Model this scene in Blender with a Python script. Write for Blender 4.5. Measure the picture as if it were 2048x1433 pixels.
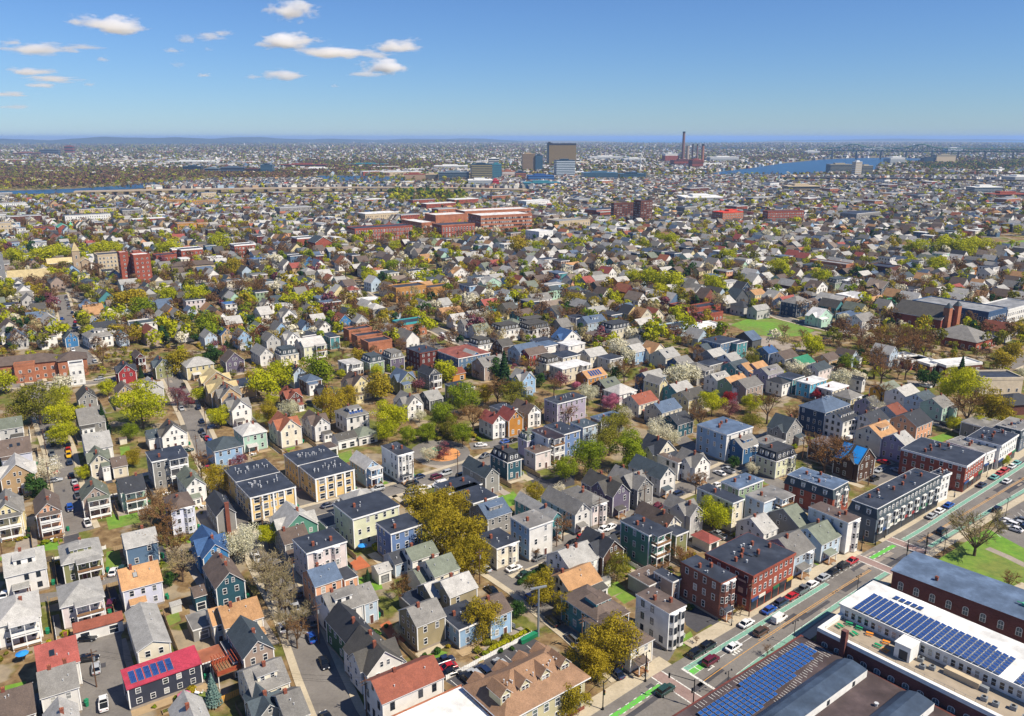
import bpy, math, random
import numpy as np
from mathutils import Matrix, Vector

# ---------------------------------------------------------------- camera, world, sun
SC = bpy.context.scene
for o in list(bpy.data.objects):
    bpy.data.objects.remove(o)
F, HC = 1625.0, 110.0                      # focal length in pixels of the 2048 wide photograph, camera height in m
PITCH = math.atan(441.5 / F)
cam = bpy.data.cameras.new('camera')
cam.sensor_width = 36.0
cam.lens = 36.0 * F / 2048
cam.clip_start = 1.0
cam.clip_end = 200000
co = bpy.data.objects.new('camera', cam)
SC.collection.objects.link(co)
co.location = (0, 0, HC)
co.rotation_euler = (math.pi / 2 - PITCH, 0, 0)
SC.camera = co
SUN_AZ, SUN_EL = 118.0, 50.0               # azimuth clockwise from the view direction (+Y)
sun = bpy.data.lights.new('sun', 'SUN')
sun.energy = 5.0
sun.angle = math.radians(0.5)
sun.color = (1.0, 0.9, 0.75)
so = bpy.data.objects.new('sun', sun)
SC.collection.objects.link(so)
sa, se = math.radians(SUN_AZ), math.radians(SUN_EL)
sv = Vector((math.sin(sa) * math.cos(se), math.cos(sa) * math.cos(se), math.sin(se)))
so.rotation_euler = sv.to_track_quat('Z', 'Y').to_euler()
so.location = sv * 500
W = bpy.data.worlds.new('World')
SC.world = W
W.use_nodes = True
wn = W.node_tree
wn.nodes.clear()
sky = wn.nodes.new('ShaderNodeTexSky')
sky.sky_type = 'NISHITA'
sky.sun_disc = False
sky.sun_elevation = se
sky.sun_rotation = sa
sky.air_density = 1.0
sky.dust_density = 0.0
sky.ozone_density = 4.0
sky.altitude = 0
bg = wn.nodes.new('ShaderNodeBackground')
bg.inputs[1].default_value = 0.055
wo = wn.nodes.new('ShaderNodeOutputWorld')
tint = wn.nodes.new('ShaderNodeMix')
tint.data_type = 'RGBA'
tint.blend_type = 'MULTIPLY'
tint.inputs[0].default_value = 1
tint.inputs[7].default_value = (.70, .96, 1.38, 1)
wn.links.new(sky.outputs[0], tint.inputs[6])
wn.links.new(tint.outputs[2], bg.inputs[0])
wn.links.new(bg.outputs[0], wo.inputs[0])
SC.view_settings.view_transform = 'Standard'
SC.view_settings.look = 'None'
SC.view_settings.gamma = 1
SC.view_settings.exposure = 0.55
SC.view_settings.use_curve_mapping = False
SC.cycles.max_bounces = 16
SC.cycles.diffuse_bounces = 2
SC.cycles.glossy_bounces = 2
SC.cycles.transmission_bounces = 3
SC.cycles.transparent_max_bounces = 8
SC.cycles.volume_bounces = 14

# ---------------------------------------------------------------- pixels of the photograph to points of the place
CP, SP = math.cos(PITCH), math.sin(PITCH)


def g(x, y, z=0.0):
    """the point at height z seen at pixel (x, y) of the 2048 x 1433 photograph"""
    u = (x - 1024) / F
    v = (716.5 - y) / F
    dz = -SP + v * CP
    t = (z - HC) / dz
    return (u * t, (CP + v * SP) * t)


def proj(X, Y, Z):
    dz = Z - HC
    zc = Y * CP - dz * SP
    return 1024 + F * X / zc, 716.5 - F * (Y * SP + dz * CP) / zc


def ztop(Y, ytop):
    v = (716.5 - ytop) / F
    return HC + Y * (v * CP - SP) / (CP + v * SP)


def dirv(az):
    a = math.radians(az)
    return math.sin(a), math.cos(a)


# ---------------------------------------------------------------- materials
def lin(h, k=1.0):
    c = [int(h[i:i + 2], 16) / 255 for i in (0, 2, 4)]
    return tuple(((v / 12.92) if v <= 0.04045 else ((v + 0.055) / 1.055) ** 2.4) * k for v in c) + (1.0,)


MATS = {}


def nt(name):
    m = bpy.data.materials.new(name)
    m.use_nodes = True
    t = m.node_tree
    b = t.nodes['Principled BSDF']
    return m, t, b


def N(t, kind, **kw):
    n = t.nodes.new(kind)
    for k, v in kw.items():
        setattr(n, k, v)
    return n


def mixc(t, fac, a, b, mode='MIX'):
    n = t.nodes.new('ShaderNodeMix')
    n.data_type = 'RGBA'
    n.blend_type = mode
    for i, v in ((0, fac), (6, a), (7, b)):
        if hasattr(v, 'links') or hasattr(v, 'is_linked'):
            t.links.new(v, n.inputs[i])
        else:
            n.inputs[i].default_value = v
    return n.outputs[2]


def noise(t, scale, detail=3.0, coord='Object', rough=0.55):
    tc = t.nodes.new('ShaderNodeTexCoord')
    n = t.nodes.new('ShaderNodeTexNoise')
    n.inputs['Scale'].default_value = scale
    n.inputs['Detail'].default_value = detail
    n.inputs['Roughness'].default_value = rough
    if coord == 'World':
        gm = t.nodes.new('ShaderNodeNewGeometry')
        t.links.new(gm.outputs['Position'], n.inputs['Vector'])
    else:
        t.links.new(tc.outputs[coord], n.inputs['Vector'])
    return n.outputs['Fac']


def ramp(t, fac, stops):
    r = t.nodes.new('ShaderNodeValToRGB')
    e = r.color_ramp.elements
    e[0].position, e[0].color = stops[0]
    e[1].position, e[1].color = stops[-1]
    for p, c in stops[1:-1]:
        q = e.new(p)
        q.color = c
    t.links.new(fac, r.inputs[0])
    return r.outputs[0]


def g3(v):
    return (v, v, v, 1)


def mat(key, col, rough=0.8, kind='plain', k=1.0, spec=0.3):
    if key in MATS:
        return MATS[key]
    m, t, b = nt(key)
    c = lin(col, k) if isinstance(col, str) else tuple(col) + (1.0,)
    b.inputs['Roughness'].default_value = rough
    b.inputs['Specular IOR Level'].default_value = spec
    if kind == 'plain':
        f = noise(t, 0.6, 3, 'World')
        v = ramp(t, f, [(0.3, g3(0.86)), (0.7, g3(1.1))])
        t.links.new(mixc(t, 1.0, v, c, 'MULTIPLY'), b.inputs['Base Color'])
    elif kind == 'clap':            # clapboards: courses every 16 cm, weathered in patches, house to house differences
        gm = N(t, 'ShaderNodeNewGeometry')
        sx = N(t, 'ShaderNodeSeparateXYZ')
        t.links.new(gm.outputs['Position'], sx.inputs[0])
        mu = N(t, 'ShaderNodeMath', operation='MULTIPLY')
        mu.inputs[1].default_value = 1 / 0.32
        t.links.new(sx.outputs[2], mu.inputs[0])
        fr = N(t, 'ShaderNodeMath', operation='FRACT')
        t.links.new(mu.outputs[0], fr.inputs[0])
        cl = ramp(t, fr.outputs[0], [(0.0, g3(0.8)), (0.12, g3(1.0)), (1.0, g3(1.0))])
        f = noise(t, 0.45, 4, 'World')
        v = ramp(t, f, [(0.3, g3(0.84)), (0.7, g3(1.08))])
        o = N(t, 'ShaderNodeObjectInfo')
        ov = ramp(t, o.outputs['Random'], [(0.0, g3(0.86)), (1.0, g3(1.08))])
        x = mixc(t, 1.0, v, c, 'MULTIPLY')
        x = mixc(t, 1.0, x, cl, 'MULTIPLY')
        x = mixc(t, 1.0, x, ov, 'MULTIPLY')
        t.links.new(x, b.inputs['Base Color'])
    elif kind == 'brick':
        tc = N(t, 'ShaderNodeTexCoord')
        bt = N(t, 'ShaderNodeTexBrick')
        bt.inputs['Scale'].default_value = 1.0
        bt.inputs['Brick Width'].default_value = 0.5
        bt.inputs['Row Height'].default_value = 0.16
        bt.inputs['Mortar Size'].default_value = 0.018
        bt.inputs['Color1'].default_value = c
        bt.inputs['Color2'].default_value = tuple(q * 0.62 for q in c[:3]) + (1,)
        bt.inputs['Mortar'].default_value = tuple(q * 0.8 + 0.05 for q in c[:3]) + (1,)
        mp = N(t, 'ShaderNodeVectorMath', operation='ADD')
        sx = N(t, 'ShaderNodeSeparateXYZ')
        t.links.new(tc.outputs['Object'], sx.inputs[0])
        ad = N(t, 'ShaderNodeMath', operation='ADD')
        t.links.new(sx.outputs[0], ad.inputs[0])
        t.links.new(sx.outputs[1], ad.inputs[1])
        cb = N(t, 'ShaderNodeCombineXYZ')
        t.links.new(ad.outputs[0], cb.inputs[0])
        t.links.new(sx.outputs[2], cb.inputs[1])
        t.links.new(cb.outputs[0], bt.inputs['Vector'])
        f = noise(t, 0.25, 4, 'World')
        v = ramp(t, f, [(0.3, g3(0.75)), (0.7, g3(1.12))])
        t.links.new(mixc(t, 1.0, bt.outputs[0], v, 'MULTIPLY'), b.inputs['Base Color'])
    elif kind == 'shingle':
        f = noise(t, 0.5, 5, 'World', 0.7)
        f2 = noise(t, 5.0, 2, 'World')
        v = ramp(t, f, [(0.3, g3(0.7)), (0.72, g3(1.14))])
        v2 = ramp(t, f2, [(0.3, g3(0.74)), (0.7, g3(1.12))])
        o = N(t, 'ShaderNodeObjectInfo')
        ov = ramp(t, o.outputs['Random'], [(0.0, g3(0.8)), (1.0, g3(1.15))])
        x = mixc(t, 1.0, v, c, 'MULTIPLY')
        x = mixc(t, 1.0, x, v2, 'MULTIPLY')
        x = mixc(t, 1.0, x, ov, 'MULTIPLY')
        t.links.new(x, b.inputs['Base Color'])
    elif kind == 'membrane':        # flat roof: patches, seams, dried puddles
        f = noise(t, 0.22, 5, 'World', 0.65)
        v = ramp(t, f, [(0.32, g3(0.7)), (0.5, g3(1.0)), (0.72, g3(1.7))])
        x = mixc(t, 1.0, v, c, 'MULTIPLY')
        t.links.new(x, b.inputs['Base Color'])
        b.inputs['Roughness'].default_value = rough
    elif kind == 'isl':             # a great many small pieces: each island its own shade
        gm = N(t, 'ShaderNodeNewGeometry')
        ov = ramp(t, gm.outputs['Random Per Island'], [(0.0, g3(0.62)), (1.0, g3(1.25))])
        t.links.new(mixc(t, 1.0, ov, c, 'MULTIPLY'), b.inputs['Base Color'])
    MATS[key] = m
    return m


def leafmat(key, c1, c2, trans=0.35):
    if key in MATS:
        return MATS[key]
    m, t, b = nt(key)
    gm = N(t, 'ShaderNodeNewGeometry')
    o = N(t, 'ShaderNodeObjectInfo')
    x = ramp(t, gm.outputs['Random Per Island'], [(0.0, lin(c1)), (1.0, lin(c2))])
    ov = ramp(t, o.outputs['Random'], [(0.0, (0.85, 0.88, 0.8, 1)), (1.0, (1.12, 1.08, 1.1, 1))])
    x = mixc(t, 1.0, x, ov, 'MULTIPLY')
    b.inputs['Roughness'].default_value = 0.75
    b.inputs['Specular IOR Level'].default_value = 0.15
    t.links.new(x, b.inputs['Base Color'])
    tr = N(t, 'ShaderNodeBsdfTranslucent')
    t.links.new(x, tr.inputs[0])
    ms = N(t, 'ShaderNodeMixShader')
    ms.inputs[0].default_value = trans
    t.links.new(b.outputs[0], ms.inputs[1])
    t.links.new(tr.outputs[0], ms.inputs[2])
    t.links.new(ms.outputs[0], t.nodes['Material Output'].inputs[0])
    MATS[key] = m
    return m


# wall colours: code -> words, colour
WALLS = {'wh': ('white', 'E6E4DF'), 'cr': ('cream', 'DDD5C0'), 'ly': ('pale yellow', 'D9CC9E'), 'gd': ('golden yellow', 'DDBE80'),
         'ye': ('bright yellow', 'DDA62E'), 'cm': ('creamy ochre', 'D8BE80'),
         'or': ('orange', 'BA8038'), 'pe': ('peach', 'DBA583'), 'pk': ('pale pink', 'D6CBC8'), 'tn': ('tan', 'B99D78'), 'kh': ('khaki', '9C9072'),
         'tp': ('taupe', 'A39185'), 'gy': ('grey', '92908C'), 'lg': ('light grey', 'BDBCB9'), 'dg': ('dark grey', '565A5E'),
         'bl': ('bright blue', '3E7CB0'), 'db': ('deep blue', '34608C'), 'lb': ('light blue', 'B0C1CF'), 'sk': ('sky blue', '94B4D2'),
         'nb': ('navy blue', '2F4560'), 'sb': ('slate blue', '5B7590'), 'cb': ('cornflower blue', '6E88B4'), 'te': ('teal', '4F8D93'),
         'dt': ('dark teal', '2C5563'), 'cy': ('cyan blue', '5CB3D2'), 'mi': ('mint green', 'AECFBC'), 'sg': ('sage green', '8FA487'),
         'sf': ('sea green', '5A8F7C'), 'gn': ('dark green', '2F5A41'), 'ol': ('olive green', '8A8C62'), 'lm': ('pale lime', 'D3D5B6'),
         'lv': ('lavender', 'CDD0E0'), 'li': ('lilac', 'ABA2B4'), 'pu': ('purple grey', '6E667A'), 'rd': ('red', 'A0383A'),
         'mr': ('maroon', '68322E'), 'br': ('brown', '5A4236'), 'bk': ('red brick', '86503F'), 'ob': ('orange brick', 'A66A4A'),
         'ch': ('charcoal', '3A3E4C'), 'yb': ('yellow brick', 'B98746')}
ROOFS = {'lg': ('light grey', 'A3A29E'), 'pg': ('pale grey', 'BAB8B3'), 'gr': ('grey', '7F7D79'), 'dg': ('dark grey', '55534F'), 'ch': ('charcoal', '3D4046'),
         'nv': ('black tar', '383D47'), 'bg': ('blue grey', '5A6B82'), 'bl': ('blue', '3F618F'), 'br': ('brown', '675A52'), 'tn': ('orange tan', 'B58C63'),
         'sd': ('sand', 'BFAE82'), 'rs': ('rust red', '8A5140'), 'rd': ('red', '98524A'), 'tc': ('terracotta', 'A0644A'), 'gn': ('green', '2F7A5C'),
         'ms': ('moss green', '747B6E'), 'sl': ('slate', '48535A'), 'wt': ('white', 'D8D8D6'), 'tp': ('mushroom', '82756A'), 'cy': ('cyan', '3F86A0'),
         'cs': ('crimson metal', 'A8384C'), 'mb': ('maroon black', '3A3134'), 'pu': ('purple brown', '5A505A')}
FLATR = ('nv', 'mb')


def wallm(c):
    w, h = WALLS[c]
    return mat('siding_' + c if c not in ('bk', 'ob', 'yb') else 'brick_' + c, h, 0.75, 'brick' if c in ('bk', 'ob', 'yb') else 'clap', 0.92)


def roofm(c, flat=False):
    w, h = ROOFS[c]
    if flat:
        return mat('membrane_' + c, h, 0.55, 'membrane', 0.85)
    return mat('shingle_' + c, h, 0.85, 'shingle', 0.95)


TRIM = mat('trim_white', 'E2E2E0', 0.6)
TRIMD = mat('trim_dark', '35383C', 0.6)
CONC = mat('concrete', '9A958A', 0.9)
WOODP = mat('wood_deck', '8A6A4C', 0.85)
WOODL = mat('wood_fence', 'A08A6A', 0.85)
WOODD = mat('wood_pole', '5E4636', 0.9)
CHIMB = mat('chimney_brick', '784638', 0.9)
METAL = mat('metal_grey', '7E8488', 0.4)
BLACKM = mat('metal_black', '1E2022', 0.45)
BARK = mat('bark', '5A4A3C', 0.95)
GREENBOX = mat('bin_green', '1F7A55', 0.5)


def glassm(key, col, rough=0.12):
    if key in MATS:
        return MATS[key]
    m, t, b = nt(key)
    o = N(t, 'ShaderNodeObjectInfo')
    x = ramp(t, o.outputs['Random'], [(0.0, lin(col)), (0.72, lin(col, 1.6)), (0.86, lin('6A6E74')), (1.0, lin('A8A8A2'))])
    t.links.new(x, b.inputs['Base Color'])
    b.inputs['Roughness'].default_value = rough
    b.inputs['Specular IOR Level'].default_value = 0.6
    MATS[key] = m
    return m


GLASS = glassm('window_glass', '1C232C')
GLASSF = mat('glass_far', '2A3038', 0.3)


def solarm():
    m, t, b = nt('solar_cells')
    tc = N(t, 'ShaderNodeTexCoord')
    bt = N(t, 'ShaderNodeTexBrick')
    bt.offset = 0
    for k, v in (('Scale', 1.0), ('Brick Width', 0.28), ('Row Height', 0.28), ('Mortar Size', 0.012)):
        bt.inputs[k].default_value = v
    bt.inputs['Color1'].default_value = lin('1B3468')
    bt.inputs['Color2'].default_value = lin('20407C')
    bt.inputs['Mortar'].default_value = lin('4A6296')
    t.links.new(tc.outputs['Object'], bt.inputs['Vector'])
    t.links.new(bt.outputs[0], b.inputs['Base Color'])
    b.inputs['Roughness'].default_value = 0.25
    return m


SOLAR = solarm()


# ---------------------------------------------------------------- mesh builder and objects
class MB:
    def __init__(s):
        s.v, s.f, s.mi, s.mats = [], [], [], []
        s.M = None

    def m(s, mat_):
        if mat_ not in s.mats:
            s.mats.append(mat_)
        return s.mats.index(mat_)

    def add(s, vs, fs, mat_):
        k = len(s.v)
        i = s.m(mat_)
        if s.M is not None:
            vs = [tuple(s.M @ Vector(p)) for p in vs]
        s.v.extend(vs)
        for f in fs:
            s.f.append(tuple(q + k for q in f))
            s.mi.append(i)

    def box(s, x0, x1, y0, y1, z0, z1, mat_, bottom=False):
        vs = [(x0, y0, z0), (x1, y0, z0), (x1, y1, z0), (x0, y1, z0), (x0, y0, z1), (x1, y0, z1), (x1, y1, z1), (x0, y1, z1)]
        fs = [(0, 1, 5, 4), (1, 2, 6, 5), (2, 3, 7, 6), (3, 0, 4, 7), (4, 5, 6, 7)]
        if bottom:
            fs.append((3, 2, 1, 0))
        s.add(vs, fs, mat_)

    def slab(s, pts, th, mat_, edge=None):
        """a plate with its top outline pts (counter-clockwise seen from above) and thickness th downwards"""
        n = len(pts)
        vs = list(pts) + [(p[0], p[1], p[2] - th) for p in pts]
        s.add(vs, [tuple(range(n)), tuple(range(2 * n - 1, n - 1, -1))], mat_)
        s.add(vs, [(i, i + n, (i + 1) % n + n, (i + 1) % n) for i in range(n)], edge or mat_)

    def cyl(s, x, y, z0, z1, r, mat_, n=8, r1=None):
        r1 = r if r1 is None else r1
        vs = [(x + r * math.cos(6.2832 * i / n), y + r * math.sin(6.2832 * i / n), z0) for i in range(n)]
        vs += [(x + r1 * math.cos(6.2832 * i / n), y + r1 * math.sin(6.2832 * i / n), z1) for i in range(n)]
        s.add(vs, [(i, (i + 1) % n, (i + 1) % n + n, i + n) for i in range(n)] + [tuple(range(n, 2 * n))], mat_)

    def bar(s, a, b, r, mat_, n=4, r1=None):
        a, b = Vector(a), Vector(b)
        d = (b - a).normalized()
        u = d.orthogonal().normalized()
        w = d.cross(u)
        r1 = r if r1 is None else r1
        vs = []
        for c, rr in ((a, r), (b, r1)):
            for i in range(n):
                q = 6.2832 * (i + .5) / n
                vs.append(tuple(c + u * (rr * math.cos(q)) + w * (rr * math.sin(q))))
        s.add(vs, [(i, (i + 1) % n, (i + 1) % n + n, i + n) for i in range(n)] + [tuple(range(n, 2 * n)), tuple(range(n - 1, -1, -1))], mat_)

    def mesh(s, name):
        me = bpy.data.meshes.new(name)
        me.from_pydata(s.v, [], s.f)
        for q in s.mats:
            me.materials.append(q)
        me.polygons.foreach_set('material_index', s.mi)
        me.update()
        return me

    def build(s, name, parent=None, loc=None, rz=None):
        return obj(name, s.mesh(name), parent, loc, rz)


COL = SC.collection


def obj(name, me, parent=None, loc=None, rz=None, scale=None):
    o = bpy.data.objects.new(name, me)
    COL.objects.link(o)
    if parent is not None:
        o.parent = parent
    if loc is not None:
        o.location = loc
    if rz is not None:
        o.rotation_euler = (0, 0, rz)
    if scale is not None:
        o.scale = scale
    return o


def tag(o, label, cat, group=None):
    o['label'] = label
    o['category'] = cat
    if group:
        o['group'] = group
    return o


def thing(name, loc, rz=0.0):
    return obj(name, None, None, loc, rz)


def struct(name, mb, kind='structure'):
    o = mb.build(name)
    o['kind'] = kind
    return o


REG = []          # things whose labels are completed at the end: dict(o, base, cat, group, pos, short)


def reg(o, base, cat, group, pos, short=None, prio=0):
    REG.append(dict(o=o, base=base, cat=cat, group=group, pos=pos, short=short, prio=prio))


def polyz(mb, pts, z, mat_):
    """a flat sheet from photograph pixels"""
    ps = [g(x, y, 0) + (z,) for x, y in pts]
    a = sum(ps[i][0] * ps[(i + 1) % len(ps)][1] - ps[(i + 1) % len(ps)][0] * ps[i][1] for i in range(len(ps)))
    if a < 0:
        ps.reverse()
    mb.add(ps, [tuple(range(len(ps)))], mat_)
    return ps


def strip(mb, line, width, z, mat_, off=0.0):
    """a band of given width along a ground polyline [(x, y) metres], shifted sideways by off"""
    L, R = [], []
    n = len(line)
    for i, p in enumerate(line):
        a = Vector(line[max(0, i - 1)])
        b = Vector(line[min(n - 1, i + 1)])
        d = (b - a).normalized()
        nn = Vector((-d.y, d.x))
        c = Vector(p) + nn * off
        L.append(c + nn * width / 2)
        R.append(c - nn * width / 2)
    for i in range(n - 1):
        mb.add([(R[i].x, R[i].y, z), (R[i + 1].x, R[i + 1].y, z), (L[i + 1].x, L[i + 1].y, z), (L[i].x, L[i].y, z)], [(0, 1, 2, 3)], mat_)


def raised(mb, line, width, z, mat_, off, edge):
    L, R = [], []
    n = len(line)
    for i, p in enumerate(line):
        a = Vector(line[max(0, i - 1)])
        b = Vector(line[min(n - 1, i + 1)])
        d = (b - a).normalized()
        nn = Vector((-d.y, d.x))
        c = Vector(p) + nn * off
        L.append(c + nn * width / 2)
        R.append(c - nn * width / 2)
    for i in range(n - 1):
        r0, r1, l1, l0 = R[i], R[i + 1], L[i + 1], L[i]
        mb.add([(r0.x, r0.y, z), (r1.x, r1.y, z), (l1.x, l1.y, z), (l0.x, l0.y, z), (r0.x, r0.y, 0), (r1.x, r1.y, 0), (l1.x, l1.y, 0), (l0.x, l0.y, 0)],
               [(0, 1, 2, 3)], mat_)
        mb.add([(r0.x, r0.y, z), (r1.x, r1.y, z), (l1.x, l1.y, z), (l0.x, l0.y, z), (r0.x, r0.y, 0), (r1.x, r1.y, 0), (l1.x, l1.y, 0), (l0.x, l0.y, 0)],
               [(4, 5, 1, 0), (6, 7, 3, 2)], edge)


def inpoly(x, y, P):
    c = False
    j = len(P) - 1
    for i in range(len(P)):
        if (P[i][1] > y) != (P[j][1] > y) and x < (P[j][0] - P[i][0]) * (y - P[i][1]) / (P[j][1] - P[i][1]) + P[i][0]:
            c = not c
        j = i
    return c


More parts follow.
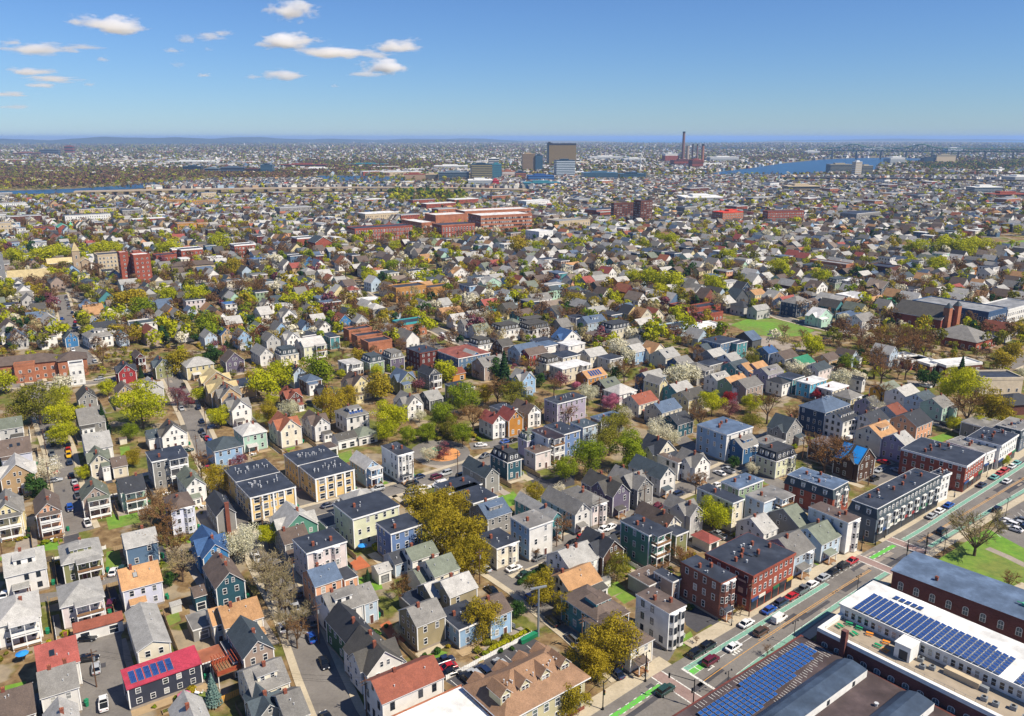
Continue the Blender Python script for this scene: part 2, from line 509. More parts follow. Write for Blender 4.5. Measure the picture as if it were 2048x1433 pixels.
# houses: tile, front eave left end, right end (in that tile's pixels), depth m or back-left corner, eave height, roof type, wall, roof, extras
TILE = {'T1': (0, 1000, 3.31), 'T2': (400, 1000, 3.31), 'T3': (800, 1000, 3.31), 'T4': (1200, 1000, 3.31), 'T5': (1600, 1000, 3.31),
        'M1': (0, 680, 4.096), 'M2': (400, 680, 4.096), 'M3': (800, 680, 4.096), 'M4': (1200, 680, 4.096), 'M5': (1600, 680, 4.214),
        'U1': (0, 460, 3.938), 'U2': (500, 460, 3.938), 'U3': (1000, 460, 3.938), 'U4': (1500, 460, 3.737),
        'F1': (0, 250, 2.926), 'F2': (680, 250, 2.926), 'F3': (1348, 250, 2.926), 'O': (0, 0, 1.0)}
HOUSES = """
T1 28 515 312 455 11 6 c wh lg D,c1,P,k1
T1 408 432 682 372 11 6 h ol lg c1,L2,D
T1 400 715 690 635 10 6.2 h pk lg L2,k2
T1 -30 845 270 768 12 6 h wh pg c1,L2
T1 808 607 1072 522 10 6.2 c lv tn k1,c1,P
T1 828 328 1055 285 8 6 c sb lg c1
T1 1340 392 1522 345 13 6 x bl bl c1
T1 1425 592 1638 552 12 6.3 a dt br c2,R
T1 1285 650 1365 615 5 4 c dt br
T1 1430 112 1562 78 13 6 a gy ch F
T1 1128 70 1292 34 10 8.5 h lv br B,c1
T1 232 108 412 80 12 7.4 a pe br L3,c1
T1 -60 125 150 112 12 7 x ly gr L2,c1
T1 905 1010 1132 940 17 6 a cr lg lo
T1 838 1262 1338 1085 4.8 5.0 s ch cs S,z
T1 250 1150 532 1078 10 6 c wh gr rf:rd,k1,c1
T1 265 1318 527 1238 9 6 c wh gr c2
T1 300 1600 550 1565 8 6 a wh pg c1
T1 -20 1490 240 1430 10 6 c tp br c1
T1 1175 1560 1425 1515 8 6 a lg lg c1
T1 485 887 820 798 3 2.8 s wh rs z
T1 1272 872 1418 812 7 3 f gy gr
T1 1335 1092 1502 1022 5 3 f ch tc
T2 165 856 425 778 9 6 c cr tn c1
T2 95 835 165 815 7 5.4 c cr tn
T2 285 1056 495 982 11 6.4 a tp sl c1
T2 232 1082 290 1062 9 3.8 f tp nv
T2 345 1302 607 1212 9 6 c cr gr c1,D
T2 380 1460 560 1395 8 5 x gy sl c1
T2 572 1480 735 1420 9 5.5 c gy gr c1
T2 540 225 792 165 10 5.6 x sf lg c1
T2 560 300 722 245 8 5 c gy br c1
T2 832 185 945 150 8 3.4 f wh nv
T2 1010 130 1338 48 12 9.6 f lm nv c1
T2 1262 228 1458 150 8 9.2 f cb nv c1
T2 705 357 967 270 9 9.6 f pk nv c2,B2
T2 760 580 945 520 8 7 c pe bg c1
T2 955 540 1050 505 6 5 f pe ch
T2 870 766 1085 692 9 7 c wh gr c1,D
T2 1085 692 1188 662 8 6 c lb gr
T2 985 970 1172 885 12 6.4 a gn ch c1,P
T2 1105 1165 1362 1075 11 6.2 x wh dg c2,P
T2 1300 1110 1372 1080 8 4.8 f wh nv
T2 1205 1355 1622 1175 8 7 c wh rs c1
T3 110 846 303 765 8 6.5 c kh gr c1
T3 230 515 388 445 8 6 c cr ms c1
T3 140 556 228 522 7 4 c cr ms c1
T3 330 650 523 580 7.5 7 c kh pg c1
T3 215 662 300 626 7 5 c kh pg
T3 85 722 215 668 7 3 f gy nv
T2 1405 410 1565 335 6.5 5.5 c wh ms c1
T2 1290 432 1400 398 6 4.2 c lb ch
T2 1180 490 1272 456 4 3.4 c wh pg
T3 600 792 745 730 8 6.2 c sk br c1
T3 390 865 595 790 9 5.2 f sk nv c1
T3 640 326 775 263 9 6.6 f cr nv c1,B
T3 857 192 1003 130 730,120 10 f sk gr c1,wf:wh
T3 580 132 762 90 9 6.4 c gy bg D,c1
T3 1005 135 1100 118 17 6 a te lg c1,P
T3 1160 102 1255 58 15 6.4 a lb gr wf:wh,P
T3 1125 460 1313 376 9 5.6 c wh lg c2
T3 1132 625 1346 535 9 5 c wh tn c1
T3 1345 382 1490 325 10 6 x br ch c1
T3 1305 800 1495 720 12 6.8 h te br L2,D,k2
T4 205 1000 345 912 14 6 h cr br P
T4 458 757 570 700 255,625 9.6 f wh br c2,B2
T4 325 577 440 490 205,490 4 f gy br v
T4 485 545 530 520 6 6 f tp nv
T4 800 555 923 514 565,405 9.8 f bk nv c2,B2,P
T4 1288 385 1440 322 10 6.2 c lb gr c1,B,P
T4 1470 300 1605 240 9 5.8 c lb ms c1,P
T4 1330 195 1440 165 12 5 c gy ms
T5 320 155 400 118 75,45 9.8 f wh br c2,B
T4 1085 228 1166 180 9 5.6 c wh lg c1
T4 725 292 810 266 6 3 h wh rd
T4 325 238 440 190 158,135 10 f sf nv c2,L3r
T4 440 190 545 152 12 6.8 a cr br c1
T4 505 240 588 208 8 6.8 f ol nv c1
T4 600 112 705 85 10 7.5 x lg gr c1
M4 1090 1340 1152 1290 13 9.6 f cr nv c1
M4 1345 1335 1560 1255 1215,1265 9.6 f lb gr c1,L3
M4 1140 1225 1332 1145 1000,1165 9.6 f sg bg c2
M4 1445 1000 1650 950 8 6.6 m lm ch B,c1
M4 1400 872 1540 835 7 7 f cr gr c1
M4 1530 762 1692 722 8 6 x gy sl c1
M4 780 1050 893 1000 9 6 x wh gr c1,P
M4 640 1012 695 995 9 6.6 f wh br
M4 495 1146 637 1108 14 6.4 a wh sl P
M4 470 952 640 905 9 6 x cr nv c1
M4 1040 782 1222 702 820,690 10.4 f sk bg c4,wf:wh
M4 1175 895 1325 850 8 6.6 c db gr c1,B,D
M3 1745 1290 1890 1240 14 7 x pu dg c2,P
M4 310 1232 437 1186 13 7 x gy gr c2,P
M3 1570 1366 1706 1320 13 7 h pk gr c2,B
M5 970 745 1125 670 11 6.4 c pe ch c1
M5 1205 577 1300 540 9 6.2 c mi gr c1
M5 1065 536 1180 500 9 6.2 c lb sl c1
M5 895 486 1020 440 9 6.4 c wh pg c1
M5 820 642 905 604 9 5 c lb rs
M5 365 697 500 648 8 8 c wh ch D3,B
M5 625 720 720 655 9 7.4 c wh ch c1
M5 215 617 430 545 15,550 9.8 h nb bg v
M5 500 1052 665 1000 9 6.6 x br ch tarp,D
M5 385 955 480 900 14 7 f br br c2
M5 430 502 550 472 8 7 h ly gr c1,B
M5 640 572 705 548 9 6.4 c li dg c1
M5 275 432 390 380 145,395 7 f cr wt c1
M4 1725 366 1850 320 1620,335 7.2 f cy wt c1
M5 528 346 605 348 10 6 a wh ch
M5 760 128 850 112 10 7 a lb pg
M5 440 142 500 128 9 6 a lb br
M5 248 182 330 150 8 4.6 c tn br
M5 160 266 280 235 8 5.8 c pk sl c1
M4 1640 216 1745 170 9 6 c ly gn
M5 740 446 830 396 8 5 c ye ms
M5 690 832 830 775 10 7.6 c cr tn c1,D,B
M5 890 896 965 850 9 7.2 c li lg c1,B
M5 1600 752 1740 700 10 6 f gy gr
M4 320 536 450 480 9 6 c cr rs c1,P
M4 510 602 650 545 9 6 c cr bg c1,P
M4 640 702 790 668 9 5.6 c dt ch
M4 720 502 880 448 9 6.6 c ly dg c1
M4 630 432 755 388 8 6 c te lg c1
M4 490 368 562 352 9 8 a ly gr S
M4 400 332 530 290 8 7 c sb lg
M4 160 452 320 418 9 6.4 h wh pg B
M4 960 338 1075 305 7 6.6 c wh lg D
M4 1085 376 1215 330 8 7 c sg tn c1
M4 1190 406 1320 350 9 7 c tp gr c1
M4 1215 256 1280 240 8 6 c lb tn
M4 1300 252 1385 224 8 6 c li tn
M4 1105 246 1250 205 8 6 c te sl
M4 1495 366 1562 345 8 6.2 h wh ch
M4 1380 292 1525 258 8 7 c li gr D
M4 1580 326 1670 295 8 7 f te nv
M4 655 206 765 178 8 5 c db gr
M4 930 142 1040 114 8 6 c gy lg
M4 1075 176 1160 152 8 6 c wh lg
M4 900 216 1060 195 8 5 f gy nv
M4 800 262 935 242 10 7 h gy gr L2
M4 540 152 675 128 10 6 c cr lg k1
M4 430 116 550 88 9 6 x cr tn
M4 290 106 375 84 9 7 c sk pg
M4 1385 116 1475 98 8 7.6 c sb bl c1
M4 1510 166 1615 125 9 6 c wh br
M4 1125 32 1210 12 990,5 9 f te nv
M4 870 92 915 72 8 6 c wh sl
M3 760 692 848 655 9 6.6 a wh rd B,c1
M3 890 666 1005 632 8 7 a or rd c1
M3 1050 611 1150 580 11 6.2 a tn br B,c1,wf:wh
M3 850 592 975 568 9 7 f cr nv v
M3 1290 526 1520 463 1165,490 9.4 f li ch c2,v
M3 1040 832 1152 800 960,800 6.8 m li ms c1
M3 1110 936 1242 900 1035,890 6.6 f pk br c1
M3 1215 812 1325 780 1085,740 9.6 f wh mb c1,L3r
M3 1345 776 1480 740 1205,700 9.6 f cb nv c1
M3 1500 722 1640 696 1390,680 9.2 f lb sl c1
M3 1650 666 1840 618 1575,630 7 f gy bg c1
M3 880 1010 1022 988 725,940 6.8 m dt ch c2
M3 700 1132 830 1104 13 6.6 a gy sl D,c1
M3 600 1342 786 1270 12 7 f lm nv c1
M3 400 1262 692 1190 8 7 f cr nv c2
M2 1250 1372 1482 1305 9 6 h cr lg
M2 1700 548 1828 515 11 6.2 x wh gr c1,B
M2 1880 502 1995 475 9 5 c dg lg c1
M3 490 412 622 388 360,365 7 f ol nv c1
M3 240 292 330 274 10 7 a gy ch c1,L2
M2 1640 348 1755 312 10 6.2 x ol bg
M2 1250 392 1396 355 11 7 x ly br c1
M2 1200 642 1386 600 10 7 h wh gr c1,S,D
M2 940 712 1075 688 12 6.5 x wh br c1
M2 660 752 832 712 12 7 x cr tc c1,k2
M2 730 492 858 478 11 5.6 x mr rs c2
M2 1000 462 1110 440 9 6 x bk ch c1
M2 870 347 1000 323 8 6 h br bg
M2 765 282 876 268 10 7.5 a lb ch c1
M2 1130 832 1290 790 6 3.6 c wh dg
M2 1010 905 1130 872 6 3 f wh br
M2 1300 803 1455 760 8 3.4 h wh ms
M2 295 1167 640 1072 13 8.2 f gd nv v2
M2 410 1296 770 1190 14 8 f gd nv v2,tall
M2 942 1143 1258 1056 825,1035 8 f gd nv v2,tall
M2 800 1032 1115 940 12 8.2 f gd nv v2
M2 1355 1066 1490 1036 11 6.6 a sk pg L2
M2 1620 950 1762 922 1490,870 10 f wh ch c2,B2,P
M2 115 917 346 860 10 6.4 h sk sl
M2 350 790 540 740 10 7 h mi pg c1,P
M2 260 587 422 553 12 7 x wh gr c2,P
M2 170 482 340 450 11 7 x tn gr c2
M2 90 442 290 380 11 7 x tn sd c2
M2 30 360 225 300 9 6 x tn sd k1
M2 300 392 440 350 12 6 f tn nv c1
M2 210 187 366 163 9 6.5 a pu br
M2 490 133 620 122 14 6 a wh lg
M2 660 132 826 118 9 6.5 m cr sl
M2 850 62 1035 35 8 7 c lm pg L2
M2 1200 205 1345 190 9 6.5 f wh pg L2
M2 1390 192 1525 176 9 7 m sg sl
M2 1560 160 1700 148 9 7 m pu gr
M3 160 112 312 84 35,70 9.4 f mr nv c2
M1 965 277 1122 262 10 6 x rd nv c1
M1 1110 152 1192 140 10 7 a mr br L2
M1 1270 232 1416 215 10 6 x ol sl c1
M1 1525 227 1750 190 10 6.6 h ly pg P
M1 1170 425 1345 400 9 5 x lg pg c1
M1 960 442 1100 420 9 6 a tn br
M1 640 497 800 478 11 6 a gy dg c1
M1 650 703 880 690 14 6 c gy gr c1
M1 700 907 932 880 12 6.5 c wh lg bf:pu
M1 735 1022 900 990 10 6 x cr ms c1
M1 920 1050 1040 1010 7 4.4 c cr br
M1 1325 802 1532 758 8 5.6 x wh dg c1
M1 1215 815 1310 790 7 4.6 c wh sl
M1 1242 1002 1536 935 10 10 f gy nv L3,c1
M1 985 1257 1200 1215 9 6.5 c mi ch L2,c1
M1 1525 1217 1702 1195 12 6 a wh ms c1
M1 670 1322 905 1275 9 6 a tp ms L2,c1
M1 0 962 265 922 12 6 c lv br bf:sl,k2
M1 0 1152 290 1095 11 6 x tn pg
M1 -20 742 190 708 9 6 c lg ms
M3 478 155 640 70 380,70 9 f sb rs c1
M3 540 190 700 150 9 6 x bl lg
M3 690 225 880 185 10 7 c tp gr c1,D
M3 985 112 1130 72 10 6.4 c lb bg
M3 1060 132 1215 100 8 6 c rd br
M3 1200 202 1330 182 8 6.5 m cr dg
M3 1335 150 1480 120 10 7 f cr nv
M3 1330 242 1545 190 9 7 f cr wt L2
M3 1005 342 1120 318 9 7 x sk lg c1
M3 1540 322 1690 280 8 5.6 c or tn S
M3 1690 402 1800 362 9 5 c br ms k2
M3 1180 58 1310 32 9 6.5 f wh bg
M3 1380 52 1510 22 9 7 f wh wt
M3 1560 142 1700 112 9 6 c cr lg
M3 1720 165 1830 140 8 6 f lg nv
M3 430 290 530 262 7 3.4 c or rs
M3 840 60 930 40 9 6 c br dg
M3 640 50 760 30 9 6.5 m wh dg
U3 0 800 180 780 10 7 m wh dg
U3 205 795 470 778 11 7 m wh dg
M3 1870 60 1990 35 8 6 c gy gr
U1 210 702 440 672 9 6 c pe bg
U1 15 602 160 590 10 8.6 f wh nv L2
U1 270 582 400 568 8 6.5 f ly nv L3
U1 120 532 260 520 9 6 c tp gr
U1 640 620 770 600 9 6.5 x sk bg
U1 665 640 822 622 9 6.5 c tn tn
U1 705 740 805 725 10 6.5 a bl pg
U1 800 735 915 720 9 5.5 a mi ch
U1 700 855 915 840 13 6.5 h wh gr D
U1 510 860 610 840 9 5.5 a bl sl
U1 375 795 490 775 9 5.5 a wh pg
U1 175 820 285 800 9 6 a sg pg
U1 5 830 125 815 9 6 a wh lg
U1 305 850 455 835 10 6.5 h wh br
U1 935 845 1010 830 9 6 a lb cy
U1 1115 690 1220 680 10 7 a pk gr
U1 1240 690 1335 680 9 7 a sb lg
U1 1360 680 1455 665 9 7 a nb gr
U1 1470 650 1550 640 9 5.5 a lb bg
U1 1700 720 1825 705 10 7 a wh tn
U1 1885 700 1985 690 9 6.5 a mi nv
U1 1870 855 1975 835 10 6.5 a sk gr
U1 1740 835 1840 820 9 5.5 a tn bl
U1 1610 855 1710 840 10 6.5 a lb lg
U1 1410 800 1520 780 10 7 x wh gr
U1 1120 470 1210 455 10 7 a sg sl
U1 1380 460 1470 450 9 6 a lb gr
U1 1780 490 1880 478 9 5 h ly lg
U1 1775 590 1860 575 9 8 f wh bl
U1 760 520 850 505 9 7 a gy gr
U2 370 490 475 478 9 5.5 c pk rs
U2 440 440 555 425 10 6 x wh sl
U2 785 480 870 470 9 5 h wh rd
U2 690 735 815 720 10 6 x bl rs
U2 835 730 935 715 9 6.5 a lg lg
U2 190 800 310 780 10 7 a sk gr
U2 255 690 375 675 10 7.5 x wh gr
U2 440 660 555 645 10 6.5 a lb gr
U2 410 780 505 765 10 7 a sk bg
U2 545 780 650 765 9 6.5 a wh gr
U2 95 610 205 600 9 6.5 x wh gr D
U2 235 600 345 590 9 7 f wh pg
U2 130 880 240 865 10 6.5 a lg gr
U2 290 870 400 855 10 6.5 x wh lg
U2 400 915 590 890 9 7 c cr pg L2
U2 5 810 170 790 9 6 x mr ms
U2 630 850 700 835 11 7 f te nv
U2 880 560 1040 545 10 6 f wh wt
U2 1310 615 1430 600 9 6 x gy gr
U2 1510 670 1700 650 10 5 c wh tn
U2 1600 715 1715 700 9 6 c wh pg
U2 1690 760 1880 740 9 6.5 c cr gr D
U2 1780 800 1890 780 9 6 c lg ms
U2 1590 350 1750 335 9 6 x wh tn
U2 1760 380 1855 365 9 7 f wh sl
U2 1850 430 1990 415 10 6.5 x mi lg
U2 1160 275 1245 262 9 5.5 a wh lg
U2 0 235 120 225 9 8.6 f dt bl L3r
U2 1360 225 1430 215 9 5.5 c ye tn
U2 1900 700 2015 690 9 6 f sg tn
U2 1490 290 1650 270 9 5.5 c nb gr D
U2 1850 600 1980 585 10 6 c te rd
U3 500 870 665 850 10 6.5 x wh bl
U3 690 740 840 715 10 7 c lb bg D
U3 590 700 720 660 9 7 f wh nv
U3 1000 665 1110 645 9 7 a cm ch
U3 1110 690 1200 670 9 7 a cr tn
U3 1195 690 1300 670 9 6 a cr rs
U3 870 300 1050 285 11 6.5 f lb pg
U3 600 350 740 335 10 6.5 h lg pg
U3 505 300 680 275 9 6 c cr tn
U3 330 240 460 222 10 9 f wh nv L2
U3 385 260 490 245 10 6 f sk pg
U3 740 400 890 385 9 7 c wh lg
U3 380 440 530 430 9 8 f sk lg
U3 545 490 690 475 9 5 h wh sl
U3 680 520 775 510 9 6 h ly ch
U3 230 560 430 530 10 6 c wh gr D
U3 360 610 510 590 9 4.5 c pk tp
U3 130 525 205 512 10 6 c ye br
U3 1780 420 1920 405 9 7.5 f wh lg
U3 1890 470 2005 455 9 5.5 a nb ch
U3 1460 440 1545 425 9 6 a wh lg
U3 1540 490 1650 475 9 7 x lg gr
U3 1400 310 1530 295 10 7 a mr tp
U3 1110 830 1205 815 9 6 h lb nv
U3 880 790 1070 770 10 7 m cr ch
U3 750 840 870 820 10 4.5 f bk br
U3 1740 900 1945 880 12 9.4 f sb nv c1
U3 1040 480 1140 465 9 5 x li br
U3 90 745 190 735 9 6.5 h sk ms
U3 200 750 412 735 9 6 m wh dg
U3 320 890 450 870 9 5.5 f dg nv L2
U4 40 490 150 480 9 6 c ly tn
U4 150 520 290 495 9 6.5 x tn lg
U4 255 545 360 520 9 5.5 c lb rd
U4 335 560 512 540 12 9 h nb gr v
U4 560 540 660 515 9 6 x bl lg
U4 655 560 760 540 9 6 x mr pg
U4 505 660 640 635 9 6 x mi wt
U4 785 580 860 560 9 5.5 x ch tn
U4 790 530 905 510 9 6 x lb wt
U4 920 550 1025 520 9 6 c cr tn
U4 1000 570 1110 545 9 5.5 c mi gn
U4 820 690 980 660 10 6.5 c wh gr L2
U4 745 650 895 625 10 7 f nb bg
U4 710 500 835 470 9 8 f wh wt
U4 500 440 585 425 10 7 x wh br
U4 630 400 780 390 10 6.5 m sg sl
U4 730 390 890 375 11 8 f wh wt
U4 945 450 1140 420 13 8 x dg tp
U4 305 200 435 185 12 7 a lb rd
U4 915 130 1050 120 11 7.5 f wh bg L2
"""
TREES = """
lime 783 831 33
lime 773 861 22
lime 532 768 29
lime 561 746 26
lime 544 800 12
green 639 736 27
lime 439 831 19
lime 893 741 22
green 927 795 28
green 885 831 28
green 1176 914 32
green 1259 898 34
green 1132 936 22
oliveg 1220 870 34
lime 281 807 40
lime 129 831 28
lime 122 866 22
lime 117 792 18
oliveg 73 797 36
oliveg 40 815 26
lime 215 775 14
lime 107 729 15
lime 7 760 20
lime 395 790 14
green 259 863 14
pine 205 838 15
dark 73 968 18
blossom 95 939 20
lime 166 944 13
olive 264 914 15
olive 434 956 24
bare 400 924 24
bare 318 1004 30
bare 300 1030 24
redbud 354 787 18
redbud 376 800 12
blossom 122 770 18
bare 203 707 24
dark 425 707 16
olive 349 721 22
blossom 578 817 17
olive 537 826 22
olive 659 807 28
olive 761 770 24
olive 698 790 18
olive 720 712 16
redbud 476 922 18
blossom 857 907 15
blossom 839 831 12
redbud 886 900 16
green 815 870 16
green 855 862 18
green 925 868 20
oliveg 900 855 20
blossom 485 1082 32
lime 536 1070 21
barepale 545 1151 36
barepale 569 1200 30
barepale 572 1242 30
barepale 528 1135 38
barepale 556 1168 38
bare 592 1262 28
barepale 604 1228 24
bare 332 1028 34
barebrown 348 1085 30
barebrown 290 1082 24
barebrown 330 1060 26
barepale 362 1125 30
dark 338 1155 12
pine 735 1150 8
barebrown 802 1178 28
olive 845 1012 38
olive 880 1055 44
olive 930 1070 42
olive 948 1108 34
olive 905 1010 34
olive 915 1125 28
olive 870 1010 30
blossom 799 1260 12
spruce 424 1378 18
olive 963 1236 34
olive 1081 1172 33
redbud 1120 1145 14
dark 1036 1215 15
olive 1135 1211 25
olive 1178 1308 36
olive 1229 1279 43
olive 1141 1393 33
olive 1195 1330 26
oliveg 1235 1130 27
bare 1126 1051 26
bare 1072 1106 13
lime 1430 1027 33
oliveg 1357 1075 15
barebrown 1363 1112 28
barebrown 1481 1220 11
bare 1393 1278 8
bare 1547 1018 24
bare 1535 1300 11
barebig 1957 1060 66
bare 2020 1160 18
blossom 1317 863 25
blossom 1346 875 15
lime 1425 804 24
lime 1503 804 19
oliveg 1505 838 22
bare 1537 809 30
bare 1400 831 28
redbud 1461 812 18
red 1459 795 13
blossom 1356 746 26
blossom 1381 748 20
pink 1222 802 17
blossom 1249 826 14
bare 1588 831 20
barebrown 1652 907 42
barebrown 1676 900 34
red 1635 790 12
blossom 1588 736 16
blossom 1620 739 15
blossom 1681 756 18
lime 1625 690 20
oliveg 1505 714 16
lime 1434 692 13
lime 1466 702 10
bare 1395 702 18
blossom 1237 695 20
blossom 1256 709 18
bare 1249 739 22
bare 1281 765 18
blossom 1505 936 12
dark 1469 922 11
bare 1393 961 22
dark 1525 914 10
lime 1923 768 34
lime 1897 777 16
bare 1939 813 34
olive 1984 813 30
lime 1908 846 13
lime 1963 848 15
barebrown 1752 718 30
bare 1766 735 28
bare 1814 730 22
barebrown 1730 690 22
barebrown 1760 688 22
barebrown 1790 688 24
barebrown 1825 690 24
barebrown 1850 692 20
blossom 1712 758 16
blossom 1747 815 18
bare 1764 780 18
dark 1849 751 14
dark 1870 755 12
pine 1923 739 14
blossom 1828 917 16
blossom 1856 922 14
blossom 1911 943 16
lime 2008 920 9
green 1690 723 14
olive 2008 718 16
olive 2030 701 14
pine 1008 741 24
dark 995 735 18
bare 995 778 30
oliveg 1025 780 28
olive 971 785 18
barebrown 859 712 18
bare 1059 729 24
dark 1078 758 12
redbud 837 768 14
blossom 1176 787 20
redbud 1122 758 16
bare 1108 770 18
pink 1152 770 8
bare 1083 812 16
barebrown 946 831 30
barebrown 905 842 22
bare 1181 851 18
oliveg 1059 797 12
oliveg 1239 838 26
bare 1137 826 20
blossom 1117 980 14
olive 1069 985 19
olive 251 602 32
green 285 615 20
lime 330 592 18
lime 391 592 22
olive 272 665 15
green 411 648 22
lime 498 602 14
lime 86 511 25
lime 127 506 16
lime 33 513 17
lime 325 500 16
lime 348 497 18
lime 439 483 20
olive 465 533 16
lime 200 500 16
lime 225 497 14
bare 400 560 26
bare 440 575 24
bare 480 570 26
bare 510 580 22
bare 120 555 22
bare 100 590 18
bare 60 570 16
lime 1338 562 28
lime 1300 556 20
lime 1262 554 16
lime 1325 582 16
lime 1434 569 20
lime 1366 620 13
lime 1345 480 14
lime 1320 478 12
lime 1457 513 16
olive 1041 488 22
lime 1071 493 12
lime 1025 554 10
green 1056 546 14
olive 1150 600 18
olive 1190 608 14
bare 1200 520 20
bare 1130 625 16
lime 1618 554 12
lime 1645 554 18
lime 1562 535 20
lime 1829 495 20
lime 1901 492 25
lime 1930 495 20
lime 1955 490 26
lime 1875 530 16
lime 1805 634 14
lime 1626 685 16
bare 1820 570 22
bare 1850 575 20
bare 1800 560 18
bare 1720 668 22
bare 1760 672 24
bare 1800 675 26
bare 1834 672 26
bare 1570 660 14
bare 1605 668 12
lime 642 612 10
lime 690 622 14
lime 726 625 14
lime 741 556 14
green 779 534 15
olive 820 625 14
bare 779 658 25
bare 800 690 18
barebrown 745 650 14
bare 690 530 22
bare 730 500 18
lime 788 492 12
bare 890 590 18
lime 820 500 10
"""
CARS = """
T4 435 1257 50 suv darkgreen
T4 735 1062 50 suv maroon
T4 885 970 50 sedan white
T4 640 1010 50 suv black
T4 718 968 50 suv black
T4 975 815 50 sedan white
T4 1068 870 50 suv brown
T4 1187 785 50 van white
T4 1123 725 50 sedan blue
T4 1195 675 50 suv navy
T4 1268 632 50 sedan red
T4 1333 592 50 pickup grey
T4 1400 555 50 sedan white
T4 1480 508 50 sedan silver
T4 1548 475 50 sedan black
T4 1608 432 50 suv black
T4 1652 397 50 sedan red
T4 372 48 60 suv maroon
T4 785 232 -35 pickup silver
T5 865 102 50 sedan silver
T5 920 68 50 sedan white
T5 985 30 50 sedan blue
T5 940 205 50 suv black
T5 1305 62 50 suv black
T5 1355 135 -40 sedan white
T5 1390 160 -40 suv white
T5 1420 190 -40 sedan white
T5 1440 150 -40 sedan silver
T5 1478 185 -40 suv navy
T5 1482 135 -40 sedan grey
M5 1250 1390 50 sedan blue
M5 1545 1222 50 sedan navy
M5 1645 1155 50 sedan teal
M5 1690 1127 50 sedan red
M5 1730 1102 50 suv red
M5 1785 1060 50 sedan white
M5 1825 1032 50 sedan teal
M5 1745 1188 50 sedan white
M5 705 1028 -38 sedan red
M5 820 1096 -38 sedan silver
M5 625 1168 50 suv black
M5 1360 690 -38 suv white
M5 1075 797 50 sedan black
M5 1060 388 -35 pickup white
M5 430 828 50 van white
T3 560 452 -35 sedan silver
T3 755 450 55 sedan white
T3 605 594 -35 sedan black
T3 1008 802 -35 suv black
T3 1145 917 -35 suv grey
T3 990 422 60 sedan silver
T3 920 378 60 sedan grey
T3 1150 282 55 sedan black
T3 1220 247 55 suv red
T3 1297 220 55 sedan silver
T3 1355 187 55 sedan white
T3 1392 180 55 sedan white
T3 1440 232 55 suv black
T3 830 492 55 sedan darkgreen
T3 445 1180 -38 suv black
T3 497 1157 -38 suv silver
T3 555 1130 -38 suv navy
T3 670 1082 -38 sedan silver
T3 312 1108 60 sedan red
T3 338 1140 60 sedan black
T3 285 1068 60 pickup navy
T3 1430 1142 -35 sedan navy
T2 632 712 -25 pickup silver
T2 740 907 -28 sedan blue
T2 822 1074 -30 sedan black
T2 545 842 -28 sedan white
T2 145 747 60 van silver
T2 850 34 60 sedan navy
T2 935 14 60 sedan silver
T2 840 1440 -32 sedan black
T1 30 624 -20 sedan white
T1 750 472 -12 sedan white
T1 808 452 -12 sedan darkgreen
T1 735 687 -15 suv maroon
T1 570 914 80 sedan black
T1 580 1047 75 sedan black
T1 635 1110 -10 sedan silver
T1 685 1345 -10 pickup white
T1 462 52 -10 sedan navy
M2 1940 1122 60 suv maroon
M2 2012 1092 60 suv silver
M2 1740 1177 60 suv black
M2 1840 1209 60 sedan white
M2 1740 1247 60 suv navy
M2 1962 1182 60 van white
M2 1790 1302 60 sedan white
M2 1690 1337 -30 sedan black
M3 510 1112 60 suv black
M3 865 830 60 sedan blue
M3 930 817 60 sedan black
M1 380 667 -25 suv black
M1 395 732 -25 sedan navy
M1 430 852 -20 sedan black
M1 555 852 -20 suv black
M1 558 895 -18 sedan red
M1 562 942 -18 suv yellow
M1 570 1000 -15 suv navy
M1 585 1107 -15 sedan black
M1 610 1162 -15 sedan silver
M1 625 1207 -15 sedan red
M1 450 1147 60 sedan silver
M1 570 1367 -12 suv blue
M1 1625 552 -30 suv navy
M1 1750 712 60 sedan navy
M1 1650 742 -28 sedan black
M1 1670 777 -28 sedan grey
M1 1695 802 -28 sedan red
M1 1720 832 -28 suv blue
M1 1535 902 65 sedan darkgreen
M1 1190 285 60 sedan navy
M4 980 1088 -35 sedan white
M4 1050 1068 -35 pickup silver
M4 965 1187 60 sedan white
M4 480 1372 55 suv maroon
M4 1445 672 55 sedan black
U1 490 742 -15 sedan blue
U1 570 650 -15 sedan navy
U1 583 680 -15 sedan yellow
U1 592 722 -15 sedan red
U1 615 770 -15 sedan white
U1 632 800 -15 sedan grey
U1 638 826 -15 sedan black
"""


def P(t, *pts):
    x0, y0, s = TILE[t]
    return [(x0 + a / s, y0 + b / s) for a, b in pts]


# ---------------------------------------------------------------- setting: ground
def worn(m, base):
    t = m.node_tree
    b = t.nodes['Principled BSDF']
    f = ramp(t, noise(t, 2.2, 4, 'World', .7), [(.36, g3(0)), (.5, g3(1))])
    t.links.new(mixc(t, f, lin('76726C'), lin(base)), b.inputs['Base Color'])


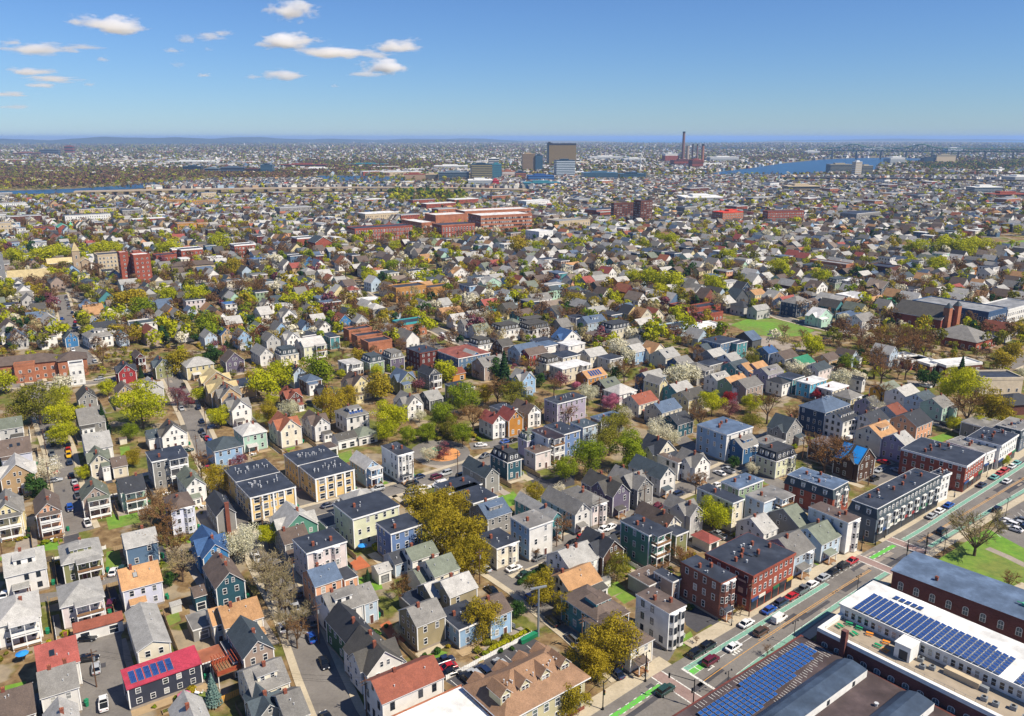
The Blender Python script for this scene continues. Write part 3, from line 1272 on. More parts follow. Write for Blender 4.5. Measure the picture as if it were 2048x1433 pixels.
def ground_mat():
    m, t, b = nt('yard_ground')
    n1 = noise(t, 0.055, 4, 'World', 0.6)
    n2 = noise(t, 0.35, 4, 'World', 0.65)
    n3 = noise(t, 0.021, 3, 'World', 0.6)
    soil = ramp(t, n2, [(0.3, lin('54422C')), (0.5, lin('786346')), (0.7, lin('94805E'))])
    grass = ramp(t, n2, [(0.3, lin('454A22')), (0.55, lin('646830')), (0.75, lin('7E7A48'))])
    pav = ramp(t, n2, [(0.3, lin('7A7060')), (0.7, lin('9A8C74'))])
    f1 = ramp(t, n1, [(0.47, g3(0)), (0.57, g3(1))])
    f3 = ramp(t, n3, [(0.5, g3(0)), (0.56, g3(1))])
    x = mixc(t, f1, soil, grass)
    n4 = noise(t, 0.09, 2, 'World', 0.5)
    f4 = ramp(t, n4, [(0.56, g3(0)), (0.6, g3(1))])
    x = mixc(t, f4, x, pav)
    t.links.new(x, b.inputs['Base Color'])
    b.inputs['Roughness'].default_value = 0.95
    b.inputs['Specular IOR Level'].default_value = 0.1
    return m


def lawn_mat():
    m, t, b = nt('lawn')
    n2 = noise(t, 0.5, 4, 'World', 0.65)
    n1 = noise(t, 0.05, 3, 'World', 0.6)
    a = ramp(t, n2, [(0.3, lin('4C761A')), (0.7, lin('6C9428'))])
    c = ramp(t, n2, [(0.3, lin('566A26')), (0.7, lin('767E36'))])
    f = ramp(t, n1, [(0.42, g3(0)), (0.62, g3(1))])
    t.links.new(mixc(t, f, a, c), b.inputs['Base Color'])
    b.inputs['Roughness'].default_value = 0.95
    return m


def asphalt_mat(key, c0, c1):
    m, t, b = nt(key)
    n1 = noise(t, 0.12, 5, 'World', 0.65)
    n2 = noise(t, 1.6, 3, 'World', 0.6)
    a = ramp(t, n1, [(0.3, lin(c0)), (0.7, lin(c1))])
    v = ramp(t, n2, [(0.3, g3(0.9)), (0.7, g3(1.08))])
    # sealed cracks wander along the surface
    w = noise(t, 0.3, 2, 'World', 0.5)
    cr = ramp(t, w, [(0.494, g3(1)), (0.4985, g3(0.68)), (0.503, g3(1))])
    t.links.new(mixc(t, 1.0, mixc(t, 1.0, a, v, 'MULTIPLY'), cr, 'MULTIPLY'), b.inputs['Base Color'])
    b.inputs['Roughness'].default_value = 0.85
    b.inputs['Specular IOR Level'].default_value = 0.2
    return m


GROUND = ground_mat()
LAWN = lawn_mat()
ASPH = asphalt_mat('asphalt', '66625E', '7C7873')
ASPHD = asphalt_mat('asphalt_new', '3E3E42', '504F52')
SIDEW = asphalt_mat('sidewalk_concrete', 'A39882', 'B9AE98')
DRIVE = asphalt_mat('driveway', '857C72', 'A0968A')
BRICKW = asphalt_mat('brick_crossing', '806A64', '94807A')
ROADW = mat('road_white', 'D9D9D4', 0.7)
ROADY = mat('road_yellow', 'D99A2E', 0.7)
TEALL = mat('bike_lane_teal', '6F9F8C', 0.8)
GREENL = mat('bike_box_green', '57B03C', 0.8)

for m_, c_ in ((TEALL, '6F9F8C'), (GREENL, '57B03C'), (ROADY, 'D0983C'), (ROADW, 'D0D0CA')):
    worn(m_, c_)
mb = MB()
gx = sorted(set([0, 40, 80, 120, 170, 230, 300, 400, 550, 750, 1000, 1400, 2000, 3000, 4500, 7000, 11000, 18000, 30000, 60000] +
                [-q for q in (40, 80, 120, 170, 230, 300, 400, 550, 750, 1000, 1400, 2000, 3000, 4500, 7000, 11000, 18000, 30000, 60000)]))
gy = [-300, -100, 0, 60, 120, 160, 200, 250, 300, 360, 430, 520, 640, 800, 1000, 1300, 1700, 2200, 3000, 4200, 6000, 9000, 14000, 22000, 40000, 80000]
vs = [(x, y, 0) for y in gy for x in gx]
nx = len(gx)
mb.add(vs, [(j * nx + i, j * nx + i + 1, (j + 1) * nx + i + 1, (j + 1) * nx + i) for j in range(len(gy) - 1) for i in range(nx - 1)], GROUND)
struct('ground', mb)

# ---------------------------------------------------------------- setting: side streets
ROADS = [   # pixels of the centre line, width, sidewalks
    ([(720, 1500), (676, 1433), (640, 1350), (610, 1272), (585, 1211), (550, 1151), (520, 1091), (503, 1050), (455, 985), (415, 905), (385, 835), (352, 770), (330, 730)], 7.4, 1),
    ([(225, 1500), (210, 1433), (203, 1340), (197, 1262)], 9.0, 0),
    ([(-40, 1207), (0, 1203), (60, 1200), (115, 1192), (180, 1174), (240, 1153), (262, 1145)], 4.4, 0),
    ([(160, 1065), (145, 1030), (136, 990), (128, 950), (120, 905), (107, 870), (93, 835), (80, 800), (66, 760)], 7.4, 1),
    ([(-40, 775), (30, 772), (90, 770), (150, 768), (185, 766), (240, 755)], 7.0, 1),
    ([(500, 1052), (560, 1040), (650, 1016), (790, 980), (880, 952), (965, 925), (1010, 905)], 7.4, 1),
    ([(1262, 1350), (1215, 1310), (1160, 1262), (1100, 1215), (1050, 1175), (1005, 1145), (970, 1125), (930, 1100), (880, 1050), (840, 1005), (812, 985)], 7.2, 1),
    ([(1000, 1140), (1050, 1122), (1098, 1101), (1150, 1080), (1193, 1066), (1247, 1039), (1300, 1005), (1360, 980), (1440, 946), (1500, 918), (1560, 905)], 7.4, 1),
    ([(940, 893), (985, 890), (1010, 884), (1045, 872)], 7.0, 0),
    ([(1440, 946), (1405, 915), (1370, 885), (1330, 850), (1285, 815), (1235, 780), (1180, 740), (1120, 700)], 6.6, 0),
    ([(1700, 1030), (1640, 1010), (1600, 990), (1545, 962), (1500, 935)], 6.4, 0),
    ([(1735, 965), (1790, 940), (1812, 930), (1770, 905), (1730, 880), (1692, 862), (1650, 830)], 7.0, 1),
    ([(1840, 835), (1880, 845), (1920, 858), (1960, 872), (1985, 880)], 7.0, 1),
    ([(180, 730), (160, 705), (146, 672), (136, 645), (128, 615), (122, 590)], 8.0, 1),
    ([(1155, 662), (1185, 677), (1216, 688), (1245, 697), (1290, 708)], 8.0, 1),
    ([(845, 650), (880, 664), (906, 678), (935, 690), (960, 700)], 8.0, 1),
    ([(790, 510), (815, 524), (850, 543), (881, 556), (916, 574), (960, 592)], 8.0, 1),
    ([(1440, 590), (1500, 610), (1567, 637), (1625, 652), (1670, 662), (1740, 670), (1800, 682)], 8.0, 1),
    ([(1965, 660), (2000, 652), (2048, 640), (2100, 632)], 14.0, 1),
    ([(2010, 735), (2040, 722), (2090, 700)], 9.0, 1),
    ([(640, 530), (690, 560), (725, 585), (760, 612)], 7.0, 1),
    ([(700, 960), (655, 990), (640, 1012)], 5.5, 0),
    ([(590, 985), (612, 1012), (625, 1030)], 7.0, 0),
]
road = MB()
walk = MB()
rlines = []
for k, (px, w, sw) in enumerate(ROADS):
    line = [g(x, y) for x, y in px]
    rlines.append((line, w + (3 if sw else 0)))
    strip(road, line, w, 0.02 + 0.004 * (k % 5), ASPH)
    if sw:
        for s_ in (-1, 1):
            raised(walk, line, 1.7, 0.014 if False else 0.13, SIDEW, s_ * (w / 2 + 0.85), CONC)
struct('side_streets', road)

patch = MB()
rng = random.Random(12)
for line, w in rlines[:14]:
    if w < 7:
        continue
    for a, b in zip(line, line[1:]):
        A, B = Vector(a), Vector(b)
        for k in range(max(1, int((B - A).length / 9))):
            if rng.random() < .6:
                c = A.lerp(B, rng.random())
                dv = (B - A).normalized()
                q = c + Vector((-dv.y, dv.x)) * rng.uniform(-2.4, 2.4)
                L_p = rng.uniform(1.2, 7)
                strip(patch, [tuple(q), tuple(q + dv * L_p)], rng.uniform(.7, 1.8), .042 + .0005 * rng.randrange(8), rng.choice((ASPHD, DRIVE, ASPHD)))
                if rng.random() < .5:
                    patch.cyl(c.x, c.y, .04, .052, .35, ASPHD, 10)
struct('road_patches', patch)

# ---------------------------------------------------------------- setting: the avenue
AVL = [(1130, 1470), (1200, 1418), (1378, 1308), (1526, 1223), (1635, 1157), (1712, 1112), (1793, 1072), (1851, 1036), (1923, 990), (1985, 954), (2060, 905), (2140, 855), (2300, 760)]
AVR = [(1300, 1520), (1400, 1430), (1480, 1358), (1590, 1281), (1700, 1201), (1781, 1150), (1857, 1103), (1935, 1056), (2014, 1008), (2060, 982), (2180, 910), (2300, 838), (2420, 765)]
L_ = [Vector(g(x, y)) for x, y in AVL]
R_ = [Vector(g(x, y)) for x, y in AVR]


def resample(line, n):
    d = [0]
    for a, b in zip(line, line[1:]):
        d.append(d[-1] + (b - a).length)
    out = []
    for i in range(n):
        q = d[-1] * i / (n - 1)
        for j in range(len(d) - 1):
            if q <= d[j + 1] + 1e-6:
                f = (q - d[j]) / max(1e-6, d[j + 1] - d[j])
                out.append(line[j].lerp(line[j + 1], f))
                break
    return out


AXIS = (g(3093, 276)[0],)
ax_d = Vector(dirv(51.5))
ax_n = Vector(dirv(51.5 - 90))        # across the avenue, away to the upper left
A0 = L_[2]


def along(p):
    return (p - A0).dot(ax_d), (p - A0).dot(ax_n)


def rowof(line):
    return sorted(along(p) for p in line)


LR, RR = rowof(L_), rowof(R_)


def interp(rows, s):
    if s <= rows[0][0]:
        return rows[0][1]
    for (a, b), (c, d) in zip(rows, rows[1:]):
        if s <= c:
            return b + (d - b) * (s - a) / (c - a)
    return rows[-1][1]


def smooth(rows, s):
    return sum(interp(rows, s + q) for q in (-16, -8, 0, 8, 16)) / 5


def av(s, f, inset=0.0):
    """point of the avenue: s metres along it, f from 0 (near right kerb) to 1 (far left kerb)"""
    l, r = smooth(LR, s), smooth(RR, s)
    q = r + (l - r) * f + inset
    p = A0 + ax_d * s + ax_n * q
    return (p.x, p.y)


def avband(mb, s0, s1, f0, i0, f1, i1, z, mat_, step=6.0):
    n = max(1, int(abs(s1 - s0) / step))
    for k in range(n):
        a, b = s0 + (s1 - s0) * k / n, s0 + (s1 - s0) * (k + 1) / n
        q = [av(a, f0, i0), av(b, f0, i0), av(b, f1, i1), av(a, f1, i1)]
        mb.add([p + (z,) for p in q], [(0, 1, 2, 3)], mat_)


S0, S1 = -48.0, 260.0
mb = MB()
avband(mb, S0, S1, 0, 0, 1, 0, 0.05, ASPH)
struct('avenue', mb)
s_side = along(Vector(g(1735, 1092)))[0]      # where the side street meets the avenue
s_corner = along(Vector(g(1300, 1330)))[0]    # the near junction
mb = MB()
rng = random.Random(2)
for k in range(46):
    s_ = rng.uniform(-40, 250)
    f_ = rng.uniform(.1, .85)
    avband(mb, s_, s_ + rng.uniform(1.5, 14), f_, 0, f_, rng.uniform(.5, 1.6), .052 + .0004 * (k % 9), rng.choice((ASPHD, DRIVE, ASPHD)), 6)
    if k % 3 == 0:
        q = av(s_, f_)
        mb.cyl(q[0], q[1], .05, .0565, .36, ASPHD, 10)
struct('avenue_patches', mb)
mb = MB()
Z = 0.058
NJ = -5.0
for a, b in ((NJ, s_side - 27), (s_side + 11, S1)):       # far side teal lane
    avband(mb, a, b, 1, -3.5, 1, -2.3, Z, TEALL)
    avband(mb, a, b, 1, -3.62, 1, -3.5, Z + .002, ROADW)
    avband(mb, a, b, 1, -2.3, 1, -2.18, Z + .002, ROADW)
for a, b in ((2, s_side - 10), (s_side + 13, S1)):
    avband(mb, a, b, 0, 0.5, 0, 1.7, Z, TEALL)
    avband(mb, a, b, 0, 1.7, 0, 1.82, Z + .002, ROADW)
for a, b in ((16, s_side - 12), (s_side + 13, S1)):     # double yellow
    avband(mb, a, b, .42, -.30, .42, -.16, Z, ROADY)
    avband(mb, a, b, .42, .16, .42, .30, Z, ROADY)
avband(mb, NJ, 24, .60, -.07, .60, .07, Z, ROADW)
avband(mb, NJ, 16, .40, -.07, .40, .07, Z, ROADY)
avband(mb, NJ - .6, NJ, .06, 0, 1, -2.2, Z + .001, ROADW)
avband(mb, NJ, -.6, .60, 0, 1, -3.62, Z + .003, GREENL, 3)
for k in (-2.9, -.6):
    avband(mb, k, k + .2, .60, 0, 1, -3.62, Z + .006, ROADW, 3)
for a in (-12.4, s_side - 9.6, s_side + 7.2):
    avband(mb, a, a + 2.9, 0, 0, 1, 0, Z, BRICKW, 4)
    avband(mb, a - .3, a, 0, 0, 1, 0, Z + .001, ROADW, 4)
    avband(mb, a + 2.9, a + 3.2, 0, 0, 1, 0, Z + .001, ROADW, 4)
for a, b in ((-40, -13.2), (s_side - 6, s_side + 6)):
    avband(mb, a, b, 1, -3.6, 1, -2.4, Z + .002, GREENL, 4)
    k = a
    while k < b:
        avband(mb, k, k + 1.0, 1, -3.8, 1, -3.6, Z + .004, ROADW, 2)
        avband(mb, k, k + 1.0, 1, -2.4, 1, -2.2, Z + .004, ROADW, 2)
        k += 2.4
avband(mb, -40, -14, 0, 1.0, 0, 2.2, Z + .002, GREENL, 4)
for k in range(8):
    avband(mb, s_side - 26 + k * 2.1, s_side - 26 + k * 2.1 + 1.0, 1, -2.4, 1, -2.26, Z + .004, ROADW, 3)
for s_ in (-1.5, 19.0):
    for ds, df0, df1 in ((0, .505, .525), (1.9, .50, .56)):
        avband(mb, s_ + ds, s_ + ds + (1.9 if ds == 0 else .35), df0, 0, df1, 0, Z + .002, ROADW, 3)
    q = [av(s_ + 1.4, .56), av(s_ + 2.7, .56), av(s_ + 2.05, .585)]
    mb.add([p + (Z + .003,) for p in q], [(0, 1, 2)], ROADW)
for k in range(4):
    avband(mb, 7.2 + k * .9, 7.2 + k * .9 + .5, .46, 0, .56, 0, Z + .002, ROADW, 2)
struct('road_markings', mb)
# sidewalks of the avenue
for a, b in ((S0, -6), (2, s_side - 5), (s_side + 5, S1)):
    n = int((b - a) / 6)
    for k in range(n):
        q0, q1 = a + (b - a) * k / n, a + (b - a) * (k + 1) / n
        p = [av(q0, 1, 0), av(q1, 1, 0), av(q1, 1, 3.6), av(q0, 1, 3.6)]
        walk.add([t_ + (0.14,) for t_ in p], [(0, 1, 2, 3)], SIDEW)
        walk.add([p[0] + (0.0,), p[1] + (0.0,), p[1] + (0.14,), p[0] + (0.14,)], [(0, 1, 2, 3)], CONC)
for a, b in ((-20, s_side - 5), (s_side + 6, S1)):
    n = int((b - a) / 6)
    for k in range(n):
        q0, q1 = a + (b - a) * k / n, a + (b - a) * (k + 1) / n
        p = [av(q1, 0, 0), av(q0, 0, 0), av(q0, 0, -2.2), av(q1, 0, -2.2)]
        walk.add([t_ + (0.14,) for t_ in p], [(0, 1, 2, 3)], SIDEW)
        walk.add([p[0] + (0.0,), p[1] + (0.0,), p[1] + (0.14,), p[0] + (0.14,)], [(0, 1, 2, 3)], CONC)
struct('sidewalks', walk)
mb = MB()
for pl in (P('T3', (1385, 1240), (1235, 1350), (1280, 1395), (1460, 1275)),):
    polyz(mb, pl, 0.062, BRICKW)
struct('side_street_crossing', mb)

# ---------------------------------------------------------------- setting: lawns, driveways, car parks, plazas
mb = MB()
LAWNS = [P('T5', (905, 400), (1240, 190), (1500, 330), (1500, 660), (1300, 590), (1000, 450)),
         [(1462, 650), (1500, 636), (1545, 637), (1590, 648), (1630, 661), (1610, 672), (1550, 675), (1500, 667)],
         [(1985, 489), (2060, 479), (2090, 490), (2060, 503), (2000, 498)],
         P('T1', (705, 345), (790, 330), (810, 440), (700, 450)), P('T1', (245, 300), (385, 265), (395, 325), (255, 345)),
         P('T1', (0, 380), (110, 345), (115, 375), (0, 405)), P('T1', (1150, 1400), (1180, 1320), (1330, 1240), (1380, 1300), (1230, 1420)),
         P('T1', (1100, 770), (1180, 740), (1200, 800), (1110, 840)), P('T1', (0, 1240), (170, 1200), (180, 1290), (0, 1330)),
         P('T1', (560, 1240), (620, 1230), (625, 1300), (565, 1300)), P('T1', (1230, 250), (1330, 220), (1340, 260), (1240, 290)),
         P('T2', (1040, 520), (1180, 480), (1210, 590), (1080, 620)), P('T2', (1400, 1080), (1520, 980), (1640, 1010), (1560, 1080)),
         P('T3', (640, 0), (790, 0), (780, 60), (660, 30)), P('M3', (790, 1290), (930, 1240), (1010, 1330), (880, 1393), (800, 1360)),
         P('T3', (1340, 580), (1440, 540), (1500, 600), (1400, 640)), P('T4', (40, 420), (170, 340), (280, 400), (230, 460), (100, 480)),
         P('T4', (1150, 190), (1280, 160), (1310, 230), (1180, 270)), P('T4', (520, 920), (600, 870), (630, 930), (550, 970)),
         P('T4', (100, 640), (170, 600), (240, 650), (160, 690)), P('M5', (1090, 830), (1210, 790), (1290, 820), (1180, 870)),
         P('M2', (1120, 940), (1240, 900), (1250, 990), (1150, 1020)), P('M2', (690, 880), (770, 850), (780, 890), (720, 910)),
         P('M2', (1400, 1190), (1560, 1150), (1590, 1210), (1430, 1240)), P('M4', (1330, 1150), (1430, 1130), (1440, 1170), (1340, 1190)),
         P('M4', (1100, 1080), (1200, 1030), (1230, 1050), (1120, 1090)), P('M1', (980, 880), (1060, 870), (1070, 950), (990, 950)),
         P('T5', (95, 410), (150, 400), (160, 440), (100, 450)), P('T1', (700, 110), (900, 60), (930, 150), (720, 200))]
for k, pl in enumerate(LAWNS):
    polyz(mb, pl, 0.012 + 0.001 * (k % 3), LAWN)
struct('lawns', mb)
mb = MB()
for k, (pl, m_) in enumerate([
        (P('T3', (300, 1200), (860, 900), (950, 960), (640, 1180), (470, 1290), (350, 1230)), ASPHD),
        (P('T4', (520, 660), (580, 640), (790, 790), (640, 880), (570, 830)), ASPHD),
        (P('T4', (330, 880), (420, 1000), (500, 990), (460, 1060), (400, 1100), (250, 980)), ASPH),
        (P('T1', (600, 880), (860, 800), (800, 900), (820, 1433), (640, 1433)), ASPH),
        (P('T1', (340, 450), (400, 420), (440, 560), (370, 590)), ASPHD), (P('T1', (690, 610), (760, 580), (820, 730), (720, 780)), ASPHD),
        (P('T1', (400, 250), (520, 220), (530, 290), (400, 330)), ASPHD), (P('T1', (140, 120), (230, 110), (250, 300), (90, 360)), DRIVE),
        (P('T1', (410, 110), (520, 80), (520, 220), (400, 250)), DRIVE), (P('T1', (1290, 60), (1380, 40), (1440, 200), (1330, 260)), DRIVE),
        (P('T1', (1250, 700), (1400, 660), (1500, 690), (1260, 760)), DRIVE),
        (P('T3', (660, 900), (800, 840), (870, 890), (620, 1010)), DRIVE),
        (P('M2', (760, 1190), (900, 1160), (960, 1330), (820, 1380)), BRICKW),
        (P('M3', (150, 850), (350, 820), (560, 930), (600, 960), (330, 1060), (180, 1020)), DRIVE),
        (P('M3', (1010, 1030), (1130, 1100), (1250, 1190), (1130, 1240), (1050, 1120)), ASPHD),
        (P('M3', (1190, 1150), (1430, 1080), (1430, 1190), (1260, 1230)), ASPHD),
        (P('M5', (640, 1200), (760, 1130), (820, 1150), (680, 1230)), DRIVE),
        (P('T4', (1260, 20), (1370, 0), (1420, 60), (1330, 120)), SIDEW),
        (P('T5', (1270, 110), (1500, 0), (1500, 330), (1330, 260)), ASPH),
        (P('U2', (1200, 860), (1400, 840), (1560, 950), (1300, 970)), ASPH),
        (P('U1', (560, 380), (900, 370), (880, 470), (700, 440)), ASPH),
        (P('U4', (1700, 800), (1960, 740), (2048, 760), (1800, 890)), DRIVE),
        ([(795, 605), (860, 600), (880, 610), (800, 622)], ASPH),
        (P('M5', (900, 340), (1210, 360), (1190, 390), (920, 400)), DRIVE),
        ([(1465, 672), (1530, 676), (1640, 700), (1560, 706)], DRIVE),
        ([(670, 478), (705, 492), (760, 500), (740, 510), (660, 500)], DRIVE),
]):
    polyz(mb, pl, 0.006 + 0.0015 * (k % 4), m_)
polyz(mb, P('M3', *[(330 + 245 * math.cos(a * .3927), 925 + 105 * math.sin(a * .3927)) for a in range(16)]), .026, ASPH)
polyz(mb, P('M3', *[(345 + 150 * math.cos(a * .3927), 935 + 62 * math.sin(a * .3927)) for a in range(16)]), 0.03, mat('play_surface', 'C58A55', 0.9))
polyz(mb, P('T2', (990, 420), (1060, 370), (1130, 440), (1030, 470)), 0.02, mat('paving_terracotta', 'A8603F', 0.9))
polyz(mb, P('T2', (1190, 830), (1250, 800), (1370, 930), (1290, 980)), 0.02, mat('paving_terracotta', 'A8603F', 0.9))
struct('paved_yards', mb)
mb = MB()
for i in range(8):
    a = Vector((P('T3', (335 + i * 72, 1195 - i * 33)))[0])
    q = g(*(a.x, a.y))
    e = g(a.x + 17, a.y + 14)
    strip(mb, [q, e], 0.14, 0.026, ROADW)
for i in range(9):
    a = P('T5', (1330 + i * 20, 250 - i * 20))[0]
    strip(mb, [g(*a), g(a[0] - 9, a[1] - 8)], 0.14, 0.03, ROADW)
struct('parking_lines', mb)
mb = MB()
strip(mb, [g(*p) for p in P('T5', (1240, 320), (1380, 380), (1500, 440))], 2.4, 0.03, DRIVE)
strip(mb, [g(*p) for p in P('T5', (1420, 600), (1500, 560))], 2.4, 0.034, SIDEW)
struct('park_paths', mb)

# ---------------------------------------------------------------- setting: water and far shores


def water_mat():
    m, t, b = nt('river_water')
    b.inputs['Base Color'].default_value = lin('2E6FA0')
    b.inputs['Roughness'].default_value = 0.35
    b.inputs['Specular IOR Level'].default_value = 0.4
    n = noise(t, 0.02, 4, 'World')
    t.links.new(ramp(t, n, [(0.3, lin('1A3C5A')), (0.7, lin('225274'))]), b.inputs['Base Color'])
    return m


WATER = water_mat()
RIVER_R = [(1400, 352), (1440, 344), (1500, 337), (1560, 328), (1640, 320), (1700, 317), (1790, 316), (1850, 318), (1840, 325), (1760, 330), (1750, 345), (1660, 350), (1560, 354), (1470, 355)]
RIVER_L = [(-60, 383), (40, 382), (150, 378), (240, 372), (300, 366), (350, 362), (400, 361), (420, 364), (330, 374), (220, 382), (100, 388), (-60, 390)]
RIVER_M = [(590, 360), (640, 352), (700, 352), (800, 354), (830, 358), (800, 365), (700, 366), (620, 368)]
mb = MB()
for pl in (RIVER_R, RIVER_L, RIVER_M, [(1830, 308), (1900, 306), (2000, 311), (2090, 312), (2090, 318), (1960, 318), (1880, 316)], [(1960, 291), (2090, 291), (2090, 295), (1985, 294)]):
    polyz(mb, pl, 0.5, WATER)
struct('river', mb)
mb = MB()
sea = []
for x, y in ((960, 281.5), (1100, 281.8), (1200, 283), (1260, 285.5), (1400, 286.5), (1470, 285.5), (1560, 283), (1640, 284.5), (1750, 281.5), (1830, 282.5), (1930, 283.5), (2150, 288)):
    sea.append(g(x, y) + (1.0,))
sea += [(60000, 90000, 1.0), (-4000, 90000, 1.0)]
mb.add(sea, [tuple(range(len(sea)))], mat('sea_water', '36709E', 0.6))
struct('sea', mb)
mb = MB()
HM = mat('far_hills', '2C3836', 0.95)
rng = random.Random(4)
for (xa, xb, D, hm, dep) in ((-80, 560, 15000, 138, 1800), (300, 900, 18000, 124, 2000), (560, 1050, 21000, 104, 2500), (1250, 1800, 8200, 26, 900), (1780, 2200, 9000, 34, 900), (1500, 2200, 26000, 75, 1500)):
    n = 60
    for r_ in range(4):
        pass
    rows = []
    for j in range(7):
        row = []
        for i in range(n + 1):
            f = i / n
            X = (xa + (xb - xa) * f - 1024) / F * D * 1.04
            env = math.sin(math.pi * f) ** 0.35
            hh = hm * env * (0.72 + 0.16 * math.sin(f * 9 + xa) + 0.1 * math.sin(f * 23 + D) + 0.03 * math.sin(f * 61)) * math.sin(math.pi * j / 6)
            row.append((X, D + dep * (j / 6 - 0.5), max(hh, -5) - 2))
        rows.append(row)
    vs = [p for row in rows for p in row]
    mb.add(vs, [(j * (n + 1) + i, j * (n + 1) + i + 1, (j + 1) * (n + 1) + i + 1, (j + 1) * (n + 1) + i) for j in range(6) for i in range(n)], HM)
struct('hills', mb)


# ---------------------------------------------------------------- houses
def window_mesh(trim):
    mb = MB()
    mb.box(-.5, .5, -.07, 0, -.04, .0, trim, True)
    mb.box(-.5, -.41, -.06, 0, 0, 1, trim)
    mb.box(.41, .5, -.06, 0, 0, 1, trim)
    mb.box(-.5, .5, -.065, 0, .93, 1, trim)
    mb.box(-.41, .41, -.045, 0, .475, .52, trim)
    mb.add([(-.41, -.02, 0), (.41, -.02, 0), (.41, -.02, .93), (-.41, -.02, .93)], [(0, 1, 2, 3)], GLASS)
    return mb.mesh('window')


WIN = window_mesh(TRIM)
WIND = window_mesh(TRIMD)


def mk_door():
    mb = MB()
    mb.box(-.55, .55, -.06, 0, 0, 2.2, TRIM)
    mb.box(-.42, .42, -.08, 0, .02, 2.05, mat('door_paint', '5A3A34', 0.5))
    return mb.mesh('door')


DOOR = mk_door()


def mk_chimney():
    mb = MB()
    mb.box(-.32, .32, -.3, .3, -1.5, .95, CHIMB)
    mb.box(-.38, .38, -.36, .36, .95, 1.08, CHIMB)
    mb.box(-.24, -.04, -.1, .1, 1.08, 1.28, mat('clay_pot', 'A8664A', .8))
    mb.box(.05, .24, -.1, .1, 1.08, 1.25, mat('clay_pot', 'A8664A', .8))
    return mb.mesh('chimney')


CHIM = mk_chimney()


def mk_vent():
    mb = MB()
    mb.cyl(0, 0, 0, .6, .16, mat('vent_metal', 'BDBFC0', .4), 6)
    mb.cyl(0, 0, .6, .72, .28, mat('vent_metal', 'BDBFC0', .4), 6)
    return mb.mesh('roof_vent')


VENT = mk_vent()


def mk_sky():
    mb = MB()
    mb.box(-.5, .5, -.7, .7, 0, .1, TRIMD)
    mb.box(-.42, .42, -.62, .62, .1, .13, GLASS)
    return mb.mesh('skylight')


SKYL = mk_sky()


def mk_hvac():
    mb = MB()
    mb.box(-1, 1, -.8, .8, 0, 1.1, METAL)
    mb.cyl(0, 0, 1.1, 1.25, .55, BLACKM, 10)
    return mb.mesh('rooftop_unit')


HVAC = mk_hvac()


def mk_bay(wm, h):
    mb = MB()
    w, dd = 2.6, .9
    pts = [(-w / 2, 0), (-w / 2 + .7, -dd), (w / 2 - .7, -dd), (w / 2, 0)]
    vs = [p + (0.4,) for p in pts] + [p + (h,) for p in pts]
    mb.add(vs, [(0, 1, 5, 4), (1, 2, 6, 5), (2, 3, 7, 6), (3, 0, 4, 7), (0, 3, 2, 1)], wm)
    mb.slab([(p[0] * 1.1, p[1] * 1.15, h + .18) for p in pts], .2, TRIM)
    return mb.mesh('bay_window')


def gable_faces(mb, x0, x1, y0, y1, h, rise, axis, wall, rm, ov=.32, th=.14, rm2=None, trim=TRIM, hipk=0.0):
    """roof over the rectangle; axis 'c': ridge along x, 'a': ridge along y"""
    if axis == 'c':
        ym = (y0 + y1) / 2
        if wall is not None:
            mb.add([(x0, y1, h), (x0, y0, h), (x0, ym, h + rise)], [(0, 1, 2)], wall)
            mb.add([(x1, y0, h), (x1, y1, h), (x1, ym, h + rise)], [(0, 1, 2)], wall)
        k = rise / (ym - y0)
        zo = h - k * ov
        A = [(x0 - ov, y0 - ov, zo + th), (x1 + ov, y0 - ov, zo + th), (x1 + ov, ym, h + rise + th), (x0 - ov, ym, h + rise + th)]
        B = [(x1 + ov, y1 + ov, zo + th), (x0 - ov, y1 + ov, zo + th), (x0 - ov, ym, h + rise + th), (x1 + ov, ym, h + rise + th)]
    else:
        xm = (x0 + x1) / 2
        if wall is not None:
            mb.add([(x0, y0, h), (x1, y0, h), (xm, y0, h + rise)], [(0, 1, 2)], wall)
            mb.add([(x1, y1, h), (x0, y1, h), (xm, y1, h + rise)], [(0, 1, 2)], wall)
        k = rise / (xm - x0)
        zo = h - k * ov
        A = [(x0 - ov, y1 + ov, zo + th), (x0 - ov, y0 - ov, zo + th), (xm, y0 - ov, h + rise + th), (xm, y1 + ov, h + rise + th)]
        B = [(x1 + ov, y0 - ov, zo + th), (x1 + ov, y1 + ov, zo + th), (xm, y1 + ov, h + rise + th), (xm, y0 - ov, h + rise + th)]
    return A, B


NH = [0]
RNG = random.Random(11)
FOOT = []       # footprints: (x, y, radius) and rectangles
RECTS = []


def house_name(t, h, wall):
    if h < 4.3:
        return 'garage', 'garage'
    if t == 'f' and h > 8.3:
        return ('brick_apartment_house', 'apartment house') if wall in ('bk', 'ob', 'mr') else ('triple_decker', 'triple-decker')
    return {'c': 'gabled_house', 'a': 'gabled_house', 'x': 'gabled_house', 'h': 'hip_roofed_house', 'f': 'flat_roofed_house',
            'm': 'mansard_house', 's': 'modern_house'}[t], 'house'


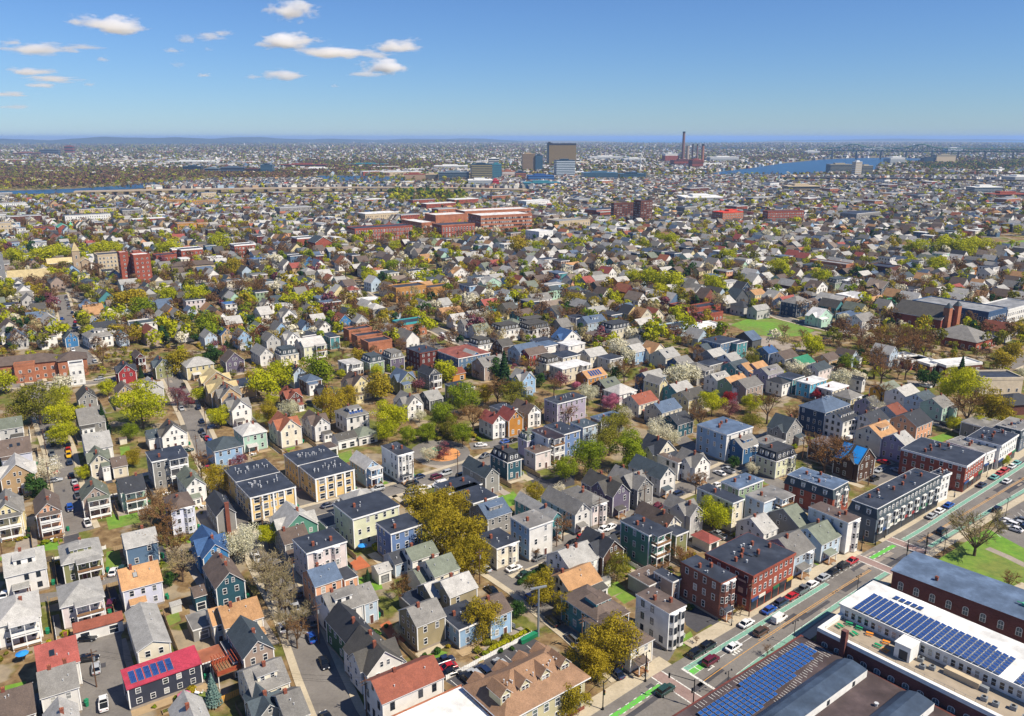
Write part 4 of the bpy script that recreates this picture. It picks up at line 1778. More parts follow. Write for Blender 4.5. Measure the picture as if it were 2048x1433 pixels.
def house(cx, cy, az, w, d, h, t, wall, roof, ex=(), lod=0, rng=None, name=None, label=None, group='houses of the hillside neighbourhood'):
    """az is the direction of the front eave (local x); the front wall faces az + 90"""
    rng = rng or random.Random(NH[0] * 7 + 3)
    NH[0] += 1
    E = {}
    for e in ex:
        if ':' in e:
            a, b = e.split(':')
            E[a] = b
        else:
            a = e.rstrip('0123456789')
            E[a if a else e] = int(e[len(a):]) if e[len(a):].isdigit() else 1
    if 'L3r' in ex:
        E['Lr'] = 3
    if name is None:
        name, cat = house_name(t, h, wall)
    else:
        cat = label[1]
    th = math.radians(90 - az)
    root = thing(name, (cx, cy, 0), th)
    X, Y = w / 2, d / 2
    RECTS.append((cx, cy, az, X, Y))
    wm, rm = wallm(wall), roofm(roof, t == 'f')
    wf = wallm(E['wf']) if 'wf' in E else wm
    mb = MB()
    # walls: front, right, back, left
    mb.add([(-X, -Y, 0), (X, -Y, 0), (X, -Y, h), (-X, -Y, h)], [(0, 1, 2, 3)], wf)
    mb.add([(X, -Y, 0), (X, Y, 0), (X, Y, h), (X, -Y, h), (-X, Y, 0), (-X, Y, h), (-X, -Y, 0), (-X, -Y, h)], [(0, 1, 2, 3), (1, 4, 5, 2), (4, 6, 7, 5)], wm)
    if h > 4:
        fm = mat('foundation', '8C8378', .9)
        e = .03
        mb.box(-X - e, X + e, -Y - e, Y + e, 0, .55, fm)
        if wall not in ('bk', 'ob', 'yb', 'mr') and lod < 2:      # corner boards
            for sx in (-1, 1):
                for sy in (-1, 1):
                    mb.box(sx * X - .11, sx * X + .11, sy * Y - .11, sy * Y + .11, .56, h - .02, TRIM)
    rb = MB()
    topz = h
    gabz = None
    if t in ('c', 'a', 'x'):
        span = d if t == 'c' else w
        rise = span / 2 * (0.62 if t == 'c' else 0.95)
        if 'lo' in E:
            rise = span / 2 * .45
        if h < 4.2:
            rise = span / 2 * .55
        rise = min(rise, 4.3)
        if t == 'x':
            axis = 'a'
        else:
            axis = t
        A, B = gable_faces(mb, -X, X, -Y, Y, h, rise, axis, wf if axis == 'a' else wm, rm)
        ra = roofm(E['rf']) if 'rf' in E else rm
        rbk = roofm(E['bf']) if 'bf' in E else rm
        rb.slab(A, .14, ra, TRIM)
        rb.slab(B, .14, rbk, TRIM)
        topz = h + rise
        gabz = rise
        if t == 'x':              # a cross wing with its own ridge, towards both sides
            cw = min(d * .5, 6.0)
            rs = cw / 2 * .95
            rs = min(rs, rise - .15)
            y0 = -cw / 2 + (-.08 * d)
            xe = X + .55
            for sx in (-1, 1):
                x0, x1 = (-xe, -.2) if sx < 0 else (.2, xe)
                ym = y0 + cw / 2
                xw = sx * xe
                vs = [(xw, y0, .6), (xw, y0 + cw, .6), (xw, y0 + cw, h), (xw, ym, h + rs), (xw, y0, h)]
                mb.add(vs, [(0, 1, 2, 3, 4) if sx > 0 else (4, 3, 2, 1, 0)], wm)
                mb.add([(sx * X, y0, .6), (xw, y0, .6), (xw, y0, h), (sx * X, y0, h), (sx * X, y0 + cw, .6), (xw, y0 + cw, .6), (xw, y0 + cw, h), (sx * X, y0 + cw, h)],
                       [(0, 1, 2, 3), (4, 5, 6, 7)], wm)
                ov = .3
                zo = h - rs / (cw / 2) * ov
                xo = sx * (xe + ov)
                q1 = [(xo, y0 - ov, zo + .13), (0, y0 - ov, zo + .13), (0, ym, h + rs + .13), (xo, ym, h + rs + .13)]
                q2 = [(xo, y0 + cw + ov, zo + .13), (0, y0 + cw + ov, zo + .13), (0, ym, h + rs + .13), (xo, ym, h + rs + .13)]
                for q in (q1, q2):
                    nz = (Vector(q[1]) - Vector(q[0])).cross(Vector(q[2]) - Vector(q[0])).z
                    rb.slab(q if nz > 0 else q[::-1], .13, rm, TRIM)
    elif t == 'h':
        ov = .45
        rise = min(X, Y) * .62
        x0, x1, y0, y1 = -X - ov, X + ov, -Y - ov, Y + ov
        zo = h + .02
        if w >= d:
            rl = (w - d) / 2
            r0, r1 = (-rl - .01, 0, h + rise), (rl + .01, 0, h + rise)
            fs = [(0, 1, 5, 4), (1, 2, 5), (2, 3, 4, 5), (3, 0, 4)]
        else:
            rl = (d - w) / 2
            r0, r1 = (0, -rl - .01, h + rise), (0, rl + .01, h + rise)
            fs = [(0, 1, 4), (1, 2, 5, 4), (2, 3, 5), (3, 0, 4, 5)]
        rb.add([(x0, y0, zo), (x1, y0, zo), (x1, y1, zo), (x0, y1, zo), r0, r1], fs, rm)
        rb.box(x0, x1, y0, y1, h - .16, zo - .003, TRIM, True)
        topz = h + rise
    elif t == 'f':
        if h > 5 or wall in ('bk', 'mr', 'ob'):
            cm = TRIM if wall not in ('bk', 'mr', 'ob', 'gy') else (CHIMB if wall != 'gy' else TRIM)
            rb.box(-X - .35, X + .35, -Y - .35, Y + .12, h - .32, h + .10, cm, True)
            rb.box(-X - .28, X + .28, -Y - .28, Y + .06, h + .103, h + .16, rm)
        else:
            rb.box(-X - .12, X + .12, -Y - .12, Y + .12, h - .2, h + .1, TRIM, True)
            rb.box(-X - .06, X + .06, -Y - .06, Y + .06, h + .103, h + .13, rm)
        topz = h + .15
    elif t == 'm':
        i, r1 = .9, 2.6
        o_ = .3
        rb.box(-X - o_, X + o_, -Y - o_, Y + o_, h - .25, h, TRIM, True)
        a = [(-X - .15, -Y - .15, h + .002), (X + .15, -Y - .15, h + .002), (X + .15, Y + .15, h + .002), (-X - .15, Y + .15, h + .002)]
        b = [(-X + i, -Y + i, h + r1), (X - i, -Y + i, h + r1), (X - i, Y - i, h + r1), (-X + i, Y - i, h + r1)]
        rb.add(a + b, [(0, 1, 5, 4), (1, 2, 6, 5), (2, 3, 7, 6), (3, 0, 4, 7)], roofm(roof))
        j = i - .18
        rb.box(-X + j, X - j, -Y + j, Y - j, h + r1, h + r1 + .2, roofm(roof, False))
        topz = h + r1 + .2
    elif t == 's':
        rise = 1.3 if h > 4 else .5
        mb.add([(-X, Y, h), (X, Y, h), (X, Y, h + rise), (-X, Y, h + rise), (X, -Y, h), (-X, -Y, h)], [(1, 0, 3, 2), (4, 1, 2), (0, 5, 3)], wm)
        ov = .25
        k = rise / d
        q = [(-X - ov, -Y - ov, h + .14 - k * ov), (X + ov, -Y - ov, h + .14 - k * ov), (X + ov, Y + ov, h + rise + .14 + k * ov), (-X - ov, Y + ov, h + rise + .14 + k * ov)]
        rb.slab(q, .16, rm, rm)
        topz = h + rise
    wo = mb.build('wall', root)
    ro = rb.build('roof', root)
    # windows, one object each, on the walls turned towards the camera side
    to = Vector((0 - cx, 0 - cy)).normalized()
    fl = max(1, int(round((h - .4) / 3.0)))
    fh = (h - .5) / fl
    ca, sa_ = math.cos(th), math.sin(th)
    wmesh = WIND if wall in ('wh',) and rng.random() < .3 else WIN
    sides = [('front', w, 0.0, (0, -1), Y), ('left', d, -math.pi / 2, (-1, 0), X), ('right', d, math.pi / 2, (1, 0), X), ('back', w, math.pi, (0, 1), Y)]
    xw = .55 if t == 'x' else 0

    def put(side, u, z, ww, hh, off=0.0, me=None):
        nm, ln, rot, nn, dist = side
        dd = dist + off
        if nm == 'front':
            p = (u, -dd, z)
        elif nm == 'back':
            p = (-u, dd, z)
        elif nm == 'left':
            p = (-dd, -u, z)
        else:
            p = (dd, u, z)
        obj('window', me or wmesh, root, p, rot, (ww, 1, hh))

    far = lod >= 1
    for side in sides:
        nm, ln, rot, nn, dist = side
        n = Vector((nn[0] * ca - nn[1] * sa_, nn[0] * sa_ + nn[1] * ca))
        vis = n.dot(to)
        if vis < (.12 if far else -.05) or h < 4.2 and nm != 'front':
            continue
        if nm == 'front' and ('L3' in ex or 'L2' in ex):
            pass
        pitch_ = 2.7 if not far else 2.9
        cols = max(1, int((ln - 1.2) / pitch_ + .5))
        for k in range(fl):
            for c in range(cols):
                if rng.random() < (.16 if nm != 'front' else .08):
                    continue
                u = (c + .5) / cols * (ln - 1.0) - (ln - 1.0) / 2
                if nm == 'front' and k == 0 and c == cols // 2 and h > 4.4 and t != 's':
                    if not far:
                        obj('door', DOOR, root, (u, -dist - .031, .3), rot)
                    continue
                off = 0.0
                if t == 'x' and nm in ('left', 'right'):
                    cw = min(d * .5, 6.0)
                    yy = -u if nm == 'left' else u
                    if -cw / 2 - .08 * d < yy < cw / 2 - .08 * d:
                        off = xw
                        if abs(yy - (-cw / 2 - .08 * d)) < .5 or abs(yy - (cw / 2 - .08 * d)) < .5:
                            continue
                if h < 4.2:
                    put(side, u, .3, 2.2, 2.0, off)
                else:
                    if 'B' in E and nm == 'front' and (abs(u - X * .45) < 1.9 or ('B2' in ex and abs(u + X * .45) < 1.9)):
                        continue
                    put(side, u, .5 + k * fh + fh * (.16 if 'tall' in E else .27), 1.9 if 'tall' in E else 1.0 + .12 * (rng.random() < .2), fh * (.7 if 'tall' in E else .52), off)
        if gabz and ((t == 'c' and nm in ('left', 'right')) or (t in ('a', 'x') and nm in ('front', 'back'))) and gabz > 2:
            for u in ((-.75, .75) if gabz > 2.6 else (0,)):
                put(side, u, h + .45, .8, 1.25)
        if t == 'x' and nm in ('left', 'right') and gabz > 2:
            put(side, (.08 * d) * (1 if nm == 'left' else -1), h + .4, .8, 1.1, xw)
        if t == 'm' and vis > 0:
            nd = max(2, int(ln / 2.6))
            for c in range(nd):
                u = (c + .5) / nd * (ln - 1.6) - (ln - 1.6) / 2
                dm = MB()
                dm.box(-.6, .6, -.2, .8, 0, 1.65, TRIM)
                dm.box(-.72, .72, -.32, .9, 1.65, 1.8, rm)
                dd = dist - .35
                p = {'front': (u, -dd, h + .5), 'back': (-u, dd, h + .5), 'left': (-dd, -u, h + .5), 'right': (dd, u, h + .5)}[nm]
                do = dm.build('dormer', root, p, rot)
                obj('window', wmesh, do, (0, -.2, .2), 0, (.85, 1, 1.3))
    if gabz and not far:
        for k in range(2):
            f = rng.uniform(.2, .7)
            p = (rng.uniform(-.6, .6) * X, Y * f, h + gabz * (1 - f)) if t == 'c' else (X * f, rng.uniform(-.6, .6) * Y, h + gabz * (1 - f))
            obj('roof_vent', VENT, ro, (p[0], -p[1], p[2]) if t == 'c' else p, 0, (.5, .5, .8))
    if h > 4.5 and h < 8 and t in 'caxh' and not ({'P', 'L', 'B', 'F', 'S'} & set(E)) and w > 5 and wall not in ('or', 'bl', 'rd', 'db') and rng.random() < .45:
        em = MB()
        ew, ed, eh = w * rng.uniform(.35, .6), rng.uniform(1.6, 2.6), h * rng.choice((.48, .5, .85))
        ex0 = rng.choice((-1, 1)) * (X - ew / 2 - .2)
        em.box(ex0 - ew / 2, ex0 + ew / 2, -Y - ed, -Y - .032, 0, eh, wf if rng.random() < .6 else TRIM)
        em.slab([(ex0 - ew / 2 - .2, -Y - ed - .25, eh + .08), (ex0 + ew / 2 + .2, -Y - ed - .25, eh + .08), (ex0 + ew / 2 + .2, -Y - .033, eh + .7), (ex0 - ew / 2 - .2, -Y - .033, eh + .7)], .12, rm if rng.random() < .7 else roofm('dg'), TRIM)
        eo = em.build('extension', root)
        for k in range(2):
            obj('window', wmesh, eo, (ex0 + (k - .5) * ew * .45, -Y - ed, eh - 1.75), 0, (min(1.1, ew * .35), 1, 1.2))
    # chimneys
    for k in range(E.get('c', 0)):
        if t == 'c':
            p = (rng.uniform(-.7, .7) * X, rng.choice((-.12, .0, .15)) * Y, topz - .25)
        elif t in ('a', 'x'):
            p = (rng.choice((-.15, .1)) * X, (-.35 + .8 * k + rng.uniform(-.2, .2)) * Y, topz - .3)
        elif t == 'h':
            p = (rng.uniform(-.3, .3) * X, rng.uniform(-.2, .3) * Y, topz - .8)
        else:
            p = ((-.5 + .9 * k % 1.3) * X + rng.uniform(-.1, .1), (rng.uniform(-.5, .3)) * Y, topz)
        obj('chimney', CHIM, ro, p)
    if 'F' in E:          # tall chimney against the front wall
        fm_ = MB()
        fm_.box(-.55, .55, -.7, 0, 0, topz + 1.0, CHIMB)
        fm_.box(-.62, .62, -.77, .05, topz + 1.0, topz + 1.2, CHIMB)
        fm_.build('chimney', root, (.3, -Y - .0, 0))
    if 'v' in E:
        for k in range(6 if E['v'] == 1 else 16):
            obj('roof_vent', VENT, ro, (rng.uniform(-.75, .75) * X, rng.uniform(-.35, .35) * Y, topz), 0, (.8, .8, rng.uniform(.7, 1.5)))
    if t == 'f' and h > 5 and not far and 'v' not in E:
        for k in range(3):
            obj('roof_vent', VENT, ro, (rng.uniform(-.75, .75) * X, rng.uniform(-.7, .7) * Y, topz), 0, (.7, .7, rng.uniform(.5, 1)))
    if 'tall' in E:
        tm = MB()
        n = 4
        for k in range(n + 1):
            u = -X + (2 * X) * k / n
            tm.box(u - .25, u + .25, -Y - .28, -Y - .002, .3, h - .33, TRIM)
        tm.build('pilaster_trim', root)
    if 'k' in E and gabz:
        for k in range(E['k']):
            if t == 'c':
                f = .45
                a = math.atan2(gabz, Y)
                o = obj('skylight', SKYL, ro, ((-.25 + .5 * k) * X, -Y * f, h + gabz * (1 - f) + .17))
                o.rotation_euler = (a, 0, 0)
            else:
                a = math.atan2(gabz, X)
                o = obj('skylight', SKYL, ro, (X * .5, (-.2 + .4 * k) * Y, h + gabz * .5 + .17))
                o.rotation_euler = (0, a, 0)
    if 'k' in E and t == 'h':
        for k in range(E['k']):
            o = obj('skylight', SKYL, ro, ((-.1 + .25 * k) * X, -Y * .5, h + min(X, Y) * .62 * .46 + .06))
            o.rotation_euler = (math.atan(.62), 0, 0)
    if 'D' in E:
        nD = max(1, E['D'])
        base = gabz if gabz else (min(X, Y) * .62 if t == 'h' else 0)
        for k in range(nD):
            if t in ('c', 'h') and base:
                yf = -Y * .62
                u = 0 if nD == 1 else (-.6 + 1.2 * k / (nD - 1)) * X
                zz = h + base * .38
                hw = 1.1 if nD > 1 else min(2.4, X * .55)
                dz = h + base * .97 - zz
                dm = MB()
                dm.add([(-hw, yf, zz - .3), (hw, yf, zz - .3), (hw, yf, zz + dz * .72), (-hw, yf, zz + dz * .72), (hw, 0, zz - .3), (hw, 0, zz + dz * .9), (-hw, 0, zz - .3), (-hw, 0, zz + dz * .9)],
                       [(0, 1, 2, 3), (1, 4, 5, 2), (6, 0, 3, 7)], wm)
                dm.slab([(-hw - .2, yf - .25, zz + dz * .72 + .1), (hw + .2, yf - .25, zz + dz * .72 + .1), (hw + .2, 0, zz + dz * .93 + .1), (-hw - .2, 0, zz + dz * .93 + .1)], .1, rm, TRIM)
                do = dm.build('dormer', root, (u, 0, 0))
                for uu in ((-.5, .5) if hw > 1.5 else (0,)):
                    obj('window', wmesh, do, (uu * hw, yf, zz + .02), 0, (.9, 1, max(.7, dz * .62)))
    if 'S' in E and gabz or 'S' in E and t in ('s', 'h'):
        if t in ('c', 's', 'h'):
            base = gabz or (1.3 if t == 's' else min(X, Y) * .62)
            dep = Y if t != 's' else d
            a = math.atan2(base, dep)
            rows, cols = (2, 5) if t != 's' else (2, 6)
            for r_ in range(rows):
                for c in range(cols):
                    f = .32 + .3 * r_
                    x_ = (-.8 + 1.0 * c / (cols - 1)) * X if t == 's' else (-.5 + 1.0 * c / (cols - 1)) * X
                    o = obj('solar_panel', PANEL, root, (x_, -Y + dep * f, h + base * f + .24), 0, (1.0 if t != 's' else 1.15, 1.05, 1))
                    o.rotation_euler = (a, 0, 0)
        else:
            a = math.atan2(gabz, X)
            for r_ in range(2):
                for c in range(5):
                    f = .34 + .3 * r_
                    o = obj('solar_panel', PANEL, root, (X - X * f, (-.6 + 1.2 * c / 4) * Y, h + gabz * f + .24))
                    o.rotation_euler = (0, a, 0)
    if 'B' in E:
        bh = h - .4
        us = (X * .45,) if 'B2' not in ex else (X * .45, -X * .45)
        key = 'bay_%s_%.1f' % (wall, bh)
        if key not in BAYS:
            BAYS[key] = mk_bay(wf, bh)
        for u in us:
            b = obj('bay_window', BAYS[key], root, (u, -Y, 0))
            for k in range(fl):
                z_ = .5 + k * fh + fh * .27
                obj('window', wmesh, b, (0, -.9, z_), 0, (.95, 1, fh * .52))
                if not far:
                    obj('window', wmesh, b, (-.95, -.45, z_), -.91, (.7, 1, fh * .52))
                    obj('window', wmesh, b, (.95, -.45, z_), .91, (.7, 1, fh * .52))
    if 'P' in E:
        pm = MB()
        pw = min(w * .45, 3.4)
        px = -X * .35
        pm.box(px - pw / 2, px + pw / 2, -Y - 2.0, -Y - .032, 0, .6, WOODP)
        for u in (-1, 1):
            pm.box(px + u * (pw / 2 - .12) - .08, px + u * (pw / 2 - .12) + .08, -Y - 1.95, -Y - 1.79, .6, 2.9, TRIM)
        pm.slab([(px - pw / 2 - .2, -Y - 2.2, 2.95), (px + pw / 2 + .2, -Y - 2.2, 2.95), (px + pw / 2 + .2, -Y - .033, 3.5), (px - pw / 2 - .2, -Y - .033, 3.5)], .15, rm, TRIM)
        for k in range(3):
            pm.box(px - .7, px + .7, -Y - 2.3 - .3 * k, -Y - 2.0 - .3 * k, 0, .5 - .16 * k, CONC)
        pm.build('porch', root)
    nl = E.get('L', 0) or E.get('Lr', 0)
    if nl:
        pm = MB()
        right = 'Lr' in E
        if right:
            pm.M = Matrix.Translation((0, 0, 0))
        pw = min(w - 1.0, 5.6)
        px = (X - pw / 2 - .3) if not right else X - pw / 2 - .1
        fhh = (h - .2) / nl if h / nl < 3.6 else 3.0
        for k in range(nl):
            z_ = .5 + k * fhh
            pm.box(px - pw / 2, px + pw / 2, -Y - 2.3, -Y - .034, z_ - .22, z_, TRIM if k else WOODP, True)
            rail = WOODP if rng.random() < .4 else TRIM
            pm.box(px - pw / 2, px + pw / 2, -Y - 2.3, -Y - 2.22, z_ + .3, z_ + .95, rail, True)
            for u in (-1, 1):
                pm.box(px + u * (pw / 2 - .04) - .04, px + u * (pw / 2 - .04) + .04, -Y - 2.2, -Y - .05, z_ + .3, z_ + .95, rail, True)
        top = .5 + nl * fhh
        for u in (-1, 0, 1):
            pm.box(px + u * (pw / 2 - .1) - .09, px + u * (pw / 2 - .1) + .09, -Y - 2.29, -Y - 2.11, 0, top - .15, TRIM)
        pm.slab([(px - pw / 2 - .15, -Y - 2.5, top - .1), (px + pw / 2 + .15, -Y - 2.5, top - .1), (px + pw / 2 + .15, -Y - .035, top + .15), (px - pw / 2 - .15, -Y - .035, top + .15)], .16, rm, TRIM)
        pm.build('stacked_porch', root)
    if 'R' in E:       # back stairs on the left wall
        pm = MB()
        for k in range(10):
            pm.box(-X - 1.2, -X - .034, -Y + 1 + k * .45, -Y + 1.45 + k * .45, .3 * k, .3 * k + .14, WOODP, True)
        pm.build('outside_stair', root)
    if 'tarp' in ex:
        tp = MB()
        tm_ = mat('blue_tarp', '2A8AD8', .35)
        k = gabz / X
        for (ya, yb) in ((-Y * .95, -Y * .1), (Y * .15, Y * .9)):
            tp.slab([(-X - .3, ya, h - .3 * k + .24), (-.3, ya, h + gabz - .3 * k + .24), (-.3, yb, h + gabz - .3 * k + .24), (-X - .3, yb, h - .3 * k + .24)], .04, tm_)
            tp.slab([(.3, ya, h + gabz - .3 * k + .24), (X + .3, ya, h - .3 * k + .24), (X + .3, yb, h - .3 * k + .24), (.3, yb, h + gabz - .3 * k + .24)], .04, tm_)
        tp.build('tarpaulin', ro)
    wn_, rn_ = WALLS[wall][0], ROOFS[roof][0]
    kind = {'garage': 'garage', 'brick_apartment_house': 'brick apartment house', 'triple_decker': 'flat-roofed triple-decker', 'gabled_house': 'gabled house', 'hip_roofed_house': 'hip-roofed house',
            'flat_roofed_house': 'flat-roofed house', 'mansard_house': 'mansard house', 'modern_house': 'modern house'}.get(name, cat)
    if t == 'x':
        kind = 'cross-gabled house'
    if name == 'garage' and t == 's':
        kind = 'garage row'
    if name == 'brick_apartment_house':
        wn_ = wn_.replace(' brick', '')
    feats = []
    if 'S' in E:
        feats.append('solar panels')
    if 'B' in E:
        feats.append('bay windows' if 'B2' in ex else 'bay window')
    if nl:
        feats.append('stacked porches')
    if 'P' in E:
        feats.append('front porch')
    if 'D' in E and (gabz or t == 'h'):
        feats.append('dormers' if E['D'] > 1 else 'dormer')
    if 'tarp' in ex:
        feats.append('blue tarpaulins')
    if label is None:
        base = '%s %s with %s roof' % (wn_, kind, rn_)
        if feats:
            base += ' and ' + feats[0]
        reg(root, base, cat, group, (cx, cy), '%s %s' % (wn_, {'house': 'house'}.get(cat, cat)))
    else:
        reg(root, label[0], cat, group, (cx, cy), label[2] if len(label) > 2 else None)
    return root


BAYS = {}


def mk_panel():
    mb = MB()
    mb.box(-.5, .5, -.82, .82, 0, .04, METAL)
    mb.add([(-.46, -.78, .043), (.46, -.78, .043), (.46, .78, .043), (-.46, .78, .043)], [(0, 1, 2, 3)], SOLAR)
    return mb.mesh('solar_panel')


PANEL = mk_panel()

# read the house table, average each measured direction with its neighbours'
recs = []
for ln in HOUSES.strip().splitlines():
    p = ln.split()
    x0, y0, s = TILE[p[0]]
    h = float(p[6])
    B = Vector(g(x0 + float(p[1]) / s, y0 + float(p[2]) / s, h))
    C = Vector(g(x0 + float(p[3]) / s, y0 + float(p[4]) / s, h))
    ex = p[10].split(',') if len(p) > 10 else []
    dd = p[5]
    if ',' in dd:
        a = dd.split(',')
        A = Vector(g(x0 + float(a[0]) / s, y0 + float(a[1]) / s, h))
    else:
        A = None
        dd = float(dd)
    v = C - B
    az = math.degrees(math.atan2(v.x, v.y))
    recs.append([B, C, A, dd, h, p[7], p[8], p[9], ex, az, v.length, p[0]])
for r in recs:
    B = r[0]
    near = sorted(q[9] for q in recs if (q[0] - B).length < 60 and q[10] > 5)
    base = near[len(near) // 2] if near else 54
    base = .6 * base + .4 * (57 if B.x < -60 and B.y < 330 else 53)
    if 'z' in r[8]:
        base = r[9]
    ux = Vector(dirv(base))
    uy = Vector(dirv(base - 90))
    w = (r[1] - B).dot(ux) - .5
    d = r[3] if r[2] is None else (r[2] - B).dot(uy)
    if r[11][0] in 'U':
        w = min(w, 14.5) if w > 15 else w
        if r[5] == 'a':
            w = min(w, 9.5)
    if r[11] in ('M4', 'M5') and r[5] in ('c', 'x') and w > 11.5:
        w = 11.5
    w = max(w, 2.4)
    d = max(d, 3)
    c = B + ux * ((r[1] - B).dot(ux) / 2) + uy * (d / 2 + .25)
    r.append((c, base, w, d))


def rect_hit(cx, cy, az, X, Y, m=0.0):
    u1, v1 = Vector(dirv(az)), Vector(dirv(az - 90))
    for (x, y, a2, X2, Y2) in RECTS:
        dv = Vector((x - cx, y - cy))
        if dv.length > math.hypot(X, Y) + math.hypot(X2, Y2) + m:
            continue
        u2, v2 = Vector(dirv(a2)), Vector(dirv(a2 - 90))
        hit = True
        for ax in (u1, v1, u2, v2):
            r1 = X * abs(ax.dot(u1)) + Y * abs(ax.dot(v1))
            r2 = X2 * abs(ax.dot(u2)) + Y2 * abs(ax.dot(v2))
            if abs(dv.dot(ax)) > r1 + r2 + m:
                hit = False
                break
        if hit:
            return True
    return False


for r in recs:
    c, base, w, d = r[12]
    far = c.y > 330
    house(c.x, c.y, base, w, d, r[4], r[5], r[6], r[7], r[8], 1 if far else 0)
NHAND = len(recs)
mb = MB()
rng = random.Random(31)
for k, r in enumerate(recs):
    c, base, w, d = r[12]
    if c.y > 420 or r[4] < 4.3 or rng.random() < .3:
        continue
    ux, uy = Vector(dirv(base)), Vector(dirv(base - 90))
    s_ = rng.choice((-1, 1))
    a = c + ux * s_ * (w / 2 + 1.5) - uy * (d / 2 + rng.uniform(1, 4))
    b = c + ux * s_ * (w / 2 + 1.5) + uy * (d / 2 + rng.uniform(-2, 3))
    strip(mb, [tuple(a), tuple(b)], rng.uniform(1.2, 2.8), .0135 + .0004 * (k % 7), rng.choice((DRIVE, ASPH, SIDEW, ASPHD, DRIVE)))
    a = c - ux * (w / 2 + .8) - uy * (d / 2 + 1.0)
    b = c + ux * (w / 2 + .8) - uy * (d / 2 + 1.0)
    if rng.random() < .6:
        strip(mb, [tuple(a), tuple(b)], rng.uniform(.9, 3.0), .017 + .0004 * (k % 7), rng.choice((DRIVE, SIDEW, WOODL)))
struct('driveways', mb)


# ---------------------------------------------------------------- large buildings
def big(name, label, cat, blocks, wall, roof, win=(3.4, 3.4, 1.5, 1.7), group=None, short=None, parapet=True, glass=None, maxw=100, extra=None, trim=None, roofkind=None):
    """blocks: (Bx, By, Cx, Cy, height or ('y', ytop), depth, dz) with B and C the front base corners in photograph pixels.
    win: horizontal pitch, storey, width, height"""
    root = None
    cnt = 0
    wpos = []
    parts = []
    for bi, bl in enumerate(blocks):
        Bx, By, Cx, Cy, h, d = bl[:6]
        az = bl[6] if len(bl) > 6 else None
        kind = bl[7] if len(bl) > 7 else 'f'
        B, C = Vector(g(Bx, By)), Vector(g(Cx, Cy))
        if isinstance(h, tuple):
            h = ztop(B.y, h[1])
        if az is None:
            az = math.degrees(math.atan2((C - B).x, (C - B).y))
        ux, uy = Vector(dirv(az)), Vector(dirv(az - 90))
        k_ = (Cx - 1024) / F
        w = max(3, (k_ * (B.y * CP + HC * SP) - B.x) / (ux.x - k_ * ux.y * CP))
        c = B + ux * (w / 2) + uy * (d / 2)
        if root is None:
            root = thing(name, (c.x, c.y, 0), math.radians(90 - az))
            rc, raz = c, az
        RECTS.append((c.x, c.y, az, w / 2 + 2, d / 2 + 2))
        rel = c - rc
        u0, v0 = Vector(dirv(raz)), Vector(dirv(raz - 90))
        lx, ly = rel.dot(u0), rel.dot(v0)
        da = math.radians(raz - az)
        X, Y = w / 2, d / 2
        mb = MB()
        mb.add([(-X, -Y, 0), (X, -Y, 0), (X, Y, 0), (-X, Y, 0), (-X, -Y, h), (X, -Y, h), (X, Y, h), (-X, Y, h)],
               [(0, 1, 5, 4), (1, 2, 6, 5), (2, 3, 7, 6), (3, 0, 4, 7)] + ([(4, 5, 6, 7)] if kind == 'f' else []), wall)
        rb = MB()
        if kind == 'f':
            if parapet:
                tm = trim or wall
                for (x0, x1, y0, y1) in ((-X - .1, X + .1, -Y - .1, -Y + .35), (-X - .1, X + .1, Y - .35, Y + .1), (-X - .1, -X + .35, -Y + .352, Y - .352), (X - .35, X + .1, -Y + .352, Y - .352)):
                    rb.box(x0, x1, y0, y1, h - .5, h + .7, tm, True)
            rb.add([(-X + .3, -Y + .3, h + .12), (X - .3, -Y + .3, h + .12), (X - .3, Y - .3, h + .12), (-X + .3, Y - .3, h + .12)], [(0, 1, 2, 3)], roof)
        elif kind in ('c', 'a'):
            rise = (Y if kind == 'c' else X) * .62
            A_, B_ = gable_faces(mb, -X, X, -Y, Y, h, rise, kind, wall, roof, .5, .25)
            rb.slab(A_, .25, roof, TRIM)
            rb.slab(B_, .25, roof, TRIM)
        elif kind == 'h':
            o_ = .6
            rl = abs(X - Y)
            rise = min(X, Y) * .5
            r0, r1 = ((-rl, 0, h + rise), (rl, 0, h + rise)) if X >= Y else ((0, -rl, h + rise), (0, rl, h + rise))
            fs = [(0, 1, 5, 4), (1, 2, 5), (2, 3, 4, 5), (3, 0, 4)] if X >= Y else [(0, 1, 4), (1, 2, 5, 4), (2, 3, 5), (3, 0, 4, 5)]
            rb.add([(-X - o_, -Y - o_, h), (X + o_, -Y - o_, h), (X + o_, Y + o_, h), (-X - o_, Y + o_, h), r0, r1], fs, roof)
        elif kind == 'p':
            rb.add([(-X - .3, -Y - .3, h), (X + .3, -Y - .3, h), (X + .3, Y + .3, h), (-X - .3, Y + .3, h), (0, 0, h + X * 2.6)], [(0, 1, 4), (1, 2, 4), (2, 3, 4), (3, 0, 4)], roof)
        mb.build('wall', root, (lx, ly, 0), da)
        rb.build('roof' if kind != 'p' else 'spire', root, (lx, ly, 0), da)
        if win:
            ph, pv, ww, wh = win
            to = Vector((-c.x, -c.y)).normalized()
            fl = max(1, int((h - 1) / pv))
            for nm, ln, rot, nn, dist in (('front', w, 0, -uy, Y), ('left', d, -math.pi / 2, -ux, X), ('right', d, math.pi / 2, ux, X)):
                if nn.dot(to) < .05:
                    continue
                cols = max(1, int((ln - 1) / ph))
                for k in range(fl):
                    for q in range(cols):
                        u = (q + .5) / cols * (ln - .8) - (ln - .8) / 2
                        z = 1.0 + k * (h - 1.2) / fl
                        p = {'front': (u, -dist, z), 'left': (-dist, -u, z), 'right': (dist, u, z)}[nm]
                        wpos.append((bi, lx, ly, da, p, rot, ww, min(wh, (h - 1.2) / fl * .8)))
